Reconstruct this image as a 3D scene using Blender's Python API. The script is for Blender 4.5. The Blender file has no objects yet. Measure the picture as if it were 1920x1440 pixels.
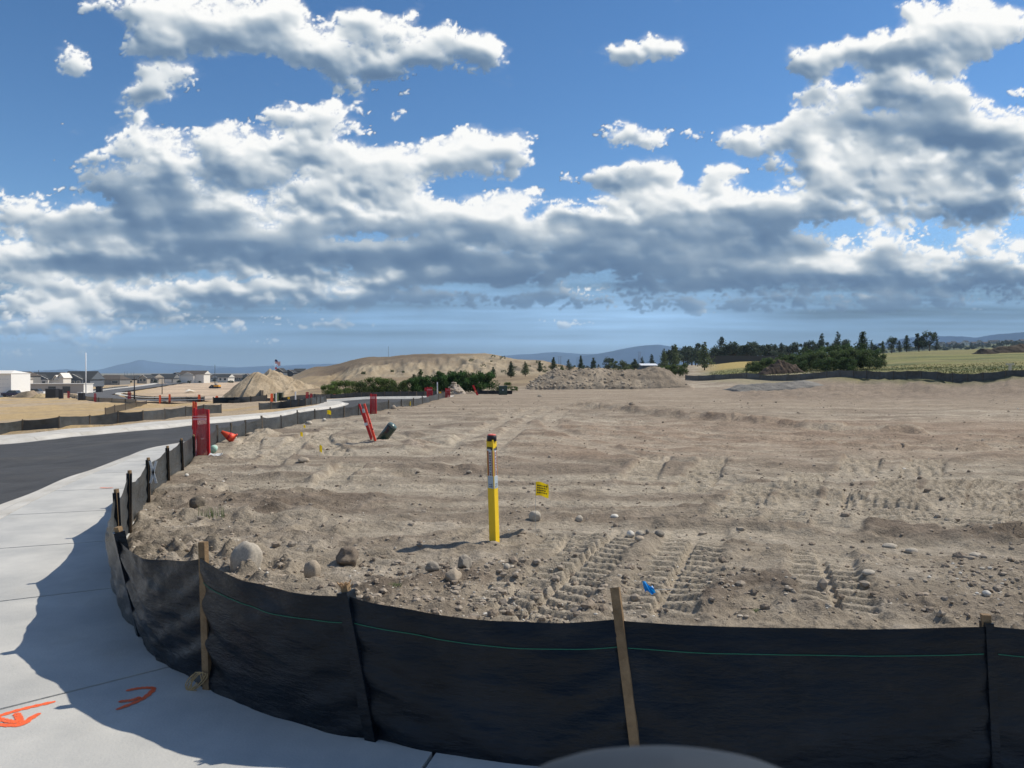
import bpy, bmesh, math, random
import numpy as np
from mathutils import Vector, Matrix, Euler

# ------------------------------------------------------------------ camera, world, sun, exposure
SC = bpy.context.scene
COL = SC.collection
F = 1450.0          # focal length in photo pixels
CX, HOR = 960.0, 697.0
CAMH = 1.7
cam_data = bpy.data.cameras.new('camera')
cam_data.sensor_width = 36.0
cam_data.lens = 36.0 * F / 1920.0
cam_data.shift_y = -(720.0 - HOR) / 1920.0
cam_data.clip_start = 0.05
cam_data.clip_end = 200000.0
cam_data.dof.use_dof = True
cam_data.dof.focus_distance = 9.0
cam_data.dof.aperture_fstop = 8.5
cam = bpy.data.objects.new('camera', cam_data)
COL.objects.link(cam)
cam.location = (0, 0, CAMH)
cam.rotation_euler = (math.radians(90), 0, 0)
SC.camera = cam

SUN_EL = math.radians(49)
SUN_AZ = math.radians(66)      # clockwise from +Y (view direction): right, a little ahead
world = bpy.data.worlds.new('World')
SC.world = world
world.use_nodes = True
wn = world.node_tree.nodes
wl = world.node_tree.links
wn.clear()
wo = wn.new('ShaderNodeOutputWorld')
wb = wn.new('ShaderNodeBackground')
ws = wn.new('ShaderNodeTexSky')
ws.sky_type = 'NISHITA'
ws.sun_disc = False
ws.sun_elevation = SUN_EL
ws.sun_rotation = SUN_AZ
ws.altitude = 1800
ws.air_density = 1.0
ws.dust_density = 0.1
ws.ozone_density = 1.8
wb.inputs['Strength'].default_value = 0.116
hs = wn.new('ShaderNodeHueSaturation')
hs.inputs['Saturation'].default_value = 1.22
wl.new(ws.outputs[0], hs.inputs['Color'])
wl.new(hs.outputs[0], wb.inputs[0])
wl.new(wb.outputs[0], wo.inputs[0])

sd = bpy.data.lights.new('sun', 'SUN')
sd.energy = 4.3
sd.angle = math.radians(0.6)
sd.color = (1.0, 0.915, 0.77)
sun = bpy.data.objects.new('sun', sd)
COL.objects.link(sun)
TO_SUN = Vector((math.sin(SUN_AZ) * math.cos(SUN_EL), math.cos(SUN_AZ) * math.cos(SUN_EL), math.sin(SUN_EL)))
sun.rotation_euler = TO_SUN.to_track_quat('Z', 'Y').to_euler()

SC.view_settings.view_transform = 'Standard'
SC.view_settings.look = 'None'
SC.view_settings.exposure = 0.10
SC.view_settings.gamma = 1.0
SC.view_settings.use_curve_mapping = False
HAZE_D = 1.15e-4
SC.render.engine = 'CYCLES'
SC.cycles.max_bounces = 6
SC.cycles.transparent_max_bounces = 12
SC.cycles.volume_bounces = 0
SC.cycles.use_denoising = True

# ------------------------------------------------------------------ noise in numpy
_rng = np.random.default_rng(11)
_TAB = _rng.random((256, 256)).astype(np.float32)

def vn(x, y, seed=0):
    x = np.asarray(x, dtype=np.float64) + seed * 17.31
    y = np.asarray(y, dtype=np.float64) + seed * 9.77
    xi = np.floor(x).astype(np.int64); yi = np.floor(y).astype(np.int64)
    fx = x - xi; fy = y - yi
    fx = fx * fx * fx * (fx * (fx * 6 - 15) + 10)
    fy = fy * fy * fy * (fy * (fy * 6 - 15) + 10)
    x0 = xi & 255; x1 = (xi + 1) & 255; y0 = yi & 255; y1 = (yi + 1) & 255
    a = _TAB[y0, x0]; b = _TAB[y0, x1]; c = _TAB[y1, x0]; d = _TAB[y1, x1]
    return (a + (b - a) * fx) + ((c + (d - c) * fx) - (a + (b - a) * fx)) * fy

def fbm(x, y, octs=5, seed=0, gain=0.5, lac=2.03):
    """0..1 fractal noise"""
    s = 0; a = 1.0; t = 0
    ca, sa = math.cos(0.6), math.sin(0.6)
    for i in range(octs):
        s = s + a * vn(x, y, seed + i * 3)
        t += a; a *= gain
        x, y = (x * ca - y * sa) * lac, (x * sa + y * ca) * lac
    return s / t

def billow(x, y, octs=5, seed=0, gain=0.55):
    s = 0; a = 1.0; t = 0
    ca, sa = math.cos(0.7), math.sin(0.7)
    for i in range(octs):
        s = s + a * (1 - np.abs(2 * vn(x, y, seed + i * 3) - 1))
        t += a; a *= gain
        x, y = (x * ca - y * sa) * 2.07, (x * sa + y * ca) * 2.07
    return s / t

def sstep(a, b, x):
    t = np.clip((x - a) / (b - a), 0, 1)
    return t * t * (3 - 2 * t)

# ------------------------------------------------------------------ object helpers
def tag(o, label=None, cat=None, group=None, kind=None):
    if label: o['label'] = label
    if cat: o['category'] = cat
    if group: o['group'] = group
    if kind: o['kind'] = kind
    return o

def empty(name, loc=(0, 0, 0), rz=0.0):
    o = bpy.data.objects.new(name, None)
    o.empty_display_size = 0.2
    o.location = loc
    o.rotation_euler = (0, 0, rz)
    COL.objects.link(o)
    return o

def mesh_obj(name, verts, faces, mat=None, parent=None, smooth=False, loc=None):
    me = bpy.data.meshes.new(name)
    me.from_pydata([tuple(v) for v in verts], [], faces)
    me.update()
    if mat: me.materials.append(mat)
    if smooth:
        me.polygons.foreach_set('use_smooth', [True] * len(me.polygons))
    o = bpy.data.objects.new(name, me)
    COL.objects.link(o)
    if parent: o.parent = parent
    if loc is not None: o.location = loc
    return o

def grid_mesh(name, X, Y, Z, mat, smooth=True, parent=None):
    """mesh from 2-D coordinate arrays"""
    r, c = X.shape
    co = np.stack([X, Y, Z], -1).reshape(-1, 3).astype(np.float32)
    i = np.arange(r * c).reshape(r, c)
    f = np.stack([i[:-1, :-1], i[:-1, 1:], i[1:, 1:], i[1:, :-1]], -1).reshape(-1, 4)
    me = bpy.data.meshes.new(name)
    me.vertices.add(len(co)); me.vertices.foreach_set('co', co.ravel())
    me.loops.add(f.size); me.loops.foreach_set('vertex_index', f.ravel().astype(np.int32))
    me.polygons.add(len(f))
    me.polygons.foreach_set('loop_start', np.arange(0, f.size, 4, dtype=np.int32))
    me.update(calc_edges=True)
    me.polygons.foreach_set('use_smooth', np.full(len(f), smooth))
    if mat: me.materials.append(mat)
    o = bpy.data.objects.new(name, me)
    COL.objects.link(o)
    if parent: o.parent = parent
    return o

def set_col(o, rgba, name='Col'):
    me = o.data
    a = me.color_attributes.new(name, 'FLOAT_COLOR', 'POINT')
    a.data.foreach_set('color', np.ascontiguousarray(rgba, dtype=np.float32).ravel())

class MB:
    """collects simple shapes, then links them as one mesh object"""
    def __init__(s): s.v = []; s.f = []
    def add(s, vs, fs):
        n = len(s.v); s.v += [tuple(v) for v in vs]; s.f += [tuple(i + n for i in f) for f in fs]; return s
    def box(s, x0, x1, y0, y1, z0, z1):
        vs = [(x0, y0, z0), (x1, y0, z0), (x1, y1, z0), (x0, y1, z0), (x0, y0, z1), (x1, y0, z1), (x1, y1, z1), (x0, y1, z1)]
        return s.add(vs, [(0, 3, 2, 1), (4, 5, 6, 7), (0, 1, 5, 4), (1, 2, 6, 5), (2, 3, 7, 6), (3, 0, 4, 7)])
    def bar(s, a, b, w, t, up=(0, 0, 1)):
        a = Vector(a); b = Vector(b); d = (b - a).normalized(); u = Vector(up)
        sx = d.cross(u)
        if sx.length < 1e-4: sx = Vector((1, 0, 0))
        sx.normalize(); sy = sx.cross(d).normalized()
        vs = []
        for p in (a, b):
            for i, j in ((-1, -1), (1, -1), (1, 1), (-1, 1)):
                vs.append(p + sx * i * w / 2 + sy * j * t / 2)
        return s.add(vs, [(3, 2, 1, 0), (4, 5, 6, 7), (0, 1, 5, 4), (1, 2, 6, 5), (2, 3, 7, 6), (3, 0, 4, 7)])
    def tube(s, pts, rads, n=8, cap=True):
        pts = [Vector(p) for p in pts]
        if not hasattr(rads, '__len__'): rads = [rads] * len(pts)
        vs = []
        for k, p in enumerate(pts):
            d = (pts[min(k + 1, len(pts) - 1)] - pts[max(k - 1, 0)])
            d = d.normalized() if d.length > 1e-9 else Vector((0, 0, 1))
            sx = d.cross(Vector((0.13, 0.97, 0.21))).normalized(); sy = d.cross(sx)
            for i in range(n):
                a = 2 * math.pi * i / n
                vs.append(p + (sx * math.cos(a) + sy * math.sin(a)) * rads[k])
        fs = []
        for k in range(len(pts) - 1):
            for i in range(n):
                j = (i + 1) % n
                fs.append((k * n + i, k * n + j, (k + 1) * n + j, (k + 1) * n + i))
        if cap:
            fs.append(tuple(range(n))[::-1]); fs.append(tuple((len(pts) - 1) * n + i for i in range(n)))
        return s.add(vs, fs)
    def build(s, name, mat, parent=None, smooth=False, loc=None):
        return mesh_obj(name, s.v, s.f, mat, parent, smooth, loc)

def copy_tree(o, parent=None):
    c = o.copy(); COL.objects.link(c); c.parent = parent
    for ch in list(o.children): copy_tree(ch, c)
    return c

# ------------------------------------------------------------------ materials
MATS = {}
def mat(name, col, rough=0.8, spec=0.3, metal=0.0, noise=0.0, nscale=5.0, bump=0.0, bscale=40.0, trans=0.0, coord='Object', col2=None, alpha=None):
    if name in MATS: return MATS[name]
    m = bpy.data.materials.new(name); m.use_nodes = True
    nt = m.node_tree; b = nt.nodes['Principled BSDF']
    b.inputs['Roughness'].default_value = rough
    b.inputs['Specular IOR Level'].default_value = spec
    b.inputs['Metallic'].default_value = metal
    b.inputs['Base Color'].default_value = (*col, 1)
    tc = nt.nodes.new('ShaderNodeTexCoord')
    if noise > 0 or col2:
        n = nt.nodes.new('ShaderNodeTexNoise'); n.inputs['Scale'].default_value = nscale
        n.inputs['Detail'].default_value = 6; n.inputs['Roughness'].default_value = 0.62
        nt.links.new(tc.outputs[coord], n.inputs['Vector'])
        r = nt.nodes.new('ShaderNodeValToRGB')
        c2 = col2 or tuple(c * (1 - noise) for c in col)
        c1 = col if col2 else tuple(min(1, c * (1 + noise)) for c in col)
        r.color_ramp.elements[0].position = 0.33; r.color_ramp.elements[0].color = (*c2, 1)
        r.color_ramp.elements[1].position = 0.67; r.color_ramp.elements[1].color = (*c1, 1)
        nt.links.new(n.outputs['Fac'], r.inputs['Fac'])
        nt.links.new(r.outputs['Color'], b.inputs['Base Color'])
    if bump > 0:
        n2 = nt.nodes.new('ShaderNodeTexNoise'); n2.inputs['Scale'].default_value = bscale
        n2.inputs['Detail'].default_value = 4
        nt.links.new(tc.outputs[coord], n2.inputs['Vector'])
        bp = nt.nodes.new('ShaderNodeBump'); bp.inputs['Strength'].default_value = bump
        bp.inputs['Distance'].default_value = 0.02
        nt.links.new(n2.outputs['Fac'], bp.inputs['Height'])
        nt.links.new(bp.outputs['Normal'], b.inputs['Normal'])
    if trans > 0:
        out = nt.nodes['Material Output']
        tr = nt.nodes.new('ShaderNodeBsdfTranslucent'); tr.inputs['Color'].default_value = (*[min(1, c * 1.5) for c in col], 1)
        mx = nt.nodes.new('ShaderNodeMixShader'); mx.inputs['Fac'].default_value = trans
        nt.links.new(b.outputs[0], mx.inputs[1]); nt.links.new(tr.outputs[0], mx.inputs[2])
        nt.links.new(mx.outputs[0], out.inputs['Surface'])
    if alpha is not None: b.inputs['Alpha'].default_value = alpha
    MATS[name] = m
    return m
# ------------------------------------------------------------------ clouds: a shell far outside everything, laid over the sky
def boxblur(a, r):
    r = max(1, int(r))
    for ax in (0, 1):
        p = np.pad(a, [(r + 1, r) if k == ax else (0, 0) for k in (0, 1)], mode='edge')
        c = np.cumsum(p, axis=ax)
        n = 2 * r + 1
        if ax == 0: a = (c[n:, :] - c[:-n, :]) / n
        else: a = (c[:, n:] - c[:, :-n]) / n
    return a

def blur(a, r): return boxblur(boxblur(a, r), r)

# cloud masses over the site: (azimuth, elevation) centres in photo pixels, radii, amount
COVER = [
 (400,30,185,66,1.2),(520,58,70,42,1.1),(330,60,60,30,.8),(250,12,110,26,.7),(275,70,68,32,.95),(140,108,52,42,.72),(52,68,24,12,.6),(295,150,100,54,1.4),
 (105,215,36,18,.6),(118,300,32,15,.6),(200,293,24,16,.6),(250,212,30,24,.5),(5,80,20,12,.5),
 (705,112,190,70,1.5),(800,75,95,44,1.1),(610,112,70,30,.95),(912,118,50,46,.95),(690,42,66,34,.7),(600,125,80,40,.7),
 (640,215,170,30,.8),(480,250,150,30,.7),(400,300,250,62,1.0),(640,310,230,95,1.1),(880,270,130,54,.95),(968,285,66,34,1.0),(1055,330,46,16,.75),
 (700,190,120,26,.5),(200,352,160,38,.9),(50,400,130,46,.95),(300,410,320,80,1.1),(560,410,320,100,1.2),(790,400,150,85,1.05),(950,400,120,56,1.0),
 (240,265,90,40,.7),
 (480,480,520,56,1.3),(830,500,460,50,1.3),(1080,450,260,70,1.1),(1220,420,180,70,1.2),(1215,342,120,54,1.3),(1198,256,92,30,1.3),(1195,94,70,26,1.1),
 (1332,126,26,10,.55),(1522,118,36,24,.95),(1545,200,30,30,.4),(1415,68,22,10,.4),
 (1375,272,72,28,.95),(1460,262,90,34,.95),(1560,250,130,60,1.05),(1720,240,220,84,1.25),(1900,260,130,100,1.2),(1600,105,70,36,.9),(1700,110,120,60,.95),
 (1820,45,120,70,1.0),(1700,175,120,46,.9),(1600,165,80,40,.7),(1500,330,130,46,.95),(1680,330,220,60,1.05),(1850,360,150,80,1.2),(1400,400,150,66,1.15),
 (1600,410,170,54,.8),(1870,455,90,30,.9),(1430,440,160,44,1.2),(1360,330,70,26,.7),(1480,225,30,14,.4),
 (1050,510,560,56,1.2),(1500,492,240,34,1.0),(1750,520,320,50,1.0),(200,480,300,36,.9),(60,500,120,40,.9),(620,540,330,34,.95),(330,560,230,24,.75),
 (420,615,60,9,.8),(500,640,40,8,.5),(620,608,50,12,.8),(70,575,60,16,.9),(160,585,50,14,.8),(250,570,60,16,.8),(340,590,70,12,.8),(110,625,50,12,.8),(20,620,40,14,.8),(150,655,30,18,.6),(450,560,60,12,.8),(1300,588,60,6,.6),(1420,575,50,5,.6),(980,470,30,8,.6),(1640,560,80,8,.5),(790,545,60,10,.7),
 (100,560,150,30,.75),(60,605,110,18,.7),(180,610,90,24,.65),(300,600,160,14,.5),(600,600,120,12,.6),(890,600,14,5,.5),(1045,598,110,12,.72),(1050,540,60,18,.7),(740,530,110,30,.7),
 (1300,570,350,16,.5),(560,585,90,16,.6),(30,660,60,14,.4),(160,640,80,14,.4),
]
HOLES = [(700,445,60,7,.7),(1090,520,80,8,.7),(400,520,70,7,.7),(1560,430,50,14,.7),(930,540,120,8,.8),(1000,395,16,14,.6),(1200,292,120,9,.95),(420,200,70,16,.95),(840,186,120,12,.9),(330,112,40,12,.9),(200,180,34,60,.9),(480,150,60,30,.95),(200,60,22,30,.7),(560,150,40,14,.6),(700,262,40,8,.6),(760,240,40,10,.7),(1030,260,20,60,.9),(1090,310,14,20,.8),(150,255,40,30,.7),(1560,150,30,14,.6),(1650,215,30,8,.6),(1480,300,20,16,.6),(1300,300,16,20,.8),(620,180,120,6,.6),(60,340,60,14,.8),(1890,150,40,14,.8),(1760,140,30,8,.5),(860,590,300,10,.9),(500,575,40,8,.6),(480,158,70,34,.8),(860,352,46,16,.9),(150,377,46,12,.9),(60,300,90,70,.5),(345,212,44,16,.6),(500,245,30,12,.5),(740,225,60,12,.5),(930,230,50,24,.3),
 (1000,180,170,50,.6),(1330,200,120,60,.4),(1855,160,50,26,.6),(1880,95,30,30,.4),(1440,340,50,16,.7),(1290,330,22,20,.3),(1060,370,50,16,.4)]
DARK = [(560,440,360,52,1.1),(820,478,420,40,1.1),(330,350,190,44,.75),(150,440,220,36,.7),(1400,430,150,44,1.25),(1740,236,210,52,1.25),(1880,345,120,60,1.2),
 (1000,500,420,50,1.2),(1205,342,70,26,.75),(700,118,100,34,.55),(440,38,130,30,.55),(1130,430,150,30,.6),(1560,470,260,18,.5),(1820,540,260,46,1.0),(1600,560,300,30,1.0),
 (1300,540,400,34,1.1),(700,570,400,26,.8),(120,490,120,16,.8),(300,160,60,22,.35),(1720,105,60,24,.35),(560,300,160,46,.45),(950,560,500,26,1.0),(450,300,120,30,.4),
 (1480,440,90,34,1.0),(1470,350,60,14,.3),(250,500,160,18,.7)]
LIGHT = [(560,455,90,12,.6),(1000,440,120,18,.7),(350,455,80,14,.6),(640,395,60,16,.7),(880,505,90,8,.5),(1290,500,70,10,.6),(820,440,60,10,.6),(690,405,170,34,.7),(960,392,110,30,.6),(1250,385,120,40,.6),(1500,375,170,34,.7),(1640,296,220,18,.75),(1800,50,120,70,.8),(1560,494,170,20,1.2),(740,528,90,24,1.1),
 (1500,250,120,34,.6),(1180,100,60,20,.6),(900,280,120,40,.5),(60,385,40,26,.8),(610,340,120,40,.4),(1460,502,160,16,1.1),(1620,500,90,14,1.0),(40,520,90,22,.9),(200,550,180,22,.7),(1045,598,110,12,1.1),
 (450,545,200,20,.7),(80,590,140,30,.9),(1055,540,50,14,1.0),(740,430,110,26,.9),(1090,460,90,14,.8),(1860,460,80,16,.9),(1700,440,200,24,.7),(1330,290,60,26,.5),(1590,130,60,30,.6)]

def field(lst, U, V, RF=1.0):
    s = np.ones_like(U)
    for cx, cy, rx, ry, w in lst:
        q = ((U - cx) / (rx * RF)) ** 2 + ((V - cy) / (ry * RF)) ** 2
        m = q < 6
        s[m] *= 1 - min(w, .97) * np.exp(-q[m] ** 1.35 * .80)
    return 1 - s

STEP = 2.0
us = np.arange(-120, 2041, STEP); vs_ = np.arange(-80, 702, STEP)
U, V = np.meshgrid(us, vs_)
el = np.clip((700 - V) / 700, 0.02, 1.2)
pers = 0.30 + 0.70 * el                       # clouds flatten towards the horizon
wx = (fbm(U / 70, V / 45, 5, 5, .55) - .5) * 60 * pers
wy = (fbm(U / 70, V / 45, 5, 8, .55) - .5) * 40 * pers
Uw, Vw = U + wx, V + wy
C = field(COVER, Uw, Vw, .93) * (1 - field(HOLES, Uw, Vw, 1.25))
nx, ny = (U - 960) / 125 * pers ** -.4, -(700 / 82 / .7) * np.log(pers)
n2 = fbm(nx * 2.2, ny * 2.2, 7, 33, .62)
n3 = fbm(nx * .45, ny * .8, 4, 61)
nf = billow(nx * 4.3, ny * 4.3, 5, 77, .62)
n1 = billow(nx, ny, 6, 21, .58)
C2 = C * 1.0 + .22 * np.exp(-((V - 490) / 42) ** 2) * (C > .2) + .30 * sstep(535, 570, V) * sstep(.15, .4, C) + (n1 - .62) * .70 + (n2 - .5) * .80 + (n3 - .5) * .40      # broken cover, 0..1
# heaps of rounded puffs; big in the thick of a bank, small along its edge
prs = np.random.default_rng(19)
w1 = (fbm(U / 26, V / 20, 5, 140, .62) - .5); w2 = (fbm(U / 26, V / 20, 5, 150, .62) - .5)
PU = U + w1 * 34 * (pers + .15); PV = V + w2 * 26 * (pers + .1)
PQ = np.zeros_like(U); PH = np.full_like(U, -60.0)
def puffs(n, rmin, rmax, thr, zk, pw=1.0):
    cu = prs.uniform(-110, 2030, n); cv = 700 - 790 * prs.random(n) ** .85
    gi = np.clip(((cv - vs_[0]) / STEP).astype(int), 0, len(vs_) - 1); gj = np.clip(((cu - us[0]) / STEP).astype(int), 0, len(us) - 1)
    c = C2[gi, gj]; pr = pers[gi, gj]
    ok = c > thr
    for u0, v0, c0, p0 in zip(cu[ok], cv[ok], c[ok], pr[ok]):
        r = (rmin + (rmax - rmin) * min(1, (c0 - thr) / .55) ** pw * prs.uniform(.45, 1.1)) * (.30 + .85 * p0)
        ry = r * (.42 + .42 * p0) * prs.uniform(.8, 1.1)
        m = 1.7
        j0 = int(max(0, (u0 - r * m - 22 - us[0]) / STEP)); j1 = int(min(len(us), (u0 + r * m + 22 - us[0]) / STEP)); i0 = int(max(0, (v0 - ry * m - 18 - vs_[0]) / STEP)); i1 = int(min(len(vs_), (v0 + ry * m + 18 - vs_[0]) / STEP))
        if j1 <= j0 or i1 <= i0: continue
        q = ((PU[i0:i1, j0:j1] - u0) / r) ** 2 + ((PV[i0:i1, j0:j1] - v0) / ry) ** 2
        PQ[i0:i1, j0:j1] = np.maximum(PQ[i0:i1, j0:j1], 1 - q)
        h = np.where(q < 1, r * np.sqrt(np.maximum(1 - q, 0)) + zk * min(c0, 1.2) * (.3 + p0), -60.0)
        PH[i0:i1, j0:j1] = np.maximum(PH[i0:i1, j0:j1], h)
puffs(2200, 9, 40, .58, 26)
puffs(9000, 5, 17, .53, 44)
puffs(18000, 2.5, 8, .49, 56)
Sd = np.clip(PQ, 0, 1)
fr = (nf - .6) * .55 + (n2 - .5) * .7
alpha = sstep(.0, .60, Sd + fr * .55 * (Sd > 0))
halo = blur(sstep(.1, .5, Sd), 7)
alpha = np.maximum(alpha, np.clip(sstep(.20, 1.0, halo + (n2 - .5) * .9) * .66, 0, 1))
back_ = sstep(.60, .90, C + (n3 - .5) * .35 + (n1 - .62) * .40 + (n2 - .5) * .25)
alpha = np.maximum(alpha, back_ * .96)
dens = Sd + np.clip(C2, 0, 1.3) * .5
PHc = np.maximum(PH, -12)
def grad(r, k):
    b = blur(PHc + (nf - .6) * 7 * pers, r) if r else PHc
    gx_ = (np.roll(b, -1, 1) - np.roll(b, 1, 1)) / (2 * STEP); gy_ = (np.roll(b, -1, 0) - np.roll(b, 1, 0)) / (2 * STEP)
    return np.clip((-gx_ * .45 + gy_ * .80) * k, -1, 1)        # faces to the right and up catch the sun
lit = grad(1, .55) * .11 + grad(3, 1.0) * .18 + grad(8, 1.6) * .26 + grad(18, 2.4) * .22
core = blur(sstep(.55, 1.15, C2) * sstep(.1, .5, Sd), 7)
dk = field(DARK, Uw * .8 + U * .2, Vw * .8 + V * .2)
dk = np.clip(dk + ((n3 - .5) * 1.3 + (n1 - .62) * .9 + (fbm(nx * 1.1, ny * 1.6, 4, 444) - .5) * 1.0) * (dk > .05), 0, 1)
dkb = sstep(.22, .95, dk) * .95
lt = field(LIGHT, Uw, Vw)
soft = fbm(nx * .9, ny * 1.0, 4, 303) - .5
shade = .78 - .15 * core - .50 * dkb + .30 * lt * (1 - .3 * dkb) + lit * (.80 - .42 * dkb) + soft * .36 + (fbm(nx * .5, ny * 2.2, 5, 333) - .5) * .55 * dkb
thin = 1 - np.clip(blur(alpha, 5), 0, 1)
shade = shade + thin * (.20 - .05 * dkb)
shade = shade * .5 + blur(shade, 1) * .5
shade = shade * (1 - .6 * dkb) + blur(shade, 3) * .6 * dkb
shade = np.clip(shade, 0, 1.12)
# ramp from shadowed blue grey to sunlit white
stops = [(0.0, (.105, .180, .300)), (.22, (.155, .240, .360)), (.45, (.310, .395, .490)), (.68, (.530, .590, .640)), (.90, (.75, .785, .80)), (1.12, (.95, .95, .93))]
def ramp(t):
    xs = [s[0] for s in stops]
    return np.stack([np.interp(t, xs, [s[1][k] for s in stops]) for k in range(3)], -1)
rgb = ramp(shade)
# veil of far rain haze under the cloud deck, and warm tint low on the left
low = sstep(520, 690, V + np.minimum(U - 700, 0) * .06)
veil_col = np.array([.175, .305, .480])
glow = np.exp(-((U - 1150) / 260) ** 2) * np.exp(-((V - 620) / 60) ** 2) + .8 * np.exp(-((U - 40) / 260) ** 2) * np.exp(-((V - 650) / 70) ** 2)
veilc = veil_col[None, None, :] * (1 + .42 * glow[..., None]) + .035 * glow[..., None] * np.array([1, .9, .55])
band = (fbm(U / 420, V / 15, 5, 91) - .5) * (.30 + 1.3 * np.exp(-((V - 580) / 55) ** 2))
veilc = veilc * (1 + band[..., None])
shaft = (fbm((U + (V - 500) * .35) / 60, V * 0 + 3.1, 3, 55) - .5) * .10 * sstep(480, 600, V)
veilc = veilc * (1 + shaft[..., None])
va = sstep(400, 600, V) * .95
keep = (alpha * (1 - .75 * low))[..., None]
rgb_c = rgb * (1 - .45 * low[..., None]) + veilc * .45 * low[..., None]
A = 1 - (1 - keep[..., 0]) * (1 - va)
RGB = (rgb_c * keep + veilc * (1 - keep) * va[..., None]) / np.maximum(A, 1e-4)[..., None]

def sample(img, px, py):
    fx = np.clip((px - us[0]) / STEP, 0, len(us) - 1.001); fy = np.clip((py - vs_[0]) / STEP, 0, len(vs_) - 1.001)
    x0 = fx.astype(int); y0 = fy.astype(int); tx = (fx - x0)[..., None]; ty = (fy - y0)[..., None]
    if img.ndim == 2: img = img[..., None]
    return (img[y0, x0] * (1 - tx) + img[y0, x0 + 1] * tx) * (1 - ty) + (img[y0 + 1, x0] * (1 - tx) + img[y0 + 1, x0 + 1] * tx) * ty

RS = 60000.0
az = np.radians(np.concatenate([np.arange(-180, -36, 2.5), np.arange(-36, 36.01, .078), np.arange(38, 180.1, 2.5)]))
az[-1] = math.pi
ele = np.radians(np.concatenate([[-2.5], np.arange(-.4, 27.3, .075), np.arange(28, 90, 2.2), [90]]))
AZ, EL = np.meshgrid(az, ele)
DX, DY, DZ = np.sin(AZ) * np.cos(EL), np.cos(AZ) * np.cos(EL), np.sin(EL)
dy_ = np.maximum(DY, .05)
PXs, PYs = CX + F * DX / dy_, HOR - F * DZ / dy_
inside = (DY > .3) * sstep(-118, -20, PXs) * sstep(2038, 1940, PXs) * sstep(-78, -10, PYs)
frgb = sample(RGB, PXs, PYs); fa = sample(A, PXs, PYs)
# the rest of the dome: the same broken cumulus
q = np.maximum(DZ, .06)
gx, gy = DX / q * 1.1, DY / q * 1.1
gn = fbm(gx, gy, 5, 200)
ga = sstep(.46, .60, gn) * (1 - np.clip((np.stack([DX, DY, DZ], -1) @ np.array(TO_SUN) - .80) / .12, 0, 1))
gsh = np.clip(.85 - (gn - .5) * 1.8, .2, 1)
grgb = ramp(gsh)
lowg = sstep(.16, .03, DZ)
ga2 = 1 - (1 - ga) * (1 - lowg * .93)
grgb = grgb * (1 - lowg[..., None] * .8) + veil_col * lowg[..., None] * .8
ins = inside[..., None]
cr = frgb * ins + grgb * (1 - ins)
ca_ = (fa * ins + ga2[..., None] * (1 - ins))
shell_mat = bpy.data.materials.new('cloud_layer')
shell_mat.use_nodes = True
shell_mat.cycles.emission_sampling = 'NONE'
nt = shell_mat.node_tree; nt.nodes.clear()
out = nt.nodes.new('ShaderNodeOutputMaterial')
at = nt.nodes.new('ShaderNodeVertexColor'); at.layer_name = 'Col'
em = nt.nodes.new('ShaderNodeEmission'); em.inputs['Strength'].default_value = 1.0
tp = nt.nodes.new('ShaderNodeBsdfTransparent')
mx = nt.nodes.new('ShaderNodeMixShader')
tc = nt.nodes.new('ShaderNodeTexCoord')
nz = nt.nodes.new('ShaderNodeTexNoise'); nz.inputs['Scale'].default_value = 260 / RS; nz.inputs['Detail'].default_value = 5; nz.inputs['Roughness'].default_value = .65
nt.links.new(tc.outputs['Object'], nz.inputs['Vector'])
ma = nt.nodes.new('ShaderNodeMath'); ma.operation = 'MULTIPLY_ADD'; ma.inputs[1].default_value = .9; ma.inputs[2].default_value = -.45
nt.links.new(nz.outputs['Fac'], ma.inputs[0])
# noise only frays half-covered places: a*(1-a)*4
inv = nt.nodes.new('ShaderNodeMath'); inv.operation = 'SUBTRACT'; inv.inputs[0].default_value = 1
nt.links.new(at.outputs['Alpha'], inv.inputs[1])
m4 = nt.nodes.new('ShaderNodeMath'); m4.operation = 'MULTIPLY'
nt.links.new(at.outputs['Alpha'], m4.inputs[0]); nt.links.new(inv.outputs[0], m4.inputs[1])
m5 = nt.nodes.new('ShaderNodeMath'); m5.operation = 'MULTIPLY'
nt.links.new(m4.outputs[0], m5.inputs[0]); nt.links.new(ma.outputs[0], m5.inputs[1])
m6 = nt.nodes.new('ShaderNodeMath'); m6.operation = 'MULTIPLY_ADD'; m6.inputs[1].default_value = 5.0; m6.use_clamp = True
frn = nt.nodes.new('ShaderNodeVertexColor'); frn.layer_name = 'Fray'
m7 = nt.nodes.new('ShaderNodeMath'); m7.operation = 'MULTIPLY'
nt.links.new(m5.outputs[0], m7.inputs[0]); nt.links.new(frn.outputs['Color'], m7.inputs[1])
nt.links.new(m7.outputs[0], m6.inputs[0]); nt.links.new(at.outputs['Alpha'], m6.inputs[2])
nt.links.new(at.outputs['Color'], em.inputs['Color'])
nt.links.new(m6.outputs[0], mx.inputs['Fac'])
nt.links.new(tp.outputs[0], mx.inputs[1]); nt.links.new(em.outputs[0], mx.inputs[2])
nt.links.new(mx.outputs[0], out.inputs['Surface'])
sky = grid_mesh('sky', DX * RS, DY * RS, DZ * RS, shell_mat, smooth=True)
set_col(sky, np.concatenate([cr, ca_], -1).reshape(-1, 4))
fr = (1 - sample(low, PXs, PYs) ) ** 4 * ins
set_col(sky, np.concatenate([fr, fr, fr, fr * 0 + 1], -1).reshape(-1, 4), 'Fray')
tag(sky, 'blue sky with broken banks of white and grey cumulus cloud', None, kind='structure')
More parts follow.
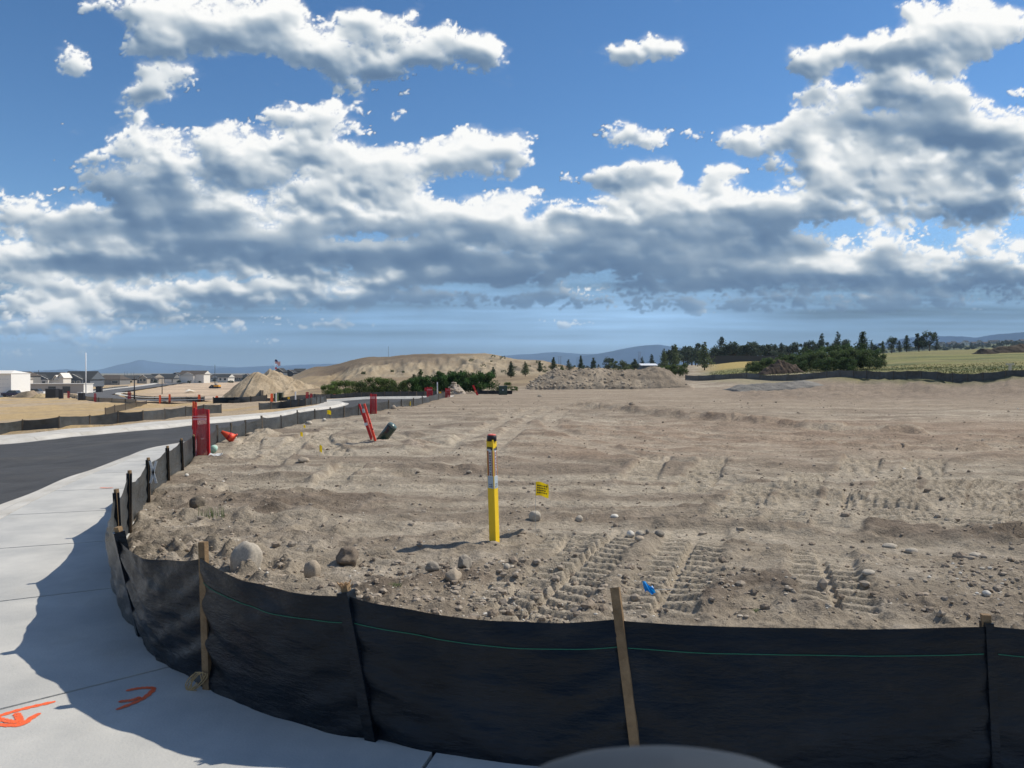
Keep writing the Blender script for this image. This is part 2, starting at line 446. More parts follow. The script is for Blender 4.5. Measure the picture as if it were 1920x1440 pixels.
# ------------------------------------------------------------------ lie of the land: for some bearings, how far (m) each height line lies
FLAT = lambda d: HOR + F * CAMH / d
PROF = {
 -600: [(26, 842), (32, 822), (48, 793), (90, 763), (130, 752), (200, 741), (375, 724), (600, 715), (1500, 706), (5000, 700)],
 0: [(10.5, None), (26, 828), (29, 816), (45, 790), (90, 763), (130, 752), (200, 741), (375, 724), (600, 715), (1500, 706), (5000, 700)],
 150: [(13, None), (28, 814), (31, 803), (50, 782), (95, 760), (130, 751), (200, 740), (375, 724), (600, 715), (1500, 706), (5000, 700)],
 300: [(17, None), (31, 800), (34, 789), (50, 776), (100, 757), (150, 747), (230, 736), (400, 721), (600, 715), (1500, 706), (5000, 700)],
 420: [(18, None), (34, 788), (38, 779), (55, 766), (100, 753), (150, 744), (250, 732), (400, 721), (600, 715), (1500, 706), (5000, 700)],
 500: [(22, None), (38, 778), (43, 769), (58, 757), (100, 749), (150, 741), (250, 728), (400, 718), (700, 712), (1500, 706), (5000, 700)],
 600: [(26, None), (42, 764), (52, 750), (75, 743), (100, 737), (150, 727), (220, 706), (300, 687), (400, 690), (800, 705), (5000, 700)],
 700: [(35, None), (51, 745), (75, 740), (100, 733), (150, 712), (200, 690), (290, 668), (400, 680), (800, 703), (5000, 699)],
 800: [(40, None), (53, 743.5), (75, 738), (110, 727), (150, 711), (180, 697), (270, 663), (350, 670), (800, 703), (5000, 699)],
 900: [(45, None), (57, 740), (75, 734), (110, 721), (150, 709), (170, 699), (260, 662.5), (350, 668), (800, 702), (5000, 699)],
 1000: [(50, None), (65, 734.5), (75, 729), (110, 716), (150, 705), (180, 696), (260, 675), (350, 682), (800, 701), (5000, 699)],
 1100: [(55, None), (75, 730), (90, 723), (150, 708), (200, 700), (280, 690), (350, 694), (800, 700), (5000, 699)],
 1200: [(55, None), (75, 730), (85, 722), (120, 710), (200, 699), (300, 693), (400, 691), (800, 697), (5000, 699)],
 1300: [(50, None), (72, 730.5), (85, 720), (100, 712), (140, 703), (200, 694), (260, 687), (400, 684), (800, 690), (5000, 698)],
 1400: [(48, None), (66, 733), (78, 720), (85, 711), (110, 703), (160, 692), (220, 683), (300, 677), (500, 678), (900, 690), (5000, 698)],
 1600: [(45, None), (57, 737), (64, 716), (68, 706.5), (85, 702), (120, 691), (170, 678), (240, 667), (300, 664), (500, 672), (900, 678), (1500, 655), (5000, 690)],
 1760: [(42, None), (53, 741), (58, 718), (62, 704), (75, 701), (110, 688), (160, 673), (230, 660), (300, 657), (500, 664), (900, 660), (1500, 648), (5000, 688)],
 1920: [(38, None), (47, 748), (51, 722), (54, 708), (65, 704), (100, 686), (160, 668), (240, 654), (320, 650), (500, 656), (900, 652), (1500, 642), (5000, 686)],
 2600: [(38, None), (47, 748), (51, 722), (54, 708), (65, 704), (100, 686), (160, 668), (240, 654), (320, 650), (500, 656), (900, 652), (1500, 642), (5000, 686)],
}
_cols = sorted(PROF)
_W = np.concatenate([1 / np.arange(400, 3, -2.0) / 1.0, 1 / np.arange(400., 6000., 20)])
_W = np.unique(np.concatenate([1 / np.geomspace(2.0, 9000, 900)]))
_T = []
for c in _cols:
    pr = [(d, FLAT(d) if p is None else p) for d, p in PROF[c]]
    d0 = pr[0][0]
    w = np.array([1 / 1.0, 1 / (d0 * .7)] + [1 / d for d, _ in pr]); yy = np.array([FLAT(1.0), FLAT(d0 * .7)] + [p for _, p in pr])
    o = np.argsort(w)
    v = np.interp(_W, w[o], yy[o])
    # soften the creases in log distance
    z = CAMH - (v - HOR) / F / _W
    k = np.ones(9) / 9
    zp = np.pad(z, 4, mode='edge'); z = np.convolve(zp, k, mode='valid')
    _T.append(z)
_T = np.array(_T)          # rows: bearings, columns: 1/d ascending
_LW = np.log(_W)

def G(x, y):
    """ground height (macro shape only)"""
    x = np.asarray(x, float); y = np.asarray(y, float)
    d = np.clip(y, 2.05, 8900)
    px = np.clip(CX + F * x / d, _cols[0], _cols[-1] - .01)
    ci = np.searchsorted(_cols, px, side='right') - 1
    ci = np.clip(ci, 0, len(_cols) - 2)
    cc = np.array(_cols, float)
    t = (px - cc[ci]) / (cc[ci + 1] - cc[ci]); t = t * t * (3 - 2 * t)
    lw = -np.log(d)
    f = (lw - _LW[0]) / (_LW[-1] - _LW[0]) * (len(_LW) - 1)
    i = np.clip(f.astype(int), 0, len(_LW) - 2); s = f - i
    za = _T[ci, i] * (1 - s) + _T[ci, i + 1] * s
    zb = _T[ci + 1, i] * (1 - s) + _T[ci + 1, i + 1] * s
    return (za * (1 - t) + zb * t) * sstep(2.05, 3.0, y)

def gz(x, y): return float(G(np.array([x]), np.array([y]))[0])

def hit(px, py, dmin=2.6, dmax=4000):
    """point of the ground seen at a pixel of the photograph"""
    ds = np.geomspace(dmin, dmax, 1500)
    x = (px - CX) * ds / F; z = CAMH - (py - HOR) * ds / F
    h = z - G(x, ds)
    k = np.argmax(h < 0)
    if h[k] >= 0: k = len(ds) - 1
    k = max(k, 1)
    a, b = h[k - 1], h[k]
    t = a / (a - b) if a != b else 0
    d = ds[k - 1] + (ds[k] - ds[k - 1]) * min(max(t, 0), 1)
    return ((px - CX) * d / F, d, gz((px - CX) * d / F, d))

def at(px, d):
    """ground point on a bearing at a distance"""
    x = (px - CX) * d / F
    return (x, d, gz(x, d))

def spline(pts, n):
    """Catmull-Rom through 2-D points, resampled evenly"""
    P = np.array(pts, float)
    P = np.vstack([2 * P[0] - P[1], P, 2 * P[-1] - P[-2]])
    outp = []
    for i in range(1, len(P) - 2):
        t = np.linspace(0, 1, 24, endpoint=False)[:, None]
        a, b, c, d = P[i - 1], P[i], P[i + 1], P[i + 2]
        outp.append(.5 * ((2 * b) + (-a + c) * t + (2 * a - 5 * b + 4 * c - d) * t ** 2 + (-a + 3 * b - 3 * c + d) * t ** 3))
    Q = np.vstack(outp + [P[-2][None]])
    s = np.concatenate([[0], np.cumsum(np.linalg.norm(np.diff(Q, axis=0), axis=1))])
    u = np.linspace(0, s[-1], n) if n else s
    return np.stack([np.interp(u, s, Q[:, k]) for k in range(Q.shape[1])], -1), s[-1]

def inpoly(x, y, poly):
    poly = np.asarray(poly); r = np.zeros(x.shape, bool); j = len(poly) - 1
    for i in range(len(poly)):
        xi, yi = poly[i]; xj, yj = poly[j]
        if yi != yj:
            c = ((yi > y) != (yj > y)) & (x < (xj - xi) * (y - yi) / (yj - yi) + xi)
            r ^= c
        j = i
    return r

def dist_poly(x, y, pts):
    """distance to a polyline"""
    best = np.full(x.shape, 1e9)
    for a, b in zip(pts[:-1], pts[1:]):
        dx, dy = b[0] - a[0], b[1] - a[1]
        L = dx * dx + dy * dy + 1e-9
        t = np.clip(((x - a[0]) * dx + (y - a[1]) * dy) / L, 0, 1)
        best = np.minimum(best, (x - a[0] - t * dx) ** 2 + (y - a[1] - t * dy) ** 2)
    return np.sqrt(best)

# inner edge of the sidewalk = foot of the silt fence, from the right of the frame round the corner and away
EDGE = [(9, 3.0), (5, 3.1), (2.0, 3.22), (.52, 3.28), (-.38, 3.46), (-.64, 3.54), (-1.03, 3.73), (-1.60, 4.13), (-2.02, 4.55), (-2.36, 4.95), (-2.85, 5.6), (-3.3, 6.4), (-3.62, 7.1), (-4.02, 8.1),
        (-4.6, 9.8), (-5.1, 11.5), (-5.4, 12.7), (-5.95, 14.9), (-6.50, 17.2), (-6.72, 19.7), (-6.70, 22.6), (-6.55, 25.9), (-6.1, 28.6), (-5.6, 31.2), (-4.95, 36), (-4.5, 41), (-4.1, 50)]
edge, EL_ = spline(EDGE, 700)
tan = np.gradient(edge, axis=0); tan /= np.linalg.norm(tan, axis=1)[:, None]
nrm = np.stack([tan[:, 1], -tan[:, 0]], -1)     # points away from the dirt lot
if (edge[300] + nrm[300])[0] > edge[300][0]: nrm = -nrm
wid = np.interp(edge[:, 1], [0, 14, 24, 60], [1.5, 1.5, 1.35, 1.3])
back = edge + nrm * wid[:, None]                # back of kerb
kerb = edge + nrm * (wid + .16)[:, None]
gut = edge + nrm * (wid + .60)[:, None]         # lip of the gutter
ROADDROP = -.13
def toward(px, d): x = (px - CX) * d / F; return (x, d)
far_lip = [(-34, 14), (-27, 20), toward(0, 26.3), toward(150, 28.6), toward(300, 31.2), toward(440, 35), toward(555, 39.5), toward(605, 42), toward(642, 44), toward(654, 46.5), toward(642, 49), toward(615, 51)]
far_back = [(-35.5, 16), (-28.3, 22), toward(0, 28.6), toward(150, 31), toward(300, 33.5), toward(390, 36), toward(500, 39.8), toward(560, 42.3), toward(590, 44), toward(600, 46), toward(598, 48), toward(590, 50.5)]
farl, _ = spline(far_lip, 160); farb, _ = spline(far_back, 160)
cross_far = [toward(540, 51.5), toward(615, 51.8), toward(700, 52.2), toward(815, 53), toward(850, 54)]
crf, _ = spline(cross_far, 60)
road_poly = np.vstack([gut[gut[:, 1] < 49.5], [toward(846, 49.8)], crf[::-1], [toward(540, 51)], farl[::-1], [(-60, 4), (-60, -30), (40, -30), (20, .3)]])
edgeL = edge + nrm * (.15 * sstep(7.6, 10, edge[:, 1]))[:, None]
lot_poly = np.vstack([edgeL, [(-1, 62), (30, 75), (60, 70), (90, 50), (90, 2.0)]])

# ------------------------------------------------------------------ tyre and dozer tracks over the lot
def track_path(pxs):
    return [hit(px, py)[:2] for px, py in pxs]
TRACKS = [  # path in plan, width, tread pitch, depth, tread type
 (track_path([(970, 1190), (1045, 1120), (1095, 1065), (1135, 1030), (1170, 995)]), .58, .185, .042, 1),
 (track_path([(1220, 1180), (1258, 1110), (1280, 1068), (1300, 1030), (1315, 1000)]), .58, .185, .038, 1),
 (track_path([(1575, 1185), (1560, 1130), (1545, 1085), (1535, 1045)]), .52, .19, .036, 1),
 (track_path([(1370, 990), (1400, 950), (1425, 915)]), .5, .2, .04, 0),
 (track_path([(1470, 1000), (1490, 955), (1505, 920), (1515, 895)]), .5, .2, .04, 0),
 (track_path([(1565, 1010), (1580, 965), (1590, 930)]), .5, .2, .04, 1),
 (track_path([(1660, 1000), (1672, 950), (1685, 905)]), .55, .22, .045, 0),
 (track_path([(1755, 1000), (1768, 945), (1780, 905)]), .55, .22, .045, 0),
 (track_path([(1850, 1005), (1860, 945), (1866, 905)]), .55, .22, .045, 0),
 (track_path([(1950, 1010), (1945, 945)]), .55, .22, .045, 0),
 (track_path([(1290, 930), (1320, 895), (1340, 870)]), .5, .26, .05, 0),
 (track_path([(1190, 915), (1220, 880), (1240, 862)]), .5, .26, .05, 0),
 (track_path([(1600, 900), (1612, 880), (1620, 865)]), .6, .35, .06, 0),
 (track_path([(1720, 900), (1735, 880), (1745, 866)]), .6, .35, .06, 0),
 (track_path([(915, 1165), (955, 1130), (985, 1100)]), .45, .18, .035, 1),
 (track_path([(1035, 1060), (1055, 1035), (1070, 1010)]), .45, .18, .03, 1),
 (track_path([(600, 925), (640, 900), (670, 880)]), .45, .24, .04, 0),
 (track_path([(455, 870), (470, 835), (500, 815)]), .5, .25, .05, 0),
 (track_path([(500, 880), (560, 835), (620, 812)]), .5, .25, .05, 0),
 (track_path([(640, 860), (600, 830), (640, 806), (700, 800)]), .5, .25, .05, 0),
]
RUTS = [  # smooth worn lanes: path, half width, depth
 (track_path([(950, 775), (1050, 790), (1250, 812), (1500, 828), (1920, 838)]), .9, .05),
 (track_path([(1000, 768), (1060, 778), (1200, 795), (1500, 812), (1920, 822)]), .8, .04),
 (track_path([(700, 800), (800, 812), (1000, 830), (1300, 850), (1920, 865)]), .7, .03),
 (track_path([(760, 790), (900, 795), (1100, 815), (1400, 838), (1920, 850)]), .5, .04),
 (track_path([(1000, 768), (960, 785), (930, 800), (880, 822), (820, 850)]), .35, .05),
 (track_path([(1035, 768), (990, 790), (965, 812), (925, 845), (860, 880)]), .3, .04),
 (track_path([(1060, 772), (1030, 795), (1080, 820), (1300, 842), (1700, 872), (1920, 880)]), .35, .05),
 (track_path([(1100, 835), (1250, 870), (1500, 888), (1920, 905)]), .35, .05),
 (track_path([(640, 790), (760, 822), (900, 850), (1150, 880)]), .3, .04),
 (track_path([(400, 905), (700, 925), (1000, 940), (1500, 962)]), .35, .03),
 (track_path([(700, 1010), (1000, 1000), (1400, 1020), (1920, 1060)]), .3, .025),
]
BERMS = [  # windrows left by the grader: path, half width, height
 (track_path([(1090, 764), (1180, 775), (1300, 790), (1440, 802), (1560, 810), (1700, 815)]), .55, .33),
 (track_path([(860, 845), (1000, 822), (1100, 806)]), .3, .05),
 (track_path([(1390, 905), (1500, 925), (1610, 945), (1700, 960)]), .3, .12),
 (track_path([(1580, 985), (1760, 1020), (1920, 1030)]), .3, .09),
 (track_path([(930, 935), (1010, 940), (1100, 930)]), .25, .09),
 (track_path([(430, 985), (560, 950), (700, 940)]), .25, .05),
 (track_path([(860, 885), (905, 895), (930, 890)]), .22, .10),
 (track_path([(1330, 1150), (1400, 1125), (1470, 1130), (1520, 1160)]), .3, .10),
 (track_path([(740, 1120), (860, 1100), (940, 1110)]), .3, .06),
]

def micro(x, y, cell):
    """small relief of the churned dirt; cell = local mesh size so that finer octaves fade with distance"""
    def oct_(fx, fy, amp, seed, kind=0):
        lam = 1 / max(fx, fy)
        w = sstep(.7, 2.2, lam / cell)
        n = (vn(x * fx, y * fy, seed) - .5) * 2
        if kind == 1: n = 1 - 2 * np.abs(n)
        if kind == 2: n = np.maximum(n, 0) ** 2 * 2 - .3
        return n * amp * w
    patch = fbm(x * .35, y * .35, 3, 400)           # rougher and smoother places
    rough = .95 + 1.9 * sstep(.40, .64, patch)
    midr = sstep(9, 15, y)
    h = oct_(.25, .45, .035, 1) + midr * (oct_(.8, 1.1, .022, 12, 1) + oct_(1.5, 2.0, .026, 13)) + oct_(.5, 1.2, .045, 2) * sstep(8, 14, y) + oct_(.6, 1.3, .022, 2)
    h = h + rough * (oct_(1.3, 2.6, .020, 3) + oct_(2.6, 5.2, .020, 4, 1) + oct_(5.5, 8.5, .014, 5, 2) + oct_(11, 15, .015, 6, 2) + oct_(21, 27, .010, 7, 2) + oct_(38, 44, .005, 8))
    pale = np.zeros_like(x)
    for path, w, pitch, depth, kind in TRACKS:
        P = np.array(path)
        m = (x > P[:, 0].min() - 1) & (x < P[:, 0].max() + 1) & (y > P[:, 1].min() - 1) & (y < P[:, 1].max() + 1)
        if not m.any(): continue
        xm, ym = x[m], y[m]
        sp, L = spline(P, 40)
        dmin = np.full(xm.shape, 1e9); along = np.zeros_like(xm); side = np.zeros_like(xm); acc = 0
        for a, b in zip(sp[:-1], sp[1:]):
            e = b - a; l = np.hypot(*e)
            t = np.clip(((xm - a[0]) * e[0] + (ym - a[1]) * e[1]) / l ** 2, 0, 1)
            qx, qy = xm - a[0] - t * e[0], ym - a[1] - t * e[1]
            dd = np.hypot(qx, qy)
            k = dd < dmin
            dmin[k] = dd[k]; along[k] = acc + t[k] * l; side[k] = ((e[0] * qy - e[1] * qx) / l)[k]
            acc += l
        wob = (vn(xm * 2, ym * 2, 31) - .5) * .12
        inside = sstep(w * .5 + .03, w * .5 - .04, dmin + wob * .5)
        ph = (along + wob * .5) / pitch
        if kind == 1: ph = ph + np.where(side > 0, .5, 0) + np.abs(side) * .5
        tri = np.abs((ph % 1) - .5) * 2
        bar = sstep(.32, .62, tri)
        inside = inside * sstep(.0, .25, along + wob * 2) * sstep(.0, .25, L - along + wob * 2)
        if kind == 1: bar = bar * sstep(.015, .05, np.abs(side)) 
        wear = .25 + .75 * sstep(.30, .55, vn(xm * 1.3, ym * 1.3, 55) + .15)
        base = -depth * .6 + (bar - .5) * depth * (1.4 + .9 * vn(xm * 3, ym * 3, 81)) * wear
        hm = h[m]
        h[m] = hm * (1 - inside * .88) + base * inside + sstep(.0, .07, dmin - w * .5) * sstep(.22, .07, dmin - w * .5) * .018
        pm = pale[m]; pale[m] = np.maximum(pm, inside * .9)
    for path, w, dep in RUTS:
        sp, _ = spline(path, 30)
        dd = dist_poly(x, y, sp) + (fbm(x * .7, y * .7, 2, 71) - .5) * w
        k = sstep(w, w * .4, dd)
        if w >= .45: k = sstep(.34, .16, np.abs(dd - w * .72)) * .9 + k * .25
        h = h * (1 - .65 * k) - dep * k
        pale = np.maximum(pale, k * (.35 + .5 * vn(x * .4, y * 3.0, 93)))
    clod = np.zeros_like(x)
    for path, w, hh in BERMS:
        sp, _ = spline(path, 30)
        dd = dist_poly(x, y, sp)
        k = sstep(w * 1.3, 0, dd + (fbm(x * 2.2, y * 2.2, 3, 72) - .5) * w * 1.4)
        h = h + k * hh * (.25 + .8 * fbm(x * 1.2, y * 2.5, 5, 73, .65))
        clod = np.maximum(clod, k)
    return h, pale, clod

# ------------------------------------------------------------------ ground mesh: fine near the site, coarser away
tx = np.concatenate([-np.geomspace(60, .80, 26), np.linspace(-.72, .72, 960), np.geomspace(.80, 60, 26)])
rows_near = 1 / np.linspace(1 / 2.6, 1 / 16, 470)
rows_mid = 1 / np.linspace(1 / 16, 1 / 60, 130)[1:]
rows_far = np.geomspace(60, 420, 130)[1:]
rows_end = np.geomspace(420, 8800, 60)[1:]
dd_ = np.concatenate([rows_near, rows_mid, rows_far, rows_end])
TX, D = np.meshgrid(tx, dd_)
GX, GY = TX * D, D.copy()
GX = np.clip(GX, -9000, 9000)
GZ = G(GX, GY)
GPX = CX + F * TX
cell = np.maximum(np.gradient(D, axis=0), D * (1.44 / 960)) 
sel = (D < 62) & (np.abs(TX) < .9)
H_, PALE, CLOD = np.zeros_like(GX), np.zeros_like(GX), np.zeros_like(GX)
hx, px_, cx_ = micro(GX[sel], GY[sel], cell[sel])
inlot = inpoly(GX[sel], GY[sel], lot_poly)
dedge = dist_poly(GX[sel], GY[sel], edgeL[::6])
fade = np.where(inlot, sstep(.0, .12, dedge), 0)
onroad = inpoly(GX[sel], GY[sel], road_poly)
walk = (~inlot) & (dedge < 2.15)
lotlift = .07
beyond = (~inlot) & (~onroad) & (~walk)
H_[sel] = np.where(inlot, hx * fade * sstep(60, 45, GY[sel]) + lotlift * fade * sstep(60, 50, GY[sel]), np.where(beyond, hx * 1.2 * sstep(60, 40, GY[sel]), 0))
fwalk = inpoly(GX[sel], GY[sel], np.vstack([farl, farb[::-1]])) | ((dist_poly(GX[sel], GY[sel], crf[::4] + np.array([0, .45])) < .45))
H_[sel] = np.where(fwalk, 0, H_[sel])
H_[sel] -= np.where((onroad | walk | fwalk) & (~inlot), .24, 0)
PALE[sel] = px_ * inlot; CLOD[sel] = cx_ * inlot
# far relief
fsel = D >= 55
rel_far = (fbm(GX[fsel] / 9, GY[fsel] / 9, 5, 500, .55) - .5) * 1.3 * sstep(55, 75, D[fsel])
hillm = sstep(140, 170, D[fsel]) * sstep(420, 300, D[fsel]) * sstep(560, 640, GPX[fsel]) * sstep(1250, 1100, GPX[fsel])
gull = np.abs(fbm(GX[fsel] / 5.0 + GY[fsel] * .02, GY[fsel] / 40, 4, 510) - .5) * 2
H_[fsel] += rel_far * (.35 + hillm * .5) * np.where(GPX[fsel] > 1300, .45, 1) - hillm * gull * 2.6 * sstep(160, 185, D[fsel]) * sstep(255, 225, D[fsel])
BE = sstep(44, 50, D) * sstep(72, 62, D) * sstep(1330, 1420, GPX)
H_ += BE * (fbm(GX / 1.8, GY / 1.8, 4, 520) - .5) * .7
GZ = GZ + H_

# colour of the surfaces, with shade on the berm face
def mixc(c, new, w):
    return c * (1 - w[..., None]) + np.array(new) * w[..., None]
n_a = fbm(GX / 2.3, GY / 1.1, 5, 600); n_b = fbm(GX / .55, GY / .35, 5, 601); n_c = fbm(GX / 14, GY / 9, 4, 602)
base = np.zeros(GX.shape + (3,)) + np.array([.335, .285, .222])
base = mixc(base, [.27, .225, .175], sstep(.45, .62, n_a) * .75)
base = mixc(base, [.44, .385, .315], sstep(.55, .72, n_b) * .55)
base = mixc(base, [.17, .135, .105], CLOD * .85)
strk = fbm(GX / 3.5, GY / .45, 5, 606)
base = mixc(base, [.47, .41, .325], sstep(.52, .66, strk) * .6 * sstep(6, 10, D))
base = mixc(base, [.22, .175, .135], sstep(.52, .38, strk) * .65 * sstep(6, 10, D))
lane = sstep(12.5, 16, D) * sstep(30, 22, D) * sstep(820, 1150, GPX)
base = mixc(base, [.30, .215, .155], lane * .62)
base = mixc(base, [.47, .41, .325], np.clip(PALE, 0, 1) * .75)
fadef = sstep(24, 40, D) * (D < 75)
base = mixc(base, [.30, .24, .18], fadef * .6)
# left of the road: straw-coloured graded ground
L = sstep(900, 560, GPX) * sstep(26, 30, D) * (~inpoly(GX, GY, lot_poly))
straw = mixc(np.zeros(GX.shape + (3,)) + np.array([.47, .345, .185]), [.43, .34, .24], sstep(.42, .58, n_c))
straw = mixc(straw, [.33, .26, .18], sstep(.52, .66, n_a) * .5)
tan_g = mixc(np.zeros(GX.shape + (3,)) + np.array([.56, .435, .315]), [.44, .34, .25], sstep(.45, .62, n_c))
tanw = sstep(85, 120, D) * sstep(230, 330, GPX) * sstep(560, 470, GPX)
straw = straw * (1 - tanw[..., None]) + tan_g * tanw[..., None]
base = base * (1 - L[..., None]) + straw * L[..., None]
town = sstep(420, 600, D) * sstep(620, 560, GPX)
base = mixc(base, [.16, .15, .11], town * .8)
# hill and the ground in front of it
HM = sstep(70, 90, D) * sstep(520, 610, GPX) * sstep(1330, 1200, GPX)
hillc = mixc(np.zeros(GX.shape + (3,)) + np.array([.30, .235, .15]), [.23, .175, .115], sstep(.42, .60, n_c))
bank = sstep(150, 172, D) * sstep(262, 232, D + (n_c - .5) * 60) * sstep(625, 660, GPX) * sstep(1180, 1050, GPX)
hillc = mixc(hillc, [.36, .30, .215], bank * .75)
scrub = sstep(.55, .63, fbm(GX / 3.2, GY / 6, 4, 640)) * sstep(150, 175, D)
hillc = mixc(hillc, [.20, .15, .09], scrub * .35)
crestb = sstep(215, 235, D + (GPX - 700) * .05) * sstep(900, 800, GPX)
hillc = mixc(hillc, [.12, .09, .065], crestb * .65)
base = base * (1 - HM[..., None]) + hillc * HM[..., None]
# right: berm, green and golden pasture
R = sstep(1290, 1360, GPX) * sstep(54, 60, D * np.interp(GPX, [1300, 1400, 1600, 1920], [.62, .75, .89, 1.08]))
grass = mixc(np.zeros(GX.shape + (3,)) + np.array([.115, .130, .055]), [.19, .19, .075], sstep(.40, .60, n_c))
gold = sstep(.50, .60, fbm(GX / 30, GY / 12, 3, 660) + sstep(150, 260, D) * .12)
grass = mixc(grass, [.25, .215, .10], gold * .5)
grass = mixc(grass, [.40, .30, .11], sstep(1560, 1420, GPX) * sstep(150, 190, D) * .85)
grass = mixc(grass, [.34, .29, .21], sstep(1640, 1500, GPX) * sstep(125, 100, D) * .75)
grass = mixc(grass, [.07, .085, .04], sstep(430, 700, D) * .8)
base = base * (1 - R[..., None]) + grass * R[..., None]
berm_shade = sstep(1330, 1420, GPX) * sstep(42, 48, D) * (1 - R)  # backlit face of the berm, darkened in the ground colour
base = mixc(base, [.25, .20, .155], berm_shade * .8)
base = np.clip(base * (1 + (vn(GX * 3, GY * 3, 5)[..., None] - .5) * .16), .02, .8)

def ground_mat():
    m = bpy.data.materials.new('ground_surface'); m.use_nodes = True
    nt = m.node_tree; b = nt.nodes['Principled BSDF']
    b.inputs['Roughness'].default_value = .95; b.inputs['Specular IOR Level'].default_value = .15
    a = nt.nodes.new('ShaderNodeVertexColor'); a.layer_name = 'Col'
    tc = nt.nodes.new('ShaderNodeTexCoord')
    def noise(s, d, r=.6):
        n = nt.nodes.new('ShaderNodeTexNoise'); n.inputs['Scale'].default_value = s; n.inputs['Detail'].default_value = d; n.inputs['Roughness'].default_value = r
        nt.links.new(tc.outputs['Object'], n.inputs['Vector']); return n
    n1 = noise(14, 8, .7); n2 = noise(1.6, 6, .65); n3 = noise(90, 4, .6)
    def mul(c, n, lo, hi):
        mr = nt.nodes.new('ShaderNodeMapRange'); mr.inputs[1].default_value = .3; mr.inputs[2].default_value = .7; mr.inputs[3].default_value = lo; mr.inputs[4].default_value = hi
        nt.links.new(n.outputs['Fac'], mr.inputs[0])
        v = nt.nodes.new('ShaderNodeVectorMath'); v.operation = 'SCALE'
        nt.links.new(c, v.inputs[0]); nt.links.new(mr.outputs[0], v.inputs['Scale']); return v.outputs[0]
    c = mul(a.outputs['Color'], n1, .72, 1.28); c = mul(c, n2, .84, 1.16); c = mul(c, n3, .88, 1.12)
    nt.links.new(c, b.inputs['Base Color'])
    ad = nt.nodes.new('ShaderNodeMath'); ad.operation = 'MULTIPLY_ADD'; ad.inputs[1].default_value = .35
    nt.links.new(n3.outputs['Fac'], ad.inputs[0]); nt.links.new(n1.outputs['Fac'], ad.inputs[2])
    bp = nt.nodes.new('ShaderNodeBump'); bp.inputs['Strength'].default_value = .9; bp.inputs['Distance'].default_value = .035
    nt.links.new(ad.outputs[0], bp.inputs['Height'])
    n4 = noise(3.2, 7, .7)
    bp2 = nt.nodes.new('ShaderNodeBump'); bp2.inputs['Strength'].default_value = 1.0; bp2.inputs['Distance'].default_value = .09
    nt.links.new(n4.outputs['Fac'], bp2.inputs['Height']); nt.links.new(bp.outputs['Normal'], bp2.inputs['Normal'])
    nt.links.new(bp2.outputs['Normal'], b.inputs['Normal'])
    return m
GM = ground_mat()
ground = grid_mesh('ground', GX, GY, GZ, GM)
set_col(ground, np.concatenate([base, np.ones(GX.shape + (1,))], -1).reshape(-1, 4))
tag(ground, 'churned tan dirt of the graded lot running out to fields and a bare hill', kind='structure')
# height of the built surface near the camera, for setting things down on the churned dirt
def surf(x, y):
    if y < 2.7 or y > 60 or abs(x / y) > .7: return gz(x, y)
    r = np.searchsorted(dd_, y) ; r = min(max(r, 1), len(dd_) - 1)
    c = np.searchsorted(tx, x / y); c = min(max(c, 1), len(tx) - 1)
    return float(GZ[r - 1:r + 1, c - 1:c + 1].mean())
def shit(px, py):
    x, y, _ = hit(px, py); return (x, y, surf(x, y))

# ground behind the camera
rear = MB(); rear.box(-9000, 9000, -3000, 2.6, -1.2, -.26)
o = rear.build('ground', GM); set_col(o, np.tile([.3, .25, .2, 1], (8, 1))); tag(o, 'bare earth under the street behind the viewpoint', kind='structure')
# ------------------------------------------------------------------ street: asphalt, kerbs, sidewalk slabs
ASPH = mat('asphalt', (.060, .061, .064), .80, .35, noise=.22, nscale=1.2, bump=.5, bscale=160)
CONC = mat('concrete', (.55, .545, .52), .85, .25, col2=(.40, .405, .40), nscale=1.4, bump=.14, bscale=70)
CONC2 = mat('kerb_concrete', (.60, .585, .55), .85, .25, col2=(.47, .45, .41), nscale=1.6, bump=.3, bscale=80)

def stain(m, col, sc, lo, hi):
    nt = m.node_tree; b_ = nt.nodes['Principled BSDF']; l = b_.inputs['Base Color'].links[0]; src = l.from_socket
    tc_ = nt.nodes.new('ShaderNodeTexCoord'); n_ = nt.nodes.new('ShaderNodeTexNoise'); n_.inputs['Scale'].default_value = sc; n_.inputs['Detail'].default_value = 8; n_.inputs['Roughness'].default_value = .72
    nt.links.new(tc_.outputs['Object'], n_.inputs['Vector'])
    r_ = nt.nodes.new('ShaderNodeMapRange'); r_.inputs[1].default_value = lo; r_.inputs[2].default_value = hi; r_.inputs[4].default_value = .75
    nt.links.new(n_.outputs['Fac'], r_.inputs[0])
    mx_ = nt.nodes.new('ShaderNodeMix'); mx_.data_type = 'RGBA'; mx_.inputs['B'].default_value = (*col, 1)
    nt.links.new(r_.outputs[0], mx_.inputs['Factor']); nt.links.new(src, mx_.inputs['A']); nt.links.new(mx_.outputs['Result'], b_.inputs['Base Color'])
stain(CONC, (.36, .33, .28), .55, .56, .78); stain(CONC, (.28, .27, .25), 7.0, .66, .76); stain(CONC2, (.36, .31, .24), 1.2, .54, .76); stain(ASPH, (.13, .12, .105), .35, .52, .78)
def strip(name, A, B, za, zb, m, parent=None, n=3, smooth=True):
    """sheet between two plan curves of equal length; za/zb heights added to the ground"""
    A = np.asarray(A); B = np.asarray(B)
    t = np.linspace(0, 1, n)[None, :]
    X = A[:, :1] * (1 - t) + B[:, :1] * t; Y = A[:, 1:2] * (1 - t) + B[:, 1:2] * t
    Z = G(X, Y) + za * (1 - t) + zb * t
    return grid_mesh(name, X, Y, Z, m, smooth, parent)

# asphalt sheet: rows across from our gutter to the far kerb and on behind the camera
inside_pts = road_poly
bm = bmesh.new()
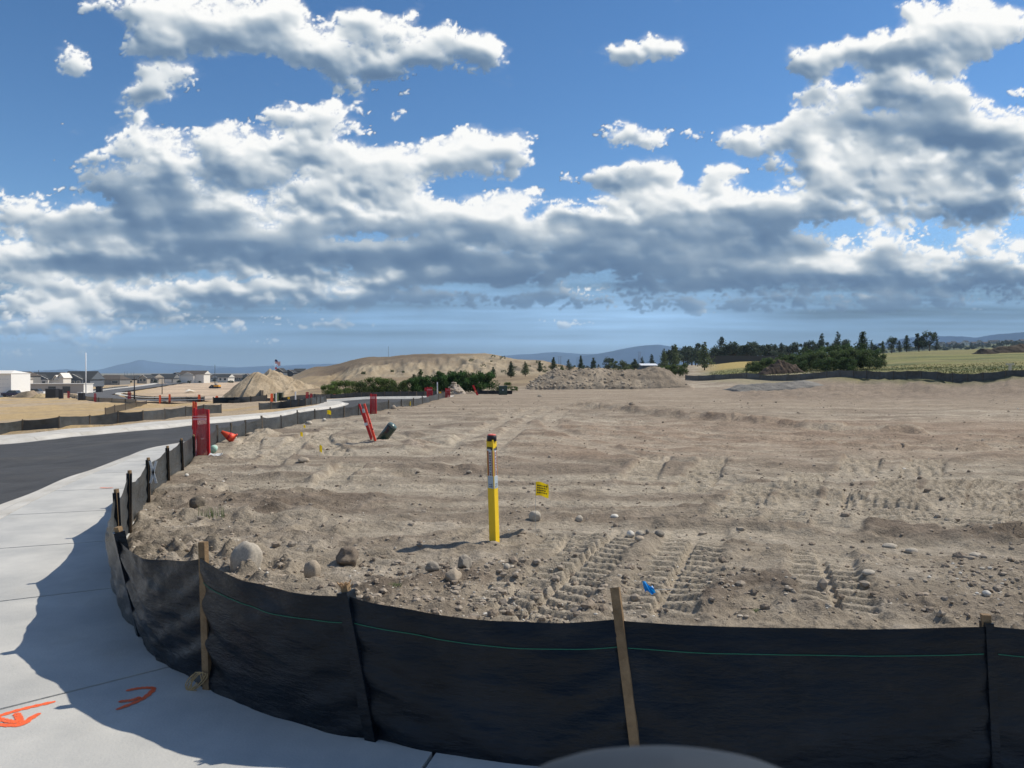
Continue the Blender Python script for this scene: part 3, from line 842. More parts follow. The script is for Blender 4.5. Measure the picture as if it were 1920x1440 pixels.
# regular plan grid clipped to the street's outline
gx = np.arange(-46, 24, .5); gy = np.arange(-26, 56, .5)
def rest_z(x, y): return G(x, y) + ROADDROP
RX, RY = np.meshgrid(gx, gy)
# ring triangulation by bmesh: outline + fill, then subdivide by cutting along y
vs = [bm.verts.new((p[0], p[1], 0)) for p in inside_pts[::2]]
fc = bm.faces.new(vs)
for yv in list(np.arange(4, 54, 1.0)) + [-10]:
    geom = bm.verts[:] + bm.edges[:] + bm.faces[:]
    bmesh.ops.bisect_plane(bm, geom=geom, plane_co=(0, yv, 0), plane_no=(0, 1, 0))
for xv in np.arange(-44, 8, 3.0):
    geom = bm.verts[:] + bm.edges[:] + bm.faces[:]
    bmesh.ops.bisect_plane(bm, geom=geom, plane_co=(xv, 0, 0), plane_no=(1, 0, 0))
bmesh.ops.triangulate(bm, faces=bm.faces[:])
for v in bm.verts: v.co.z = float(rest_z(v.co.x, v.co.y))
bmesh.ops.recalc_face_normals(bm, faces=bm.faces[:])
if sum(f.normal.z for f in bm.faces) < 0: bmesh.ops.reverse_faces(bm, faces=bm.faces[:])
me = bpy.data.meshes.new('road'); bm.to_mesh(me); bm.free()
me.materials.append(ASPH)
road = bpy.data.objects.new('road', me); COL.objects.link(road)
tag(road, 'new dark asphalt street curving away past the dirt lot', kind='structure')

# sidewalk: slabs between the joints seen in the photograph, then every 1.8 m
sw = empty('sidewalk', (0, 0, 0)); tag(sw, 'pale grey concrete sidewalk curving along the silt fence', kind='structure')
s_arc = np.concatenate([[0], np.cumsum(np.linalg.norm(np.diff(edge, axis=0), axis=1))])
def arc_at(px, py):
    p = np.array(hit(px, py)[:2]); return s_arc[np.argmin(np.linalg.norm(edge - p, axis=1))]
jA = arc_at(325, 1253); jB = arc_at(214, 1105); jZ = arc_at(812, 1412)
joints = [jZ - 7.2, jZ - 5.4, jZ - 3.6, jZ - 1.8, jZ, jA, jB] + [jB + 1.9 * k for k in range(1, 26)]
joints = [j for j in joints if 0 < j < s_arc[-1]]
def curve_at(C, s): return np.array([np.interp(s, s_arc, C[:, 0]), np.interp(s, s_arc, C[:, 1])])
gap = .02
for a, b in zip(joints[:-1], joints[1:]):
    ss = np.linspace(a + gap / 2, b - gap / 2, max(6, int((b - a) / .16)))
    A = np.stack([np.interp(ss, s_arc, edge[:, k]) for k in (0, 1)], -1)
    Bk = np.stack([np.interp(ss, s_arc, back[:, k]) for k in (0, 1)], -1)
    nn = (A - Bk); nn /= np.linalg.norm(nn, axis=1)[:, None]
    A = A + nn * .02                                  # runs a little under the fence
    Bk = Bk + nn * gap / 2
    n = len(ss); vsx = []
    for zz, off in ((0, 0), (-.10, 0)):
        for P in (A, Bk):
            for p in P: vsx.append((p[0], p[1], gz(p[0], p[1]) + zz + .012))
    fs = []
    for i in range(n - 1):
        fs.append((i, i + 1, n + i + 1, n + i))
        fs.append((2 * n + i, 3 * n + i, 3 * n + i + 1, 2 * n + i + 1))
        fs.append((n + i, n + i + 1, 3 * n + i + 1, 3 * n + i))
        fs.append((i + 1, i, 2 * n + i, 2 * n + i + 1))
    fs.append((0, n, 3 * n, 2 * n)); fs.append((n - 1, 3 * n - 1, 4 * n - 1, 2 * n - 1))
    mesh_obj('slab', vsx, fs, CONC, sw)
JF = mat('joint_filler', (.16, .155, .14), .95, .1, noise=.3, nscale=30)
strip('joint_filler', edge, back, -.018, -.018, JF, sw, 2)

# kerb and gutter in cast lengths
def kerb_run(label, A, side_pts, seglen, hi, rootname='kerb'):
    pass
kb = empty('kerb', (0, 0, 0)); tag(kb, 'pale concrete kerb and gutter along the sidewalk of the near side', kind='structure')
kk = np.arange(joints[0], min(joints[-1], s_arc[-1]), 3.0)
for a, b in zip(kk[:-1], kk[1:]):
    ss = np.linspace(a + .004, b - .004, 20)
    prof = []
    bk = np.stack([np.interp(ss, s_arc, back[:, k]) for k in (0, 1)], -1)
    gt = np.stack([np.interp(ss, s_arc, gut[:, k]) for k in (0, 1)], -1)
    cols = [(0.0, -.1), (0.0, .012), (.26, .006), (.36, -.02), (.52, -.10), (.62, -.125), (1.0, -.118), (1.0, -.2)]
    X = np.stack([bk[:, 0] * (1 - t) + gt[:, 0] * t for t, _ in cols], -1)
    Y = np.stack([bk[:, 1] * (1 - t) + gt[:, 1] * t for t, _ in cols], -1)
    Z = G(X, Y) + np.array([z for _, z in cols])[None, :]
    grid_mesh('kerb_length', X, Y, Z, CONC2, False, kb)

# far side kerb and walk round the corner
fw = empty('sidewalk', (0, 0, 0)); tag(fw, 'pale concrete kerb and walk on the far side of the street, curving round the corner', kind='structure')
t = np.linspace(0, 159, 27).astype(int)
for i in range(len(t) - 1):
    a, b = t[i], t[i + 1]
    A = farl[a:b + 1] * 1.0; B = farb[a:b + 1] * 1.0
    e = (A[-1] - A[0]) / np.linalg.norm(A[-1] - A[0]) * .006
    A[0] += e; A[-1] -= e; B[0] += e; B[-1] -= e
    cols = [(0.0, -.25), (0.0, -.12), (.12, -.115), (.2, .0), (1.0, .03), (1.0, -.25)]
    X = np.stack([A[:, 0] * (1 - q) + B[:, 0] * q for q, _ in cols], -1)
    Y = np.stack([A[:, 1] * (1 - q) + B[:, 1] * q for q, _ in cols], -1)
    Z = G(X, Y) + np.array([z for _, z in cols])[None, :]
    grid_mesh('slab', X, Y, Z, CONC2, False, fw)
# kerb beyond the cross street
cb = crf + np.array([0, .9])
cols = [(0.0, -.25), (0.0, -.12), (.3, -.11), (.45, .02), (1.0, .03), (1.0, -.2)]
X = np.stack([crf[:, 0] * (1 - q) + cb[:, 0] * q for q, _ in cols], -1); Y = np.stack([crf[:, 1] * (1 - q) + cb[:, 1] * q for q, _ in cols], -1)
o = grid_mesh('kerb', X, Y, G(X, Y) + np.array([z for _, z in cols])[None, :], CONC2, False)
tag(o, 'thin pale kerb on the far side of the cross street', kind='structure')

# the lower street far off on the left
def far_sheet(name, pxs_top, pxs_bot, m, lift, label, n=90):
    A, _ = spline([hit(*p)[:2] for p in pxs_top], n); B, _ = spline([hit(*p)[:2] for p in pxs_bot], n)
    tt = np.linspace(0, 1, 10)[None, :]
    X = A[:, :1] * (1 - tt) + B[:, :1] * tt; Y = A[:, 1:] * (1 - tt) + B[:, 1:] * tt
    o = grid_mesh(name, X, Y, G(X, Y) + lift, m, True); tag(o, label, kind='structure'); return o
ASPH2 = mat('far_asphalt', (.115, .115, .12), .85, .2, noise=.15, nscale=.3)
far_sheet('road', [(146, 743), (158, 740), (178, 736), (215, 731), (255, 727), (290, 722), (338, 717.5)], [(146, 744), (165, 747), (200, 746), (226, 737), (262, 732), (300, 726), (352, 718)], ASPH2, .38, 'lower grey street bending towards the far houses')
far_sheet('road', [(165, 747), (200, 745), (216, 743.5), (232, 748.5), (262, 752.3), (300, 753.2), (350, 753.4), (400, 752.6)], [(150, 744.5), (185, 751), (216, 753), (240, 755), (262, 756.3), (300, 756.8), (350, 756.2), (400, 754.4)], ASPH2, .37, 'lower grey street running across below the straw field')
far_sheet('sidewalk', [(143, 744), (150, 741), (178, 735.2), (215, 729.8), (252, 725.5), (285, 720.2), (298, 717.0)], [(148, 745), (156, 742), (180, 737.4), (215, 732.0), (255, 727.6), (290, 722.4), (300, 719)], CONC2, .46, 'white walk along the upper side of the lower street')
far_sheet('kerb', [(250, 738), (222, 739.5), (216, 742.5), (228, 746), (262, 750.4), (300, 751.8), (350, 752.2), (420, 751.4)], [(250, 739), (230, 740.3), (227, 742.6), (238, 745.2), (264, 749.4), (300, 750.7), (350, 751.1), (420, 750.6)], CONC2, .50, 'white kerb curving tightly round the corner of the lower street')

# sprayed orange utility marks on the sidewalk, drawn as thin paint on the slabs
PAINT = mat('orange_paint', (.95, .15, .05), .7, .3, noise=.12, nscale=20)
PAINT2 = mat('faded_paint', (.80, .24, .14), .7, .3, noise=.3, nscale=20)
for m_ in (PAINT, PAINT2):
    nt = m_.node_tree; b_ = nt.nodes['Principled BSDF']; tc_ = nt.nodes.new('ShaderNodeTexCoord'); n_ = nt.nodes.new('ShaderNodeTexNoise'); n_.inputs['Scale'].default_value = 140; n_.inputs['Detail'].default_value = 3
    n_.inputs['Roughness'].default_value = .7; nt.links.new(tc_.outputs['Object'], n_.inputs['Vector'])
    r_ = nt.nodes.new('ShaderNodeMapRange'); r_.inputs[1].default_value = .36; r_.inputs[2].default_value = .44; nt.links.new(n_.outputs['Fac'], r_.inputs[0]); nt.links.new(r_.outputs[0], b_.inputs['Alpha'])
def paint(label, strokes, w, m, lift=.0140, parent=None, name='paint_mark', cat='paint mark'):
    b = MB(); k = 0
    for st in strokes:
        P = [np.array(hit(*p)[:2]) for p in st]
        q, L = spline(P, 24) if len(P) > 2 else (np.array([P[0] + (P[1] - P[0]) * u for u in np.linspace(0, 1, 12)]), 1)
        tq = np.gradient(q, axis=0); tq /= np.linalg.norm(tq, axis=1)[:, None]; nq = np.stack([-tq[:, 1], tq[:, 0]], -1)
        ww = w * (1 + .18 * np.sin(np.arange(len(q)) * 1.7 + k)) * np.clip(np.minimum(np.arange(len(q)) + 1.2, len(q) - np.arange(len(q)) + .2) / 3, .35, 1)
        vs = []
        for i, p in enumerate(q):
            for s_ in (-1, 1):
                e = p + nq[i] * s_ * ww[i] / 2; vs.append((e[0], e[1], gz(*e) + lift + k * .0006))
        b.add(vs, [(2 * i, 2 * i + 1, 2 * i + 3, 2 * i + 2) for i in range(len(q) - 1)]); k += 1
    o = b.build(name, m); tag(o, label, cat); return o
paint('orange sprayed arrow with a barbed tail on the concrete nearest the lower stake',
      [[(236, 1300), (262, 1295), (290, 1294)], [(290, 1294), (282, 1304), (262, 1318), (218, 1336)], [(222, 1321), (246, 1318), (264, 1312)]], .030, PAINT)
paint('orange sprayed line and hooked arrow along the sidewalk joint',
      [[(-10, 1350), (40, 1335), (104, 1320)], [(-20, 1364), (10, 1365), (40, 1364), (58, 1352), (75, 1342)], [(30, 1342), (36, 1352), (38, 1362)], [(-10, 1351), (12, 1357), (36, 1360)]], .034, PAINT)
paint('short faded orange dash on the sidewalk beside the fence stake', [[(188, 916), (200, 916.5), (212, 916)]], .05, PAINT2)
paint('small orange dash at the foot of the wood-topped stake', [[(236, 891), (243, 891)]], .05, PAINT2)
# ------------------------------------------------------------------ silt fences
random.seed(4)
def fabric_mat(name, col, rough=.42, spec=.5):
    m = bpy.data.materials.new(name); m.use_nodes = True
    nt = m.node_tree; b = nt.nodes['Principled BSDF']
    b.inputs['Roughness'].default_value = rough; b.inputs['Specular IOR Level'].default_value = spec
    tc = nt.nodes.new('ShaderNodeTexCoord')
    n = nt.nodes.new('ShaderNodeTexNoise'); n.inputs['Scale'].default_value = 3; n.inputs['Detail'].default_value = 6
    nt.links.new(tc.outputs['Object'], n.inputs['Vector'])
    r = nt.nodes.new('ShaderNodeValToRGB'); r.color_ramp.elements[0].color = (*[c * .75 for c in col], 1); r.color_ramp.elements[1].color = (*[c * 1.4 for c in col], 1)
    r.color_ramp.elements[0].position = .35; r.color_ramp.elements[1].position = .7
    nt.links.new(n.outputs['Fac'], r.inputs[0]); nt.links.new(r.outputs[0], b.inputs['Base Color'])
    # fine weave and small creases
    w = nt.nodes.new('ShaderNodeTexWave'); w.wave_type = 'BANDS'; w.bands_direction = 'Z'; w.inputs['Scale'].default_value = 130; w.inputs['Distortion'].default_value = 1.5
    nt.links.new(tc.outputs['Object'], w.inputs['Vector'])
    n2 = nt.nodes.new('ShaderNodeTexNoise'); n2.inputs['Scale'].default_value = 9; n2.inputs['Detail'].default_value = 5; n2.inputs['Roughness'].default_value = .6
    mp = nt.nodes.new('ShaderNodeMapping'); mp.inputs['Scale'].default_value = (.5, .5, 1.8)
    nt.links.new(tc.outputs['Object'], mp.inputs[0]); nt.links.new(mp.outputs[0], n2.inputs['Vector'])
    b1 = nt.nodes.new('ShaderNodeBump'); b1.inputs['Strength'].default_value = .18; b1.inputs['Distance'].default_value = .002
    nt.links.new(w.outputs['Fac'], b1.inputs['Height'])
    b2 = nt.nodes.new('ShaderNodeBump'); b2.inputs['Strength'].default_value = .6; b2.inputs['Distance'].default_value = .03
    nt.links.new(n2.outputs['Fac'], b2.inputs['Height']); nt.links.new(b1.outputs['Normal'], b2.inputs['Normal'])
    nt.links.new(b2.outputs['Normal'], b.inputs['Normal'])
    MATS[name] = m
    return m
FAB = fabric_mat('black_woven_fabric', (.006, .010, .016), .28, .24)
FABG = fabric_mat('lit_dusty_fabric', (.045, .050, .054), .42, .45)
stain(FAB, (.035, .035, .036), 1.3, .52, .80); stain(FABG, (.10, .095, .085), 2.0, .50, .78)
WOOD = mat('stake_wood', (.30, .205, .115), .8, .2, col2=(.17, .11, .06), nscale=9, bump=.3, bscale=60)
WOODD = mat('weathered_wood', (.12, .10, .08), .85, .2, noise=.3, nscale=12)
GREEN = mat('green_thread', (.02, .16, .10), .6, .3)
TWINE = mat('torn_twine', (.42, .30, .16), .9, .1)

def stake_mesh(name, base, top, parent, m=WOOD, w=.036, t=.036, deep=.12):
    b = Vector(base); tp = Vector(top); d = (tp - b).normalized()
    mb = MB(); mb.bar(b - d * deep, tp, w, t, up=(-.3, -1, 0))
    o = mb.build(name, m, parent); return o

def panel(parent, A, B, za, zb, sag, belly, out, nu=26, nv=14, m=FAB, seed=0, wr=.012, low=0.0, name='fabric_panel', lean=(0, 0), topwave=.006, foot=None, curve=None):
    """A, B: base points (x,y,z); za, zb: height of the fabric at each end; out: outward unit normal"""
    u = np.linspace(0, 1, nu)[None, :]; v = np.linspace(0, 1, nv)[:, None]
    L = math.hypot(B[0] - A[0], B[1] - A[1])
    bx = A[0] * (1 - u) + B[0] * u; by = A[1] * (1 - u) + B[1] * u
    if curve is not None:
        bx, by = curve(u)
    if foot is None:
        g = G(bx, by)
    else: g = A[2] * (1 - u) + B[2] * u
    bow = np.sin(np.pi * u)
    hgt = za * (1 - u) + zb * u - sag * (4 * u * (1 - u)) ** .8
    hgt = hgt + (vn(u * 5 + seed, u * 0 + seed, seed) - .5) * topwave * 2
    Z = g - .03 + (hgt + .03) * v + low
    prof = (.75 + .5 * np.sin(np.pi * np.clip(v * .9 + .05, 0, 1))) * (1 - .35 * v)
    off = belly * bow * prof
    # creases: tight fans from the stakes and slack horizontal folds
    e = np.exp(-u * L / .28) ; e2 = np.exp(-(1 - u) * L / .28)
    fan = np.sin((v * 26 + u * L * 16 + seed)) * e + np.sin((v * 23 - u * L * 14 + seed * 2.1)) * e2
    n = (fbm(u * L * 2.2 + seed * 3.3, v * 3.2 + seed, 4, seed + 11) - .5)
    diag = (1 - np.abs(2 * fbm(u * L * 1.4 + v * 1.8 + seed, v * 3.4 - u * L * 1.2, 3, seed + 4) - 1)) - .6
    off = off + wr * fan * .8 * (1 - v * .7) + wr * 2.2 * n * bow + wr * 1.6 * diag * bow
    X = bx + out[0] * off + lean[0] * v * (1 - 0 * u); Y = by + out[1] * off + lean[1] * v
    X = X + 0 * v; Y = Y + 0 * v
    o = grid_mesh(name, X, Y, Z + 0 * u, m, True, parent)
    return o, X, Y, Z

# --- the long black fence round the corner of the lot, nearest the camera
def P0(px, py, d):  # point at a depth
    return ((px - CX) * d / F, d, CAMH - (py - HOR) * d / F)
nf = empty('silt_fence', (0, 0, 0))
tag(nf, 'long black silt fence with a green thread curving along the sidewalk in front', 'silt fence', 'silt fences')
near = [  # base xy, top (px,py,depth) , fabric height, bare stake on the street side?, fabric leans
 dict(b=(4.05, 3.14), t=(4.02, 3.2, .70), h=.60, bare=0),
 dict(b=(2.02, 3.25), t=P0(1848, 1152, 3.29), h=.625, bare=0),
 dict(b=(.535, 3.27), t=P0(1153, 1100, 3.50), h=.60, bare=1),
 dict(b=(-.63, 3.57), t=P0(647, 1096, 3.60), h=.665, bare=0),
 dict(b=(-1.60, 4.14), t=P0(386, 1015, 4.17), h=.70, bare=1),
 dict(b=(-2.36, 4.97), t=P0(221, 988, 4.88), h=.655, bare=0),
 dict(b=(-3.24, 6.42), t=P0(218, 917, 6.40), h=.66, bare=0),
 dict(b=(-4.0, 8.1), t=P0(243, 882, 8.05), h=.60, bare=0),
 dict(b=(-4.60, 9.8), t=P0(278, 858, 9.75), h=.56, bare=0),
 dict(b=(-5.10, 11.5), t=P0(314, 836, 11.45), h=.54, bare=0),
 dict(b=(-5.42, 12.75), t=P0(340, 822, 12.7), h=.55, bare=0),
 dict(b=(-5.95, 14.5), t=P0(363, 815, 14.4), h=.50, bare=0),
]
# cut the wrapped stakes' tops
TIP = mat('cut_stake_end', (.42, .27, .15), .8, .2, noise=.3, nscale=40)
prev = None
for i, s in enumerate(near):
    bx, by = s['b']; bz = gz(bx, by)
    tp = s['t'] if len(s['t']) == 3 and i > 0 else (4.02, 3.2, .70)
    k = np.argmin(np.hypot(edge[:, 0] - bx, edge[:, 1] - by)); on = nrm[k]
    s['o'] = on; s['base'] = (bx, by, bz)
    offs = .030 if s['bare'] else .0
    base = (bx + on[0] * offs, by + on[1] * offs, bz)
    top = (tp[0] + on[0] * offs * .5, tp[1] + on[1] * offs * .5, tp[2])
    s['top'] = top
    stake_mesh('stake', base, top, nf, WOOD, .040 if s['bare'] else (.034 if i < 6 else .028), .034 if i < 6 else .028)
    if not s['bare']:
        # fabric stapled round the stake: a dark sleeve that stops just under the cut end
        d = Vector(top) - Vector(base)
        b = MB(); q0 = Vector(base) + Vector((on[0], on[1], 0)) * .018; q1 = Vector(base) + d * (1 - .030 / d.length) + Vector((on[0], on[1], 0)) * .010
        w_ = (.056, .066) if 1 < i < 6 else (.034, .052)
        b.bar(q0 - Vector((on[0], on[1], 0)) * .008, q1 - Vector((on[0], on[1], 0)) * .006, w_[0], w_[1], up=(-on[0], -on[1], 0)); b.build('fabric_sleeve', FAB, nf)
for i in range(len(near) - 1):
    a, b = near[i], near[i + 1]
    n_ = (a['o'] + b['o']); n_ = n_ / np.linalg.norm(n_)
    la = (Vector(a['top']) - Vector(a['base'])); lb = (Vector(b['top']) - Vector(b['base']))
    lean = ((la.x + lb.x) / 2 * .9, (la.y + lb.y) / 2 * .9)
    A, B = a['base'], b['base']
    sag = [.03, .02, .035, .03, .06, .13, .15, .13, .07, .06, .05][i]
    belly = [.01, .01, .015, .02, .03, .02, .01, .02, .04, .04, .04][i]
    wr = [.014, .012, .020, .024, .036, .030, .016, .014, .012, .01, .01][i]
    ha, hb = a['h'], b['h']
    # endpoints lean with their own stakes: build with per-end lean
    nu, nv = (64, 30) if i < 6 else (30, 12)
    m = FAB if i < 5 else FABG  # farther panels paler: dust, plus sunlight on the field side put into the colour
    ka = s_arc[np.argmin(np.hypot(edge[:, 0] - A[0], edge[:, 1] - A[1]))]; kb_ = s_arc[np.argmin(np.hypot(edge[:, 0] - B[0], edge[:, 1] - B[1]))]
    pa, pb = curve_at(edge, ka), curve_at(edge, kb_)
    def cv(u, ka=ka, kb_=kb_, pa=pa, pb=pb, A=A, B=B):
        s_ = ka * (1 - u) + kb_ * u
        cx_ = np.interp(s_, s_arc, edge[:, 0]); cy_ = np.interp(s_, s_arc, edge[:, 1])
        return (cx_ + (A[0] - pa[0]) * (1 - u) + (B[0] - pb[0]) * u + n_[0] * .02, cy_ + (A[1] - pa[1]) * (1 - u) + (B[1] - pb[1]) * u + n_[1] * .02)
    o, X, Y, Z = panel(nf, A, B, ha, hb, sag, belly, n_, nu, nv, curve=cv, m=m, seed=i + 1, wr=wr)
    u = np.linspace(0, 1, nu)[None, :]; v = np.linspace(0, 1, nv)[:, None]
    f = (Z - G(X, Y)) / .7
    X2 = X + (la.x * (1 - u) + lb.x * u) * f; Y2 = Y + (la.y * (1 - u) + lb.y * u) * f
    co = np.stack([X2, Y2, Z], -1).reshape(-1, 3).astype(np.float32)
    o.data.vertices.foreach_set('co', co.ravel()); o.data.update()
    if i < 5:
        # coloured marker thread woven in below the top hem
        r = int(nv * (.80 if i != 2 else .80))
        pts = [(X2[r, j] + n_[0] * .003, Y2[r, j] + n_[1] * .003, Z[r, j]) for j in range(1, nu - 1)]
        b_ = MB()
        for p, q in zip(pts[:-1], pts[1:]): b_.bar(p, q, .0030, .0018, up=(n_[0], n_[1], 0))
        if i < 4: b_.build('green_thread', GREEN, nf)
# splintered, hammered head on the stake between the two long panels
tpx = near[3]['top']
b = MB(); random.seed(9)
for k in range(26):
    a = random.uniform(0, 6.28); r = random.uniform(.004, .022); l = random.uniform(.012, .032)
    p = Vector((tpx[0] + math.cos(a) * r, tpx[1] + math.sin(a) * r, tpx[2] - .012))
    b.bar(p, p + Vector((math.cos(a) * .016, math.sin(a) * .016, l)), .006, .004)
b.build('splintered_head', TIP, nf)
# torn twine loop at the foot of the bare stake
bs = near[4]['base']; on = near[4]['o']
b = MB()
for k in range(5):
    a0 = random.uniform(-.4, .4); pts = []
    for t in np.linspace(0, 1, 9):
        pts.append((bs[0] - .03 + math.cos(a0 + t * 4.6) * (.03 + .008 * k) + on[0] * .06, bs[1] + math.sin(a0 + t * 3) * .012 + on[1] * .07, bs[2] + .06 + .05 * math.sin(t * 5.2 + k * .5)))
    b.tube(pts, .0035, 5)
b.build('twine', TWINE, nf)
# white spray X on the field side of one panel
XM = mat('white_spray', (.55, .56, .56), .7, .2, noise=.2, nscale=60)
b = MB()
pm = Vector(P0(287, 884, 9.3)); 
for (a, c) in (((281, 864), (293, 906)), ((293, 864), (282, 906))):
    p = Vector(P0(a[0], a[1], 9.22)); q = Vector(P0(c[0], c[1], 9.22)); prevp = None
    b.bar(p, q, .028, .004, up=(0, -1, 0))
b.build('white_cross', XM, nf)

# --- generic runs of silt fence made of stakes and panels
def run(label, pts, h, sag=.03, belly=.03, m=FABG, seed=0, tip=.05, group='silt fences', stake_m=WOODD, nu=10, nv=5, name='silt_fence', w=.04, flags=None, tilt=.04):
    r = empty(name, (0, 0, 0)); tag(r, label, 'silt fence', group)
    random.seed(seed + 100)
    sm = None
    P = [(p[0], p[1], gz(p[0], p[1])) for p in pts]
    hs = [h * random.uniform(.9, 1.1) for _ in P]
    for i, p in enumerate(P):
        if sm is None:
            mb = MB(); mb.box(-w / 2, w / 2, -w / 2, w / 2, -.1, 1.0); o = mb.build('stake', stake_m, r); sm = o.data
        else:
            o = bpy.data.objects.new('stake', sm); COL.objects.link(o); o.parent = r
        o.location = p; o.scale = (1, 1, hs[i] + tip); o.rotation_euler = (random.uniform(-tilt, tilt), random.uniform(-tilt, tilt), random.uniform(0, 3))
    for i in range(len(P) - 1):
        a, b = P[i], P[i + 1]
        t = np.array([b[0] - a[0], b[1] - a[1]]); t /= np.linalg.norm(t) + 1e-9
        n_ = np.array([-t[1], t[0]])
        panel(r, a, b, hs[i], hs[i + 1], sag * random.uniform(.5, 1.6), belly * random.uniform(-1, 1.4), n_, nu, nv, m, seed=seed + i, wr=.014 * h / .5 if nu > 4 else 0, topwave=.01)
    return r, P
# second stretch on our side: from the red netting to the corner of the cross street
pts = [hit(*p)[:2] for p in [(372, 862), (388, 850), (407, 839), (433, 830), (460, 822), (492, 814), (527, 806), (558, 798), (590, 792), (619, 787), (645, 784), (672, 780), (705, 775), (728, 771), (752, 767), (775, 763), (792, 759), (806, 756), (822, 750), (838, 745)]]
run('low dusty black silt fence between the netting post and the far street corner', pts, .42, sag=.04, belly=.05, seed=20, nu=16, nv=8)
# far kerb, left part
pts = [hit(*p)[:2] for p in [(-70, 820), (-15, 815.5), (42, 810), (111, 804.5), (168, 799), (221, 794), (268, 789.5), (309, 785.5), (348, 782), (382, 778.5), (415, 775.5)]]
run('black silt fence standing behind the far walk at the left edge', pts, .50, sag=.035, belly=.06, seed=40, nu=12, nv=6, tip=.03)
# corner return panels
pts = [hit(*p)[:2] for p in [(486, 769.5), (508, 768), (527, 766.2), (545, 764.7), (559, 763.2), (573, 761.8), (584, 760.2), (594, 758.8), (601, 757.4), (607, 756), (612, 754.5)]]
run('short closely staked black silt fence rounding the street corner', pts, .44, sag=.03, belly=.08, seed=60, nu=8, nv=5, tip=.03)
# beyond the cross street
pts = [at(px, d)[:2] for px, d in [(415, 84), (450, 80), (485, 76), (520, 71), (555, 66), (590, 61), (620, 57.5), (650, 56.5), (664, 56.2), (678, 56), (692, 55.9), (706, 55.8), (721, 55.7), (736, 55.6), (751, 55.6), (766, 55.7), (781, 55.8), (796, 56), (812, 56.3), (828, 56.8), (842, 57.2)]]
run('long low black silt fence lining the far side of the cross street', pts, .36, sag=.03, belly=.04, seed=80, nu=4, nv=3, tip=.03)
# right side, on top of the berm
pts = []
for px, d in [(1285, 101), (1310, 97), (1340, 93.5), (1370, 90), (1400, 86.5), (1425, 83.5), (1450, 81), (1475, 78.5), (1500, 76), (1525, 74), (1550, 72), (1575, 70), (1600, 68), (1625, 66.5), (1650, 65), (1675, 63.5), (1700, 62.2), (1727, 61), (1757, 59.5), (1786, 58.3), (1814, 57.2), (1843, 56.3), (1885, 55.2), (1930, 54)]:
    pts.append(at(px, d)[:2])
run('long black silt fence along the top of the dirt berm on the right', pts, .66, sag=.05, belly=.12, seed=100, nu=5, nv=4, tip=.02)
# lower street fences
pts = [hit(*p)[:2] for p in [(128, 742), (140, 746.5), (160, 750), (185, 753), (210, 755), (235, 757), (255, 758)]]
run('thin black silt fence below the lower street by the tall dark pole', pts, .62, sag=0, belly=.0, seed=140, nu=2, nv=2, m=FAB, w=.1)
pts = [hit(*p)[:2] for p in [(198, 779), (215, 774), (235, 768), (255, 763), (275, 759)]]
run('black silt fence slanting up across the straw-coloured field', pts, .5, sag=.02, belly=.0, seed=150, nu=3, nv=2, m=FAB, w=.06)
pts = [hit(*p)[:2] for p in [(232, 741), (242, 745), (262, 748), (290, 750), (320, 751.5), (350, 752), (383, 751)]]
run('black silt fence hugging the inside curve of the lower street', pts, .6, sag=0, belly=.0, seed=160, nu=2, nv=2, m=FAB, w=.1)
pts = [hit(*p)[:2] for p in [(400, 757), (440, 755.5), (470, 754.5), (500, 753.5)]]
run('dark silt fence starting beside the small orange netting', pts, .62, sag=0, belly=.0, seed=170, nu=2, nv=2, m=FAB, w=.1)
pts = [hit(*p)[:2] for p in [(158, 736.5), (185, 733.5), (215, 729.5), (240, 727)]]
run('faint black silt fence above the walk of the lower street', pts, .8, sag=0, belly=.0, seed=180, nu=2, nv=2, m=FAB, w=.1)
pts = [hit(*p)[:2] for p in [(470, 731), (480, 738), (493, 746)]]
run('short dark silt fence running down the foot of the tan dirt pile', pts, 1.1, sag=0, belly=.0, seed=190, nu=2, nv=2, m=FAB, w=.1)
pts = [at(px, d)[:2] for px, d in [(895, 60), (915, 59.5), (938, 59), (960, 58.6)]]
run('low black silt fence behind the green utility box', pts, .28, sag=0, belly=.0, seed=200, nu=3, nv=2, m=FAB)
# ------------------------------------------------------------------ things standing on the lot
YEL = mat('yellow_plastic', (.86, .58, .015), .38, .45, noise=.05, nscale=14)
BLK = mat('black_plastic', (.02, .02, .025), .4, .4)
PINK = mat('pink_cap', (.75, .16, .13), .5, .3)
WHT = mat('white_sticker', (.62, .65, .70), .5, .3)
BRN = mat('orange_brown_sticker', (.40, .13, .04), .5, .3)
PALEB = mat('pale_blue_sticker', (.42, .50, .58), .5, .3, noise=.15, nscale=120)
RED = mat('red_plastic', (.55, .025, .03), .5, .35, noise=.12, nscale=6)
ORG = mat('orange_plastic', (.85, .10, .04), .45, .4, noise=.1, nscale=6)
MINT = mat('mint_plastic', (.35, .58, .48), .5, .4, noise=.1, nscale=10)
DGREEN = mat('dark_green_enamel', (.012, .040, .032), .25, .6, noise=.15, nscale=5)
METAL = mat('dull_metal', (.45, .48, .5), .4, .5, metal=.6)
YFLAG = mat('yellow_vinyl', (.90, .55, .01), .35, .4, trans=.25)
BFLAG = mat('blue_vinyl', (.01, .28, .75), .4, .4, trans=.2)
DARKP = mat('dark_pole', (.03, .03, .035), .6, .3)
WPOLE = mat('white_pole', (.75, .76, .78), .5, .3)

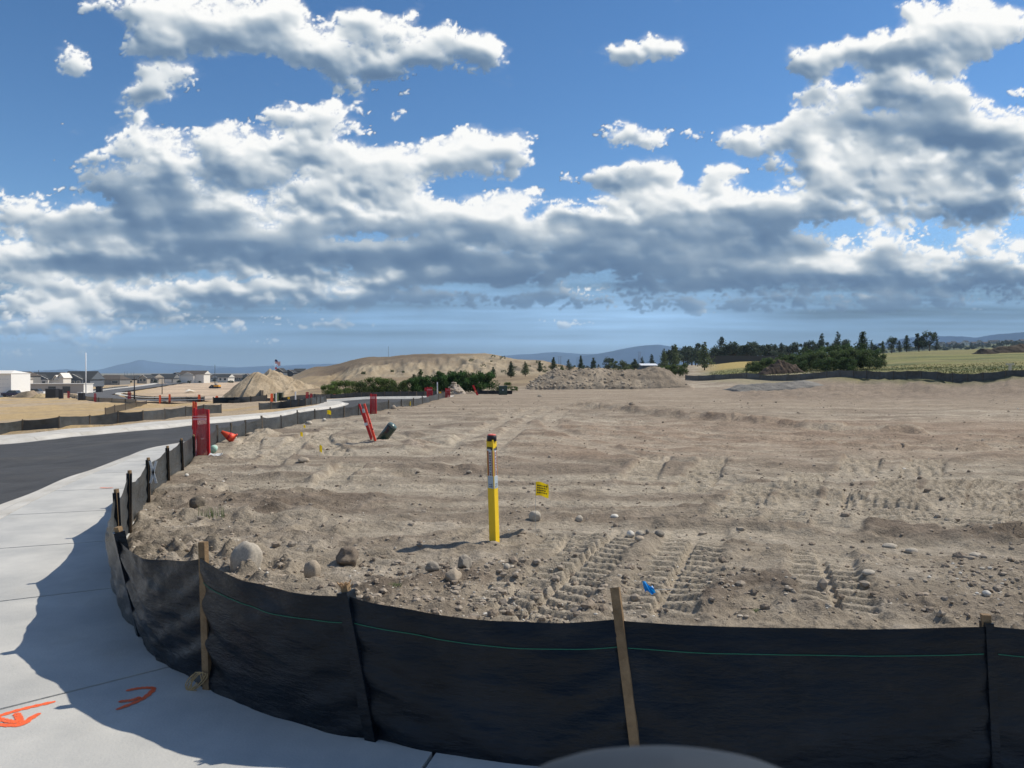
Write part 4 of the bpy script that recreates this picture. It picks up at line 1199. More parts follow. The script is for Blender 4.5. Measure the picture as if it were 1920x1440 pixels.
# gas line marker: three-sided yellow post with stickers and a black cap
gx0, gy0, gz0 = shit(928, 1031)
dM = gy0
gm = empty('utility_marker', (gx0, gy0, gz0 - .01)); tag(gm, 'yellow three-sided utility marker post with a pink-topped black cap', 'marker post')
HM_ = (1031 - 829) * dM / F; leanx = (922 - 928) * dM / F
def tri(r, rot=0, rnd=.07):
    P = []
    for k in range(3):
        a = rot + k * 2 * math.pi / 3
        c = Vector((math.cos(a), math.sin(a)))
        for s_ in (-rnd, 0, rnd):
            P.append((c.x * r + math.cos(a + math.pi / 2) * s_ * r, c.y * r + math.sin(a + math.pi / 2) * s_ * r) if s_ else (c.x * r * 1.08, c.y * r * 1.08))
    return P
ROT = math.radians(-80)
def post_piece(name, z0, z1, r, m, zs=2):
    vs = []; fs = []
    P = tri(r, ROT); n = len(P)
    for z in np.linspace(z0, z1, zs):
        for x, y in P: vs.append((x + leanx * z / HM_, y, z))
    for k in range(zs - 1):
        for i in range(n):
            j = (i + 1) % n; fs.append((k * n + i, k * n + j, (k + 1) * n + j, (k + 1) * n + i))
    fs.append(tuple(range(n))[::-1]); fs.append(tuple((zs - 1) * n + i for i in range(n)))
    return mesh_obj(name, vs, fs, m, gm)
def zpx(py): return (1031 - py) * dM / F
R3 = 9.6 * dM / F * 1.08
post_piece('post', -.15, zpx(837), R3, YEL, 6)
# stickers wrap the two faces we see, each face with its own text column
def face_pts(k):
    """two corners of face k"""
    P = tri(R3 * 1.012, ROT)
    a = P[(k * 3 + 2) % 9]; b = P[(k * 3 + 3) % 9]
    return Vector((*a, 0)), Vector((*b, 0))
def sticker(name, k, u0, u1, z0, z1, m, lift=.0012):
    a, b = face_pts(k); n = (b - a).cross(Vector((0, 0, 1))).normalized()
    vs = []
    for z in (z0, z1):
        for u in (u0, u1):
            p = a.lerp(b, u) + n * lift + Vector((leanx * z / HM_, 0, z)); vs.append(p)
    for z in (z0, z1):
        for u in (u0, u1):
            p = a.lerp(b, u) - n * .001 + Vector((leanx * z / HM_, 0, z)); vs.append(p)
    return mesh_obj(name, vs, [(0, 1, 3, 2), (0, 4, 5, 1), (2, 3, 7, 6), (0, 2, 6, 4), (1, 5, 7, 3)], m, gm)
def glyphs(k, u0, u1, z0, z1, rows, m, seed, lift=.0022, dens=.6):
    """vertical warning text as small dark strokes"""
    rnd = random.Random(seed); a, b = face_pts(k); n = (b - a).cross(Vector((0, 0, 1))).normalized()
    mb = MB()
    for r in range(rows):
        zc0 = z0 + (z1 - z0) * r / rows; zc1 = z0 + (z1 - z0) * (r + .78) / rows
        for (ua, ub, za, zb) in rnd.sample([(0, .3, 0, 1), (.7, 1, 0, 1), (0, 1, 0, .3), (0, 1, .38, .64), (0, 1, .72, 1)], 3):
            vs = []
            for z in (zc0 + (zc1 - zc0) * za, zc0 + (zc1 - zc0) * zb):
                for u in (u0 + (u1 - u0) * ua, u0 + (u1 - u0) * ub):
                    vs.append(a.lerp(b, u) + n * lift + Vector((leanx * z / HM_, 0, z)))
            mb.add(vs, [(0, 1, 3, 2)])
    return mb.build('lettering', m, gm)
vis = [k for k in range(3) if (lambda a, b: ((b - a).cross(Vector((0, 0, 1)))).y < 0)(*face_pts(k))]
for q, k in enumerate(vis):
    sticker('warning_sticker', k, .03, .97, zpx(906), zpx(853), WHT)
    sticker('orange_band', k, .05, .32, zpx(905), zpx(858), BRN, .0018)
    sticker('orange_band', k, .80, .95, zpx(905), zpx(858), BRN, .0018)
    glyphs(k, .40, .72, zpx(904), zpx(860), 10, BLK, 3 + k)
    glyphs(k, .05, .95, zpx(857), zpx(849), 1, BLK, 9 + k)
    sticker('phone_sticker', k, .03, .97, zpx(928), zpx(906), PALEB)
    glyphs(k, .2, .8, zpx(926), zpx(918), 2, mat('grey_ink', (.2, .23, .28)), 19 + k)
b = MB(); n = 20; zc0, zc1 = zpx(840), zpx(829.5)
b.tube([(leanx, 0, zc0), (leanx, 0, zc1 - .004), (leanx, 0, zc1)], [9.2 * dM / F, 9.2 * dM / F, 8.4 * dM / F], 20)
b.build('cap', BLK, gm, True)
b = MB(); b.tube([(leanx, 0, zc1), (leanx, 0, zc1 + .010), (leanx, 0, zc1 + .014)], [8.0 * dM / F, 7.6 * dM / F, 5 * dM / F], 20)
b.build('cap_top', PINK, gm, True)

# pin flags
def pinflag(px, pybase, pyflag0, pyflag1, w, m, label, wire=True, text=False, drop=0, name='pin_flag', lean=0.0):
    x, y, z = shit(px, pybase); s = y / F
    r = empty(name, (x, y, z)); tag(r, label, 'marker flag', 'utility marker flags')
    h1 = (pybase - pyflag0) * s; h0 = (pybase - pyflag1) * s; W = w * s
    if wire:
        b = MB(); b.tube([(0, 0, -.05), (lean * .5, 0, h1 * .5), (lean, 0, h1)], .0018 * max(1, s * 60), 5); b.build('wire', METAL, r)
    nu, nv = 9, 6; u = np.linspace(0, 1, nu)[None, :]; v = np.linspace(0, 1, nv)[:, None]
    X = u * W + lean + 0 * v + .04 * W * np.sin(v * 3); Y = .22 * W * np.sin(u * 4.2 + v * 1.5) * u; Z = h0 + (h1 - h0) * v - u * drop * (h1 - h0) + .05 * (h1 - h0) * np.sin(u * 5)
    grid_mesh('flag', X + 0 * v, Y, Z, m, True, r)
    if text:
        b = MB(); rnd = random.Random(2)
        for row in range(4):
            vv = .72 - row * .17
            uu = .14
            while uu < .82:
                l = rnd.uniform(.05, .12); zz = h0 + (h1 - h0) * (vv - (uu + l / 2) * drop)
                yy = .22 * W * math.sin((uu + l / 2) * 4.2 + vv * 1.5) * uu - .004
                b.box(uu * W + lean, (uu + l) * W + lean, yy, yy + .001, zz, zz + (h1 - h0) * .10); uu += l + .04
        b.build('lettering', BLK, r)
    return r
pinflag(1004, 1010, 921, 947, 24, YFLAG, 'large yellow flag with black lettering beside the marker post', text=True, drop=.12)
# blue flag lies crumpled on the dirt
x, y, z = shit(1216, 1138); s = y / F; z += .045
r = empty('pin_flag', (x, y, z)); tag(r, 'crumpled bright blue flag lying on the dirt behind the bare stake', 'marker flag', 'utility marker flags')
nu = 10; u = np.linspace(0, 1, nu)[None, :]; v = np.linspace(0, 1, nu)[:, None]
X = (-11 + 20 * u + 5 * (1 - v)) * s; Z = (4 + 20 * v - 8 * u * (v) - 3 * u + 2 * np.sin(u * 7)) * s; Y = .02 * np.sin(u * 9 + v * 4) + .03 * v
grid_mesh('flag', X, Y + 0 * u, Z, BFLAG, True, r)
b = MB(); b.tube([(-.02, .02, .01), (.08, .06, .02), (.22, .10, .01)], .0018, 5); b.build('wire', METAL, r)
pinflag(599, 870, 847, 860, 5, YFLAG, 'tiny yellow flag in the middle of the churned dirt left of the barricade', drop=.1)
pinflag(563, 832, 814, 822, 5, YFLAG, 'tiny yellow flag nearest the low fence', drop=.1)
pinflag(569, 822 + 6, 801, 806, 4, YFLAG, 'tiny yellow flag right up against the low fence', drop=.1)
for px, py, w, lab in [(613, 790, 8, 'yellow tag flag against the dusty fence left of the red sleeve'), (731, 769, 8, 'yellow tag flag against the dusty fence beside the leaning stone'), (765, 764, 5, 'yellow tag flag on the low fence near the far corner')]:
    pinflag(px, py, py - 16, py - 8, w, YFLAG, lab, drop=.05)
for px, d, lab in [(542, 66, 'yellow tag on the cross-street fence beside the small green box'), (500, 73, 'yellow tag on the cross-street fence left of the orange netting'), (420, 90, 'leftmost yellow tag on the far black fence'), (825, 56.5, 'yellow tag at the right end of the cross-street fence')]:
    x, y, z = at(px, d); r = empty('fence_tag', (x, y - .1, z + .12)); tag(r, lab, 'marker tag', 'yellow fence tags')
    b = MB(); b.box(-.09, .09, -.01, .01, 0, .18); b.build('plate', YFLAG, r); b = MB(); b.box(-.012, .012, -.005, .012, -.2, 0); b.build('wire', METAL, r)

# red netting sleeves tied round stakes
def netmat():
    m = bpy.data.materials.new('red_netting'); m.use_nodes = True; nt = m.node_tree; b = nt.nodes['Principled BSDF']
    b.inputs['Base Color'].default_value = (.36, .010, .025, 1); b.inputs['Roughness'].default_value = .4
    tc = nt.nodes.new('ShaderNodeTexCoord'); mp = nt.nodes.new('ShaderNodeMapping'); mp.inputs['Scale'].default_value = (38, 38, 30)
    nt.links.new(tc.outputs['Object'], mp.inputs[0])
    w1 = nt.nodes.new('ShaderNodeTexWave'); w1.bands_direction = 'X'; w1.inputs['Scale'].default_value = 1.2
    w2 = nt.nodes.new('ShaderNodeTexWave'); w2.bands_direction = 'Z'; w2.inputs['Scale'].default_value = 1.2
    nt.links.new(mp.outputs[0], w1.inputs[0]); nt.links.new(mp.outputs[0], w2.inputs[0])
    mxn = nt.nodes.new('ShaderNodeMath'); mxn.operation = 'MAXIMUM'; nt.links.new(w1.outputs['Fac'], mxn.inputs[0]); nt.links.new(w2.outputs['Fac'], mxn.inputs[1])
    gt = nt.nodes.new('ShaderNodeMapRange'); gt.inputs[1].default_value = .45; gt.inputs[2].default_value = .6; gt.inputs[3].default_value = .12; gt.inputs[4].default_value = .75
    nt.links.new(mxn.outputs[0], gt.inputs[0]); nt.links.new(gt.outputs[0], b.inputs['Alpha'])
    out = nt.nodes['Material Output']; tr = nt.nodes.new('ShaderNodeBsdfTranslucent'); tr.inputs['Color'].default_value = (.6, .02, .04, 1)
    ms = nt.nodes.new('ShaderNodeMixShader'); ms.inputs[0].default_value = .15
    nt.links.new(b.outputs[0], ms.inputs[1]); nt.links.new(tr.outputs[0], ms.inputs[2])
    tp2 = nt.nodes.new('ShaderNodeBsdfTransparent'); m2 = nt.nodes.new('ShaderNodeMixShader')
    nt.links.new(gt.outputs[0], m2.inputs[0]); nt.links.new(tp2.outputs[0], m2.inputs[1]); nt.links.new(ms.outputs[0], m2.inputs[2])
    b.inputs['Alpha'].default_value = 1
    for l in list(nt.links):
        if l.to_socket == b.inputs['Alpha']: nt.links.remove(l)
    nt.links.new(m2.outputs[0], out.inputs['Surface'])
    return m
NET = netmat()
def netting(px0, px1, pybase, pytop, label, d=None, m=NET, post=True, tip=0, name='netting_barrier', band=True):
    pc = (px0 + px1) / 2
    if d is None: x, y, z = hit(pc, pybase)
    else: x, y, z = at(pc, d)
    s = y / F; W = (px1 - px0) * s; H = (pybase - pytop) * s
    r = empty(name, (x, y - .02, z)); tag(r, label, 'safety netting', 'red netting sleeves round stakes')
    if post:
        for sx, e in ((-1, 1.0), (1, .97)):
            b = MB(); b.box(-.022, .022, -.02, .02, -.1, H * e + .02); o = b.build('stake', RED, r); o.location = (sx * W * .46, .02, 0); o.rotation_euler = (0, -sx * .02, 0)
    nu, nv = 14, 30; u = np.linspace(-1, 1, nu)[None, :]; v = np.linspace(0, 1, nv)[:, None]
    taper = .5 - .06 * v
    X = u * W * taper + (vn(u * 2 + v * 0, v * 6, 3) - .5) * .02; Y = -.03 + .03 * np.cos(u * 2.2) * -1 + (fbm(u * 3 + v, v * 7, 3, 8) - .5) * .05; Z = .01 + H * v + .01 * np.sin(u * 5) * v
    grid_mesh('netting', X, Y, Z, m, True, r)
    Y2 = .05 + (fbm(u * 3 + v, v * 7, 3, 18) - .5) * .05
    grid_mesh('netting', X, Y2, Z * .98, m, True, r)
    if band and H > .5:
        b = MB(); b.box(-W * .42, W * .42, -.075, -.070, H * .86, H * .875); b.box(-W * .38, W * .42, -.075, -.070, H * .80, H * .83); b.build('pale_stitching', mat('pale_pink_thread', (.75, .35, .38)), r)
    return r
netting(362, 393, 866, 767, 'tall red plastic netting sleeve at the end of the near black fence')
netting(361, 369, 800, 754, 'thin orange netting strip sticking up behind the tall red netting', m=mat('orange_net_plain', (.85, .16, .06), .5, .3, trans=.3), band=False)
netting(694, 706, 778, 739, 'red netting sleeve on the low fence behind the barricade')
netting(800, 811, 758, 731, 'red netting sleeve at the bend of the low fence', d=44)
netting(835, 844, 745, 727, 'red netting sleeve at the last post by the rubble heap', d=50)
for px0, px1, d, H, lab in [(796, 800, 56.2, .6, 'small red netting tuft beyond the street left of its taller neighbour'), (573, 579, 60, .55, 'left one of the two red nettings behind the corner fence'), (581, 586, 60, .4, 'right one of the two red nettings behind the corner fence'),
                         (507, 512, 68, .75, 'orange netting strip beside the green transformer box'), (624, 630, 58, .3, 'orange netting tuft in front of the left green bush'), (733, 740, 56.2, .3, 'orange netting tuft between the two bushes'), (744, 751, 56.4, .3, 'orange netting tuft at the foot of the large bush'),
                         (404, 409, 84, .8, 'pinkish netting strip at the left end of the cross-street fence'), (371, 376, 100, 1.0, 'faint orange netting strip at the end of the curved fence'), (239, 246, 118, 1.5, 'red netting patch next to the tall dark pole'), (176, 181, 118, 1.3, 'red netting patch on the lower street fence'), (298, 302, 100, 1.1, 'orange delineator strip across the straw field, left one'), (316, 320, 100, 1.2, 'orange delineator strip across the straw field, right one'), (126, 131, 150, 1.4, 'red netting patch beside the white trailer')]:
    x, y, z = at(px0, d); r = netting(px0, px1, 0, -H * F / d, lab, d=d, m=NET if 'red' in lab else mat('orange_net_plain', (.85, .16, .06), .5, .3), post=False, band=False)

# toppled cone, mint pail, leaning barricade, leaning pedestal
x, y, z = shit(430, 838); s = y / F
r = empty('traffic_cone', (x, y, z)); tag(r, 'toppled orange traffic cone lying against the low fence', 'traffic cone')
L = 26 * s; ax = Vector((-.55, -.2, .40)).normalized()
p0 = Vector((8 * s, 0, 5 * s)); 
b = MB(); b.tube([p0, p0 + ax * L * .35, p0 + ax * L], [10 * s, 7.5 * s, 2.5 * s], 16); b.build('body', ORG, r, True)
b = MB(); b.tube([p0 + ax * L * .30, p0 + ax * L * .45], [8.2 * s, 7.2 * s], 16); b.build('reflective_band', RED, r, True)
b = MB(); b.bar(p0 - ax * .015, p0 + ax * .012, 22 * s, 22 * s); b.build('base', ORG, r)
x, y, z = shit(399, 862); s = y / F
r = empty('bucket', (x, y, z)); tag(r, 'pale mint green pail tipped over beside the red netting', 'bucket')
b = MB(); b.tube([(0, .05, 12 * s), (0, -.02, 10 * s)], [6.5 * s, 7.5 * s], 18); b.build('pail', MINT, r, True)
b = MB(); b.tube([(0, .05, 12 * s), (0, .1, 12.5 * s)], [6.6 * s, 6.2 * s], 18); b.build('rim', mat('pale_lid', (.55, .65, .6)), r, True)
x, y, z = shit(400, 868); r = empty('plastic_scrap', (x, y, z)); tag(r, 'crumpled clear plastic scrap on the dirt below the mint pail', 'litter')
u = np.linspace(0, 1, 9)[None, :]; v = np.linspace(0, 1, 9)[:, None]
grid_mesh('sheet', (u - .3) * .22 + 0 * v, (v - .5) * .12 + 0 * u, .03 + (fbm(u * 4, v * 4, 3, 9) - .5) * .10, mat('clear_plastic', (.62, .64, .64), .25, .5), True, r)

# barricade: two folded frames leaning left
x, y, z = shit(700, 837); s = y / F
r = empty('barricade', (x, y, z)); tag(r, 'folded red and orange barricade leaning out of the dirt', 'barricade')
def pp(px, py, dy=0): return Vector(((px - 700) * s, dy, (837 - py) * s))
b = MB(); b.bar(pp(704, 838), pp(683, 768), 3.6 * s, .05, up=(0, -1, 0)); b.build('front_leg', mat('orange_red_plastic', (.85, .07, .03), .4, .4), r)
b = MB(); b.bar(pp(695, 836, .10), pp(672, 769, .10), 3.6 * s, .05, up=(0, -1, 0)); b.build('rear_leg', RED, r)
b = MB(); b.bar(pp(697, 832, .06), pp(679, 779, .06), 4.2 * s, .04, up=(0, -1, 0)); b.build('rail', RED, r)
b = MB(); b.bar(pp(682, 785, .03), pp(680, 778, .03), 4.0 * s, .045, up=(0, -1, 0)); b.build('reflective_cap', METAL, r)
b = MB(); b.bar(pp(687, 809, .02), pp(685.6, 804, .02), 6.5 * s, .05, up=(0, -1, 0)); b.build('white_band', WHT, r)
b = MB(); b.bar(pp(701.5, 837, -.03), pp(687, 796, -.03), .7 * s, .02, up=(0, -1, 0)); b.build('pale_edge', mat('pale_edge', (.7, .45, .3)), r)
for q in ((694.8, 805), (699.6, 815.5)):
    b = MB(); b.bar(pp(q[0], q[1] + 1, -.03), pp(q[0] - .5, q[1] - 1, -.03), 1.8 * s, .03, up=(0, -1, 0)); b.build('bolt_hole', BLK, r)

# green pedestal leaning right
x, y, z = shit(715, 834); s = y / F
r = empty('utility_pedestal', (x, y, z)); tag(r, 'dark green utility pedestal leaning over beside the barricade', 'utility pedestal')
def sq(r_, c, ax, n=24):
    pass
a0 = Vector((-4 * s, .05, -4 * s)); ax = Vector((23, 0, 30)).normalized()
b = MB(); L = 44 * s
prof = [(0, 9.4), (.80, 9.6), (.86, 9.8), (.93, 9.2), (.98, 7.4), (1.0, 4.5)]
b.tube([a0 + ax * L * t for t, _ in prof[:3]], [q * s for _, q in prof[:3]], 24); b.build('body', DGREEN, r, True)
b = MB(); b.tube([a0 + ax * L * t for t, _ in prof[2:]], [q * s * 1.02 for _, q in prof[2:]], 24); b.build('lid', mat('sunlit_green_lid', (.10, .16, .15), .22, .7), r, True)  # lid's lighter green carries the sunlight on its upturned side
b = MB(); b.bar(a0 + ax * L * .55 + Vector((0, -9.8 * s, 0)), a0 + ax * L * .70 + Vector((0, -9.8 * s, 0)), 4 * s, .004, up=(0, -1, 0)); b.build('hasp', BLK, r)

# green transformer box and small barricade at the far end
x, y, z = at(943, 55.5); s = y / F
r = empty('transformer_box', (x, y, z)); tag(r, 'dark green transformer box standing on the far edge of the lot', 'transformer')
b = MB(); b.box(-8 * s, 8 * s, 0, .6, 0, 16.0 * s); b.build('cabinet', DGREEN, r)
b = MB(); b.box(-8.4 * s, 8.4 * s, -.02, .62, 16.01 * s, 17.5 * s); b.build('lid', DGREEN, r)
b = MB(); b.box(-1 * s, 1 * s, -.012, -.002, 9 * s, 11 * s); b.build('label_plate', WHT, r)
b = MB(); b.box(-.2 * s, .2 * s, -.008, -.002, 1 * s, 15 * s); b.build('door_seam', BLK, r)
x, y, z = at(893, 54); s = y / F
r = empty('barricade', (x, y, z)); tag(r, 'small red and white barricade tilted beside the green transformer box', 'barricade')
b = MB(); b.bar((3 * s, 0, 0), (-6 * s, 0, 20 * s), 3.4 * s, .04, up=(0, -1, 0)); b.build('front_leg', RED, r)
b = MB(); b.bar((4 * s, .2, 3 * s), (3.6 * s, .2, 14 * s), 2.4 * s, .04, up=(0, -1, 0)); b.build('rear_leg', BLK, r)
b = MB(); b.bar((-1 * s, -.03, 7 * s), (-2.4 * s, -.03, 10 * s), 3 * s, .03, up=(0, -1, 0)); b.build('white_band', mat('orange_band_m', (.8, .3, .15)), r)
x, y, z = at(519, 69); s = y / F
for q, (px, w, h, m, lab) in enumerate([(516, 6, 14, mat('olive_green', (.10, .13, .07), .6, .3), 'olive green utility box left of the darker box'), (524, 9, 15, DGREEN, 'dark green utility box behind the corner fence')]):
    x, y, z = at(px, 69 + q * .6); s = y / F
    r = empty('utility_box', (x, y, z)); tag(r, lab, 'utility box', 'green boxes behind the corner fence')
    b = MB(); b.box(-w / 2 * s, w / 2 * s, 0, .5, 0, h * s); b.build('cabinet', m, r)
    b = MB(); b.box(-w * .55 * s, w * .55 * s, -.03, .53, h * s + .002, h * s + .06); b.build('lid', m, r)
for px, d, h, w, m, lab in [(517.5, 66, .8, .07, WPOLE, 'white marker post before the green boxes'), (554, 62, .7, .09, WPOLE, 'white marker post at the middle of the corner fence'), (820, 56.5, 1.0, .07, WPOLE, 'white marker post near the end of the cross street'),
                      (1895, 70, 0, 0, None, '')][:3]:
    x, y, z = at(px, d); r = MB().box(-w / 2, w / 2, -w / 2, w / 2, 0, h).build('marker_post', m, loc=(x, y, z)); tag(r, lab, 'marker post', 'white marker posts')
x, y, z = at(1894, 66); r = empty('hydrant_post', (x, y, z)); tag(r, 'pale post with an orange foot on the green slope at the right', 'post')
MB().box(-.09, .09, -.09, .09, .25, .85).build('shaft', mat('bone_white', (.6, .55, .45)), r); MB().box(-.14, .14, -.14, .14, 0, .25).build('foot', mat('orange_brown_sticker', (.4, .13, .04)), r); MB().box(-.32, .32, -.08, .08, .85, 1.0).build('crosspiece', mat('bone_white', (.6, .55, .45)), r)

# poles
def pole(px, d, pytop, rad, m, label, arm=False, pybase=None, name='utility_pole', g=None):
    x, y, z = at(px, d); H = CAMH - (pytop - HOR) * d / F - z
    r = empty(name, (x, y, z)); tag(r, label, 'pole', g)
    b = MB(); b.tube([(0, 0, -.2), (0, 0, H)], [rad, rad * .6], 8); b.build('shaft', m, r, True)
    if arm: MB().box(-arm, arm, -.06, .06, H - .5, H - .36).build('crossarm', m, r)
    return r, H
pole(161, 196, 661, .16, WPOLE, 'tall white pole beside the trailer', name='flagpole')
pole(252, 110, 706, .11, DARKP, 'dark street light pole at the bend of the lower street', arm=.35, name='street_light')
pole(304, 200, 709, .12, DARKP, 'thin dark pole beside the straw field', name='street_light')
pole(403, 330, 684, .13, DARKP, 'thin tall pole above the yellow excavator')
pole(72.5, 400, 694, .2, DARKP, 'slim pole above the left roofs')
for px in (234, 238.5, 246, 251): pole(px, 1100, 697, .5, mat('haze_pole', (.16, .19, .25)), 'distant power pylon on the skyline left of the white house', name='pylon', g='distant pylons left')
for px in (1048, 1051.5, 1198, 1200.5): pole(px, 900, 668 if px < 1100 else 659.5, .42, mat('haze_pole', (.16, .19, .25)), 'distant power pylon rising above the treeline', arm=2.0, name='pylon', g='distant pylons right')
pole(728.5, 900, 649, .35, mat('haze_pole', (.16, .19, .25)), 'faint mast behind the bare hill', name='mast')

# US flag over the tan pile
x, y, z = at(515, 330); s = y / F
r, H = pole(515.5, 330, 673, .12, WPOLE, 'white flagpole with the stars and stripes and a small red flag', name='flagpole')
u = np.linspace(0, 1, 12)[None, :]; v = np.linspace(0, 1, 14)[:, None]
W = 11 * s; Hf = 7.5 * s
def flagpart(name, u0, u1, v0, v1, m, dy=0):
    uu = np.linspace(u0, u1, 8)[None, :]; vv = np.linspace(v0, v1, 3)[:, None]
    X = uu * W * .95 + 0 * vv; Y = .5 * np.sin(uu * 6) * uu + dy + 0 * vv; Z = H - .3 - Hf * (1 - vv) - uu * Hf * .55 + .3 * np.sin(uu * 7)
    return grid_mesh(name, X, Y, Z, m, True, r)
SR = mat('flag_red', (.5, .03, .05), .8, .1); SW = mat('flag_white', (.75, .73, .73), .8, .1); SB = mat('flag_blue', (.03, .04, .14), .8, .1)
for k in range(13):
    flagpart('stripe', 0, 1, k / 13, (k + 1) / 13, SR if k % 2 == 0 else SW)
flagpart('canton', 0, .42, 6 / 13, 1, SB, -.08); 
MB().box(0, 3.5 * s, -.03, .03, H - 19 * s, H - 15.5 * s).build('small_flag', SR, r)

# excavator, far vehicles
x, y, z = at(403, 290); s = y / F
r = empty('excavator', (x, y, z)); tag(r, 'yellow excavator with a dark undercarriage on the graded ground', 'excavator')
MB().box(-8 * s, 9 * s, -1.2, 1.2, 0, 3.0 * s).build('track', BLK, r)
MB().box(0, 9 * s, -1.2, 1.2, 3.1 * s, 6.2 * s).build('body', mat('machine_yellow', (.75, .36, .04), .5, .4), r)
MB().box(2 * s, 5 * s, -1, .2, 6.3 * s, 9 * s).build('cab', mat('machine_glass', (.3, .33, .35), .2, .6), r)
b = MB(); b.bar((0, 0, 4 * s), (-7 * s, 0, 5 * s), .5, .6); b.bar((-7 * s, 0, 5 * s), (-11 * s, 0, 1 * s), .4, .4); b.build('boom', BLK, r)
def vehicle(px, d, L, Hh, m, label, cab=True, name='parked_car'):
    x, y, z = at(px, d); r = empty(name, (x, y, z)); tag(r, label, 'car', 'vehicles by the trailer')
    b = MB(); b.box(-L / 2, L / 2, -.9, .9, .35, Hh * .62); b.build('body', m, r)
    b = MB(); zt = Hh
    b.add([(-L * .28, -.8, Hh * .62), (L * .3, -.8, Hh * .62), (L * .3, .8, Hh * .62), (-L * .28, .8, Hh * .62), (-L * .12, -.7, zt), (L * .2, -.7, zt), (L * .2, .7, zt), (-L * .12, .7, zt)], [(0, 1, 5, 4), (1, 2, 6, 5), (2, 3, 7, 6), (3, 0, 4, 7), (4, 5, 6, 7)])
    b.build('cabin', mat('car_glass', (.05, .06, .07), .15, .6), r)
    for sx in (-1, 1):
        b = MB(); b.tube([(sx * L * .32, -.95, .34), (sx * L * .32, -.7, .34)], .34, 12); b.build('wheel', BLK, r)
vehicle(65.5, 186, 5.2, 1.7, mat('white_paint', (.75, .75, .75), .3, .5), 'white car parked in front of the trailer')
vehicle(25, 172, 4.4, 1.5, mat('navy_paint', (.03, .03, .09), .3, .5), 'dark blue car parked between the white building and the dirt heap')
for px, d, w, h, lab in [(98, 150, 1.0, .95, 'dark square utility box on the straw field near the trailer'), (114.5, 145, .35, .9, 'small dark post stub on the straw field'), (153, 128, .45, .65, 'small dark bin by the lower street fence'), (186, 215, .75, 1.0, 'dark box beyond the lower street'), (150, 129, .3, .7, 'pale stub post by the lower street fence')]:
    x, y, z = at(px, d); o = MB(); o.box(-w, w, -w * .6, w * .6, 0, h * 1.9 * .97); o.box(-w * 1.06, w * 1.06, -w * .66, w * .66, h * 1.85, h * 2); q = o.build('utility_box', BLK if 'pale' not in lab else WPOLE, loc=(x, y, z)); tag(q, lab, 'utility box')

# grey side mirror of the vehicle the picture was taken from, out of focus at the bottom
cm = empty('car_mirror', (.088, .45, 1.391)); tag(cm, 'smooth grey car mirror housing, blurred, at the bottom edge of the view', 'car mirror')
b = MB(); nu, nv = 40, 20; vs = []
for j in range(nv + 1):
    ph = -math.pi / 2 + math.pi * j / nv
    for i in range(nu):
        th = 2 * math.pi * i / nu
        def sp(v_, e): return math.copysign(abs(v_) ** e, v_)
        cx_q = sp(math.cos(ph), .8) * sp(math.cos(th), .8); cy_q = sp(math.cos(ph), .8) * sp(math.sin(th), .8); cz_q = sp(math.sin(ph), .9)
        X = cx_q * .125 * (1 + .0 * cz_q); vs.append((X + .006 * cz_q, cy_q * .06, cz_q * .084 - .10 * max(0, X) ** 1.0 * .06 / .125))
fs = [(j * nu + i, j * nu + (i + 1) % nu, (j + 1) * nu + (i + 1) % nu, (j + 1) * nu + i) for j in range(nv) for i in range(nu)]
mesh_obj('housing', vs, fs, mat('shaded_car_paint', (.030, .040, .055), .6, .15), cm, True)  # darkened so the colour carries the housing's shade
MB().box(-.095, .095, -.066, -.060, -.055, .055).build('mirror_glass', mat('mirror_glass', (.5, .55, .6), .05, .6, metal=.9), cm)
b = MB(); b.tube([(-.06, 0, -.07), (-.16, .02, -.12), (-.30, .02, -.16)], [.025, .028, .04], 12); b.build('arm', BLK, cm, True)
b = MB(); b.box(-.40, -.30, -.9, .08, -.95, -.13); b.build('door_panel', mat('shaded_car_paint', (.13, .145, .165)), cm)
# ------------------------------------------------------------------ stones, clods, heaps
random.seed(21); nrng = np.random.default_rng(5)
STN = [mat('pale_stone', (.47, .42, .35), .85, .2, noise=.18, nscale=9, bump=.4, bscale=40), mat('grey_stone', (.31, .275, .23), .85, .2, noise=.2, nscale=9, bump=.4, bscale=40),
       mat('tan_stone', (.42, .35, .27), .85, .2, noise=.2, nscale=9, bump=.4, bscale=40), mat('white_stone', (.62, .59, .53), .8, .2, noise=.12, nscale=9), mat('dark_stone', (.17, .145, .115), .9, .2, noise=.2, nscale=9, bump=.4, bscale=40)]
DIRT = mat('dirt_clod', (.27, .222, .175), .95, .1, noise=.25, nscale=14, bump=.7, bscale=60)
def rock_mesh(seed, sub=3, ang=.0, flat=1.0):
    bm = bmesh.new(); bmesh.ops.create_icosphere(bm, subdivisions=sub, radius=1)
    rnd = random.Random(seed); offs = [Vector((rnd.gauss(0, 1), rnd.gauss(0, 1), rnd.gauss(0, 1))).normalized() for _ in range(9)]
    cuts = [rnd.uniform(.62, .92) for _ in range(9)]
    for v in bm.verts:
        p = v.co.copy()
        if ang > 0:
            for o_, c_ in zip(offs, cuts):
                dd = p.dot(o_)
                if dd > c_: p -= o_ * (dd - c_) * ang
        q = v.co * 2.1
        n = (float(vn(q.x + seed, q.y, seed % 50)) + float(vn(q.y + seed, q.z, seed % 50 + 1)) + float(vn(q.z + seed, q.x, seed % 50 + 2)) - 1.5) * .8 + .25 * (float(vn(q.x * 2.7 + q.z, q.y * 2.7 + seed, seed % 50 + 3)) - .5)
        p *= 1 + n * (.10 + .16 * min(ang, 1))
        v.co = Vector((p.x, p.y, p.z * flat))
    me = bpy.data.meshes.new('stone'); bm.to_mesh(me); bm.free()
    me.polygons.foreach_set('use_smooth', [ang < .6] * len(me.polygons))
    return me
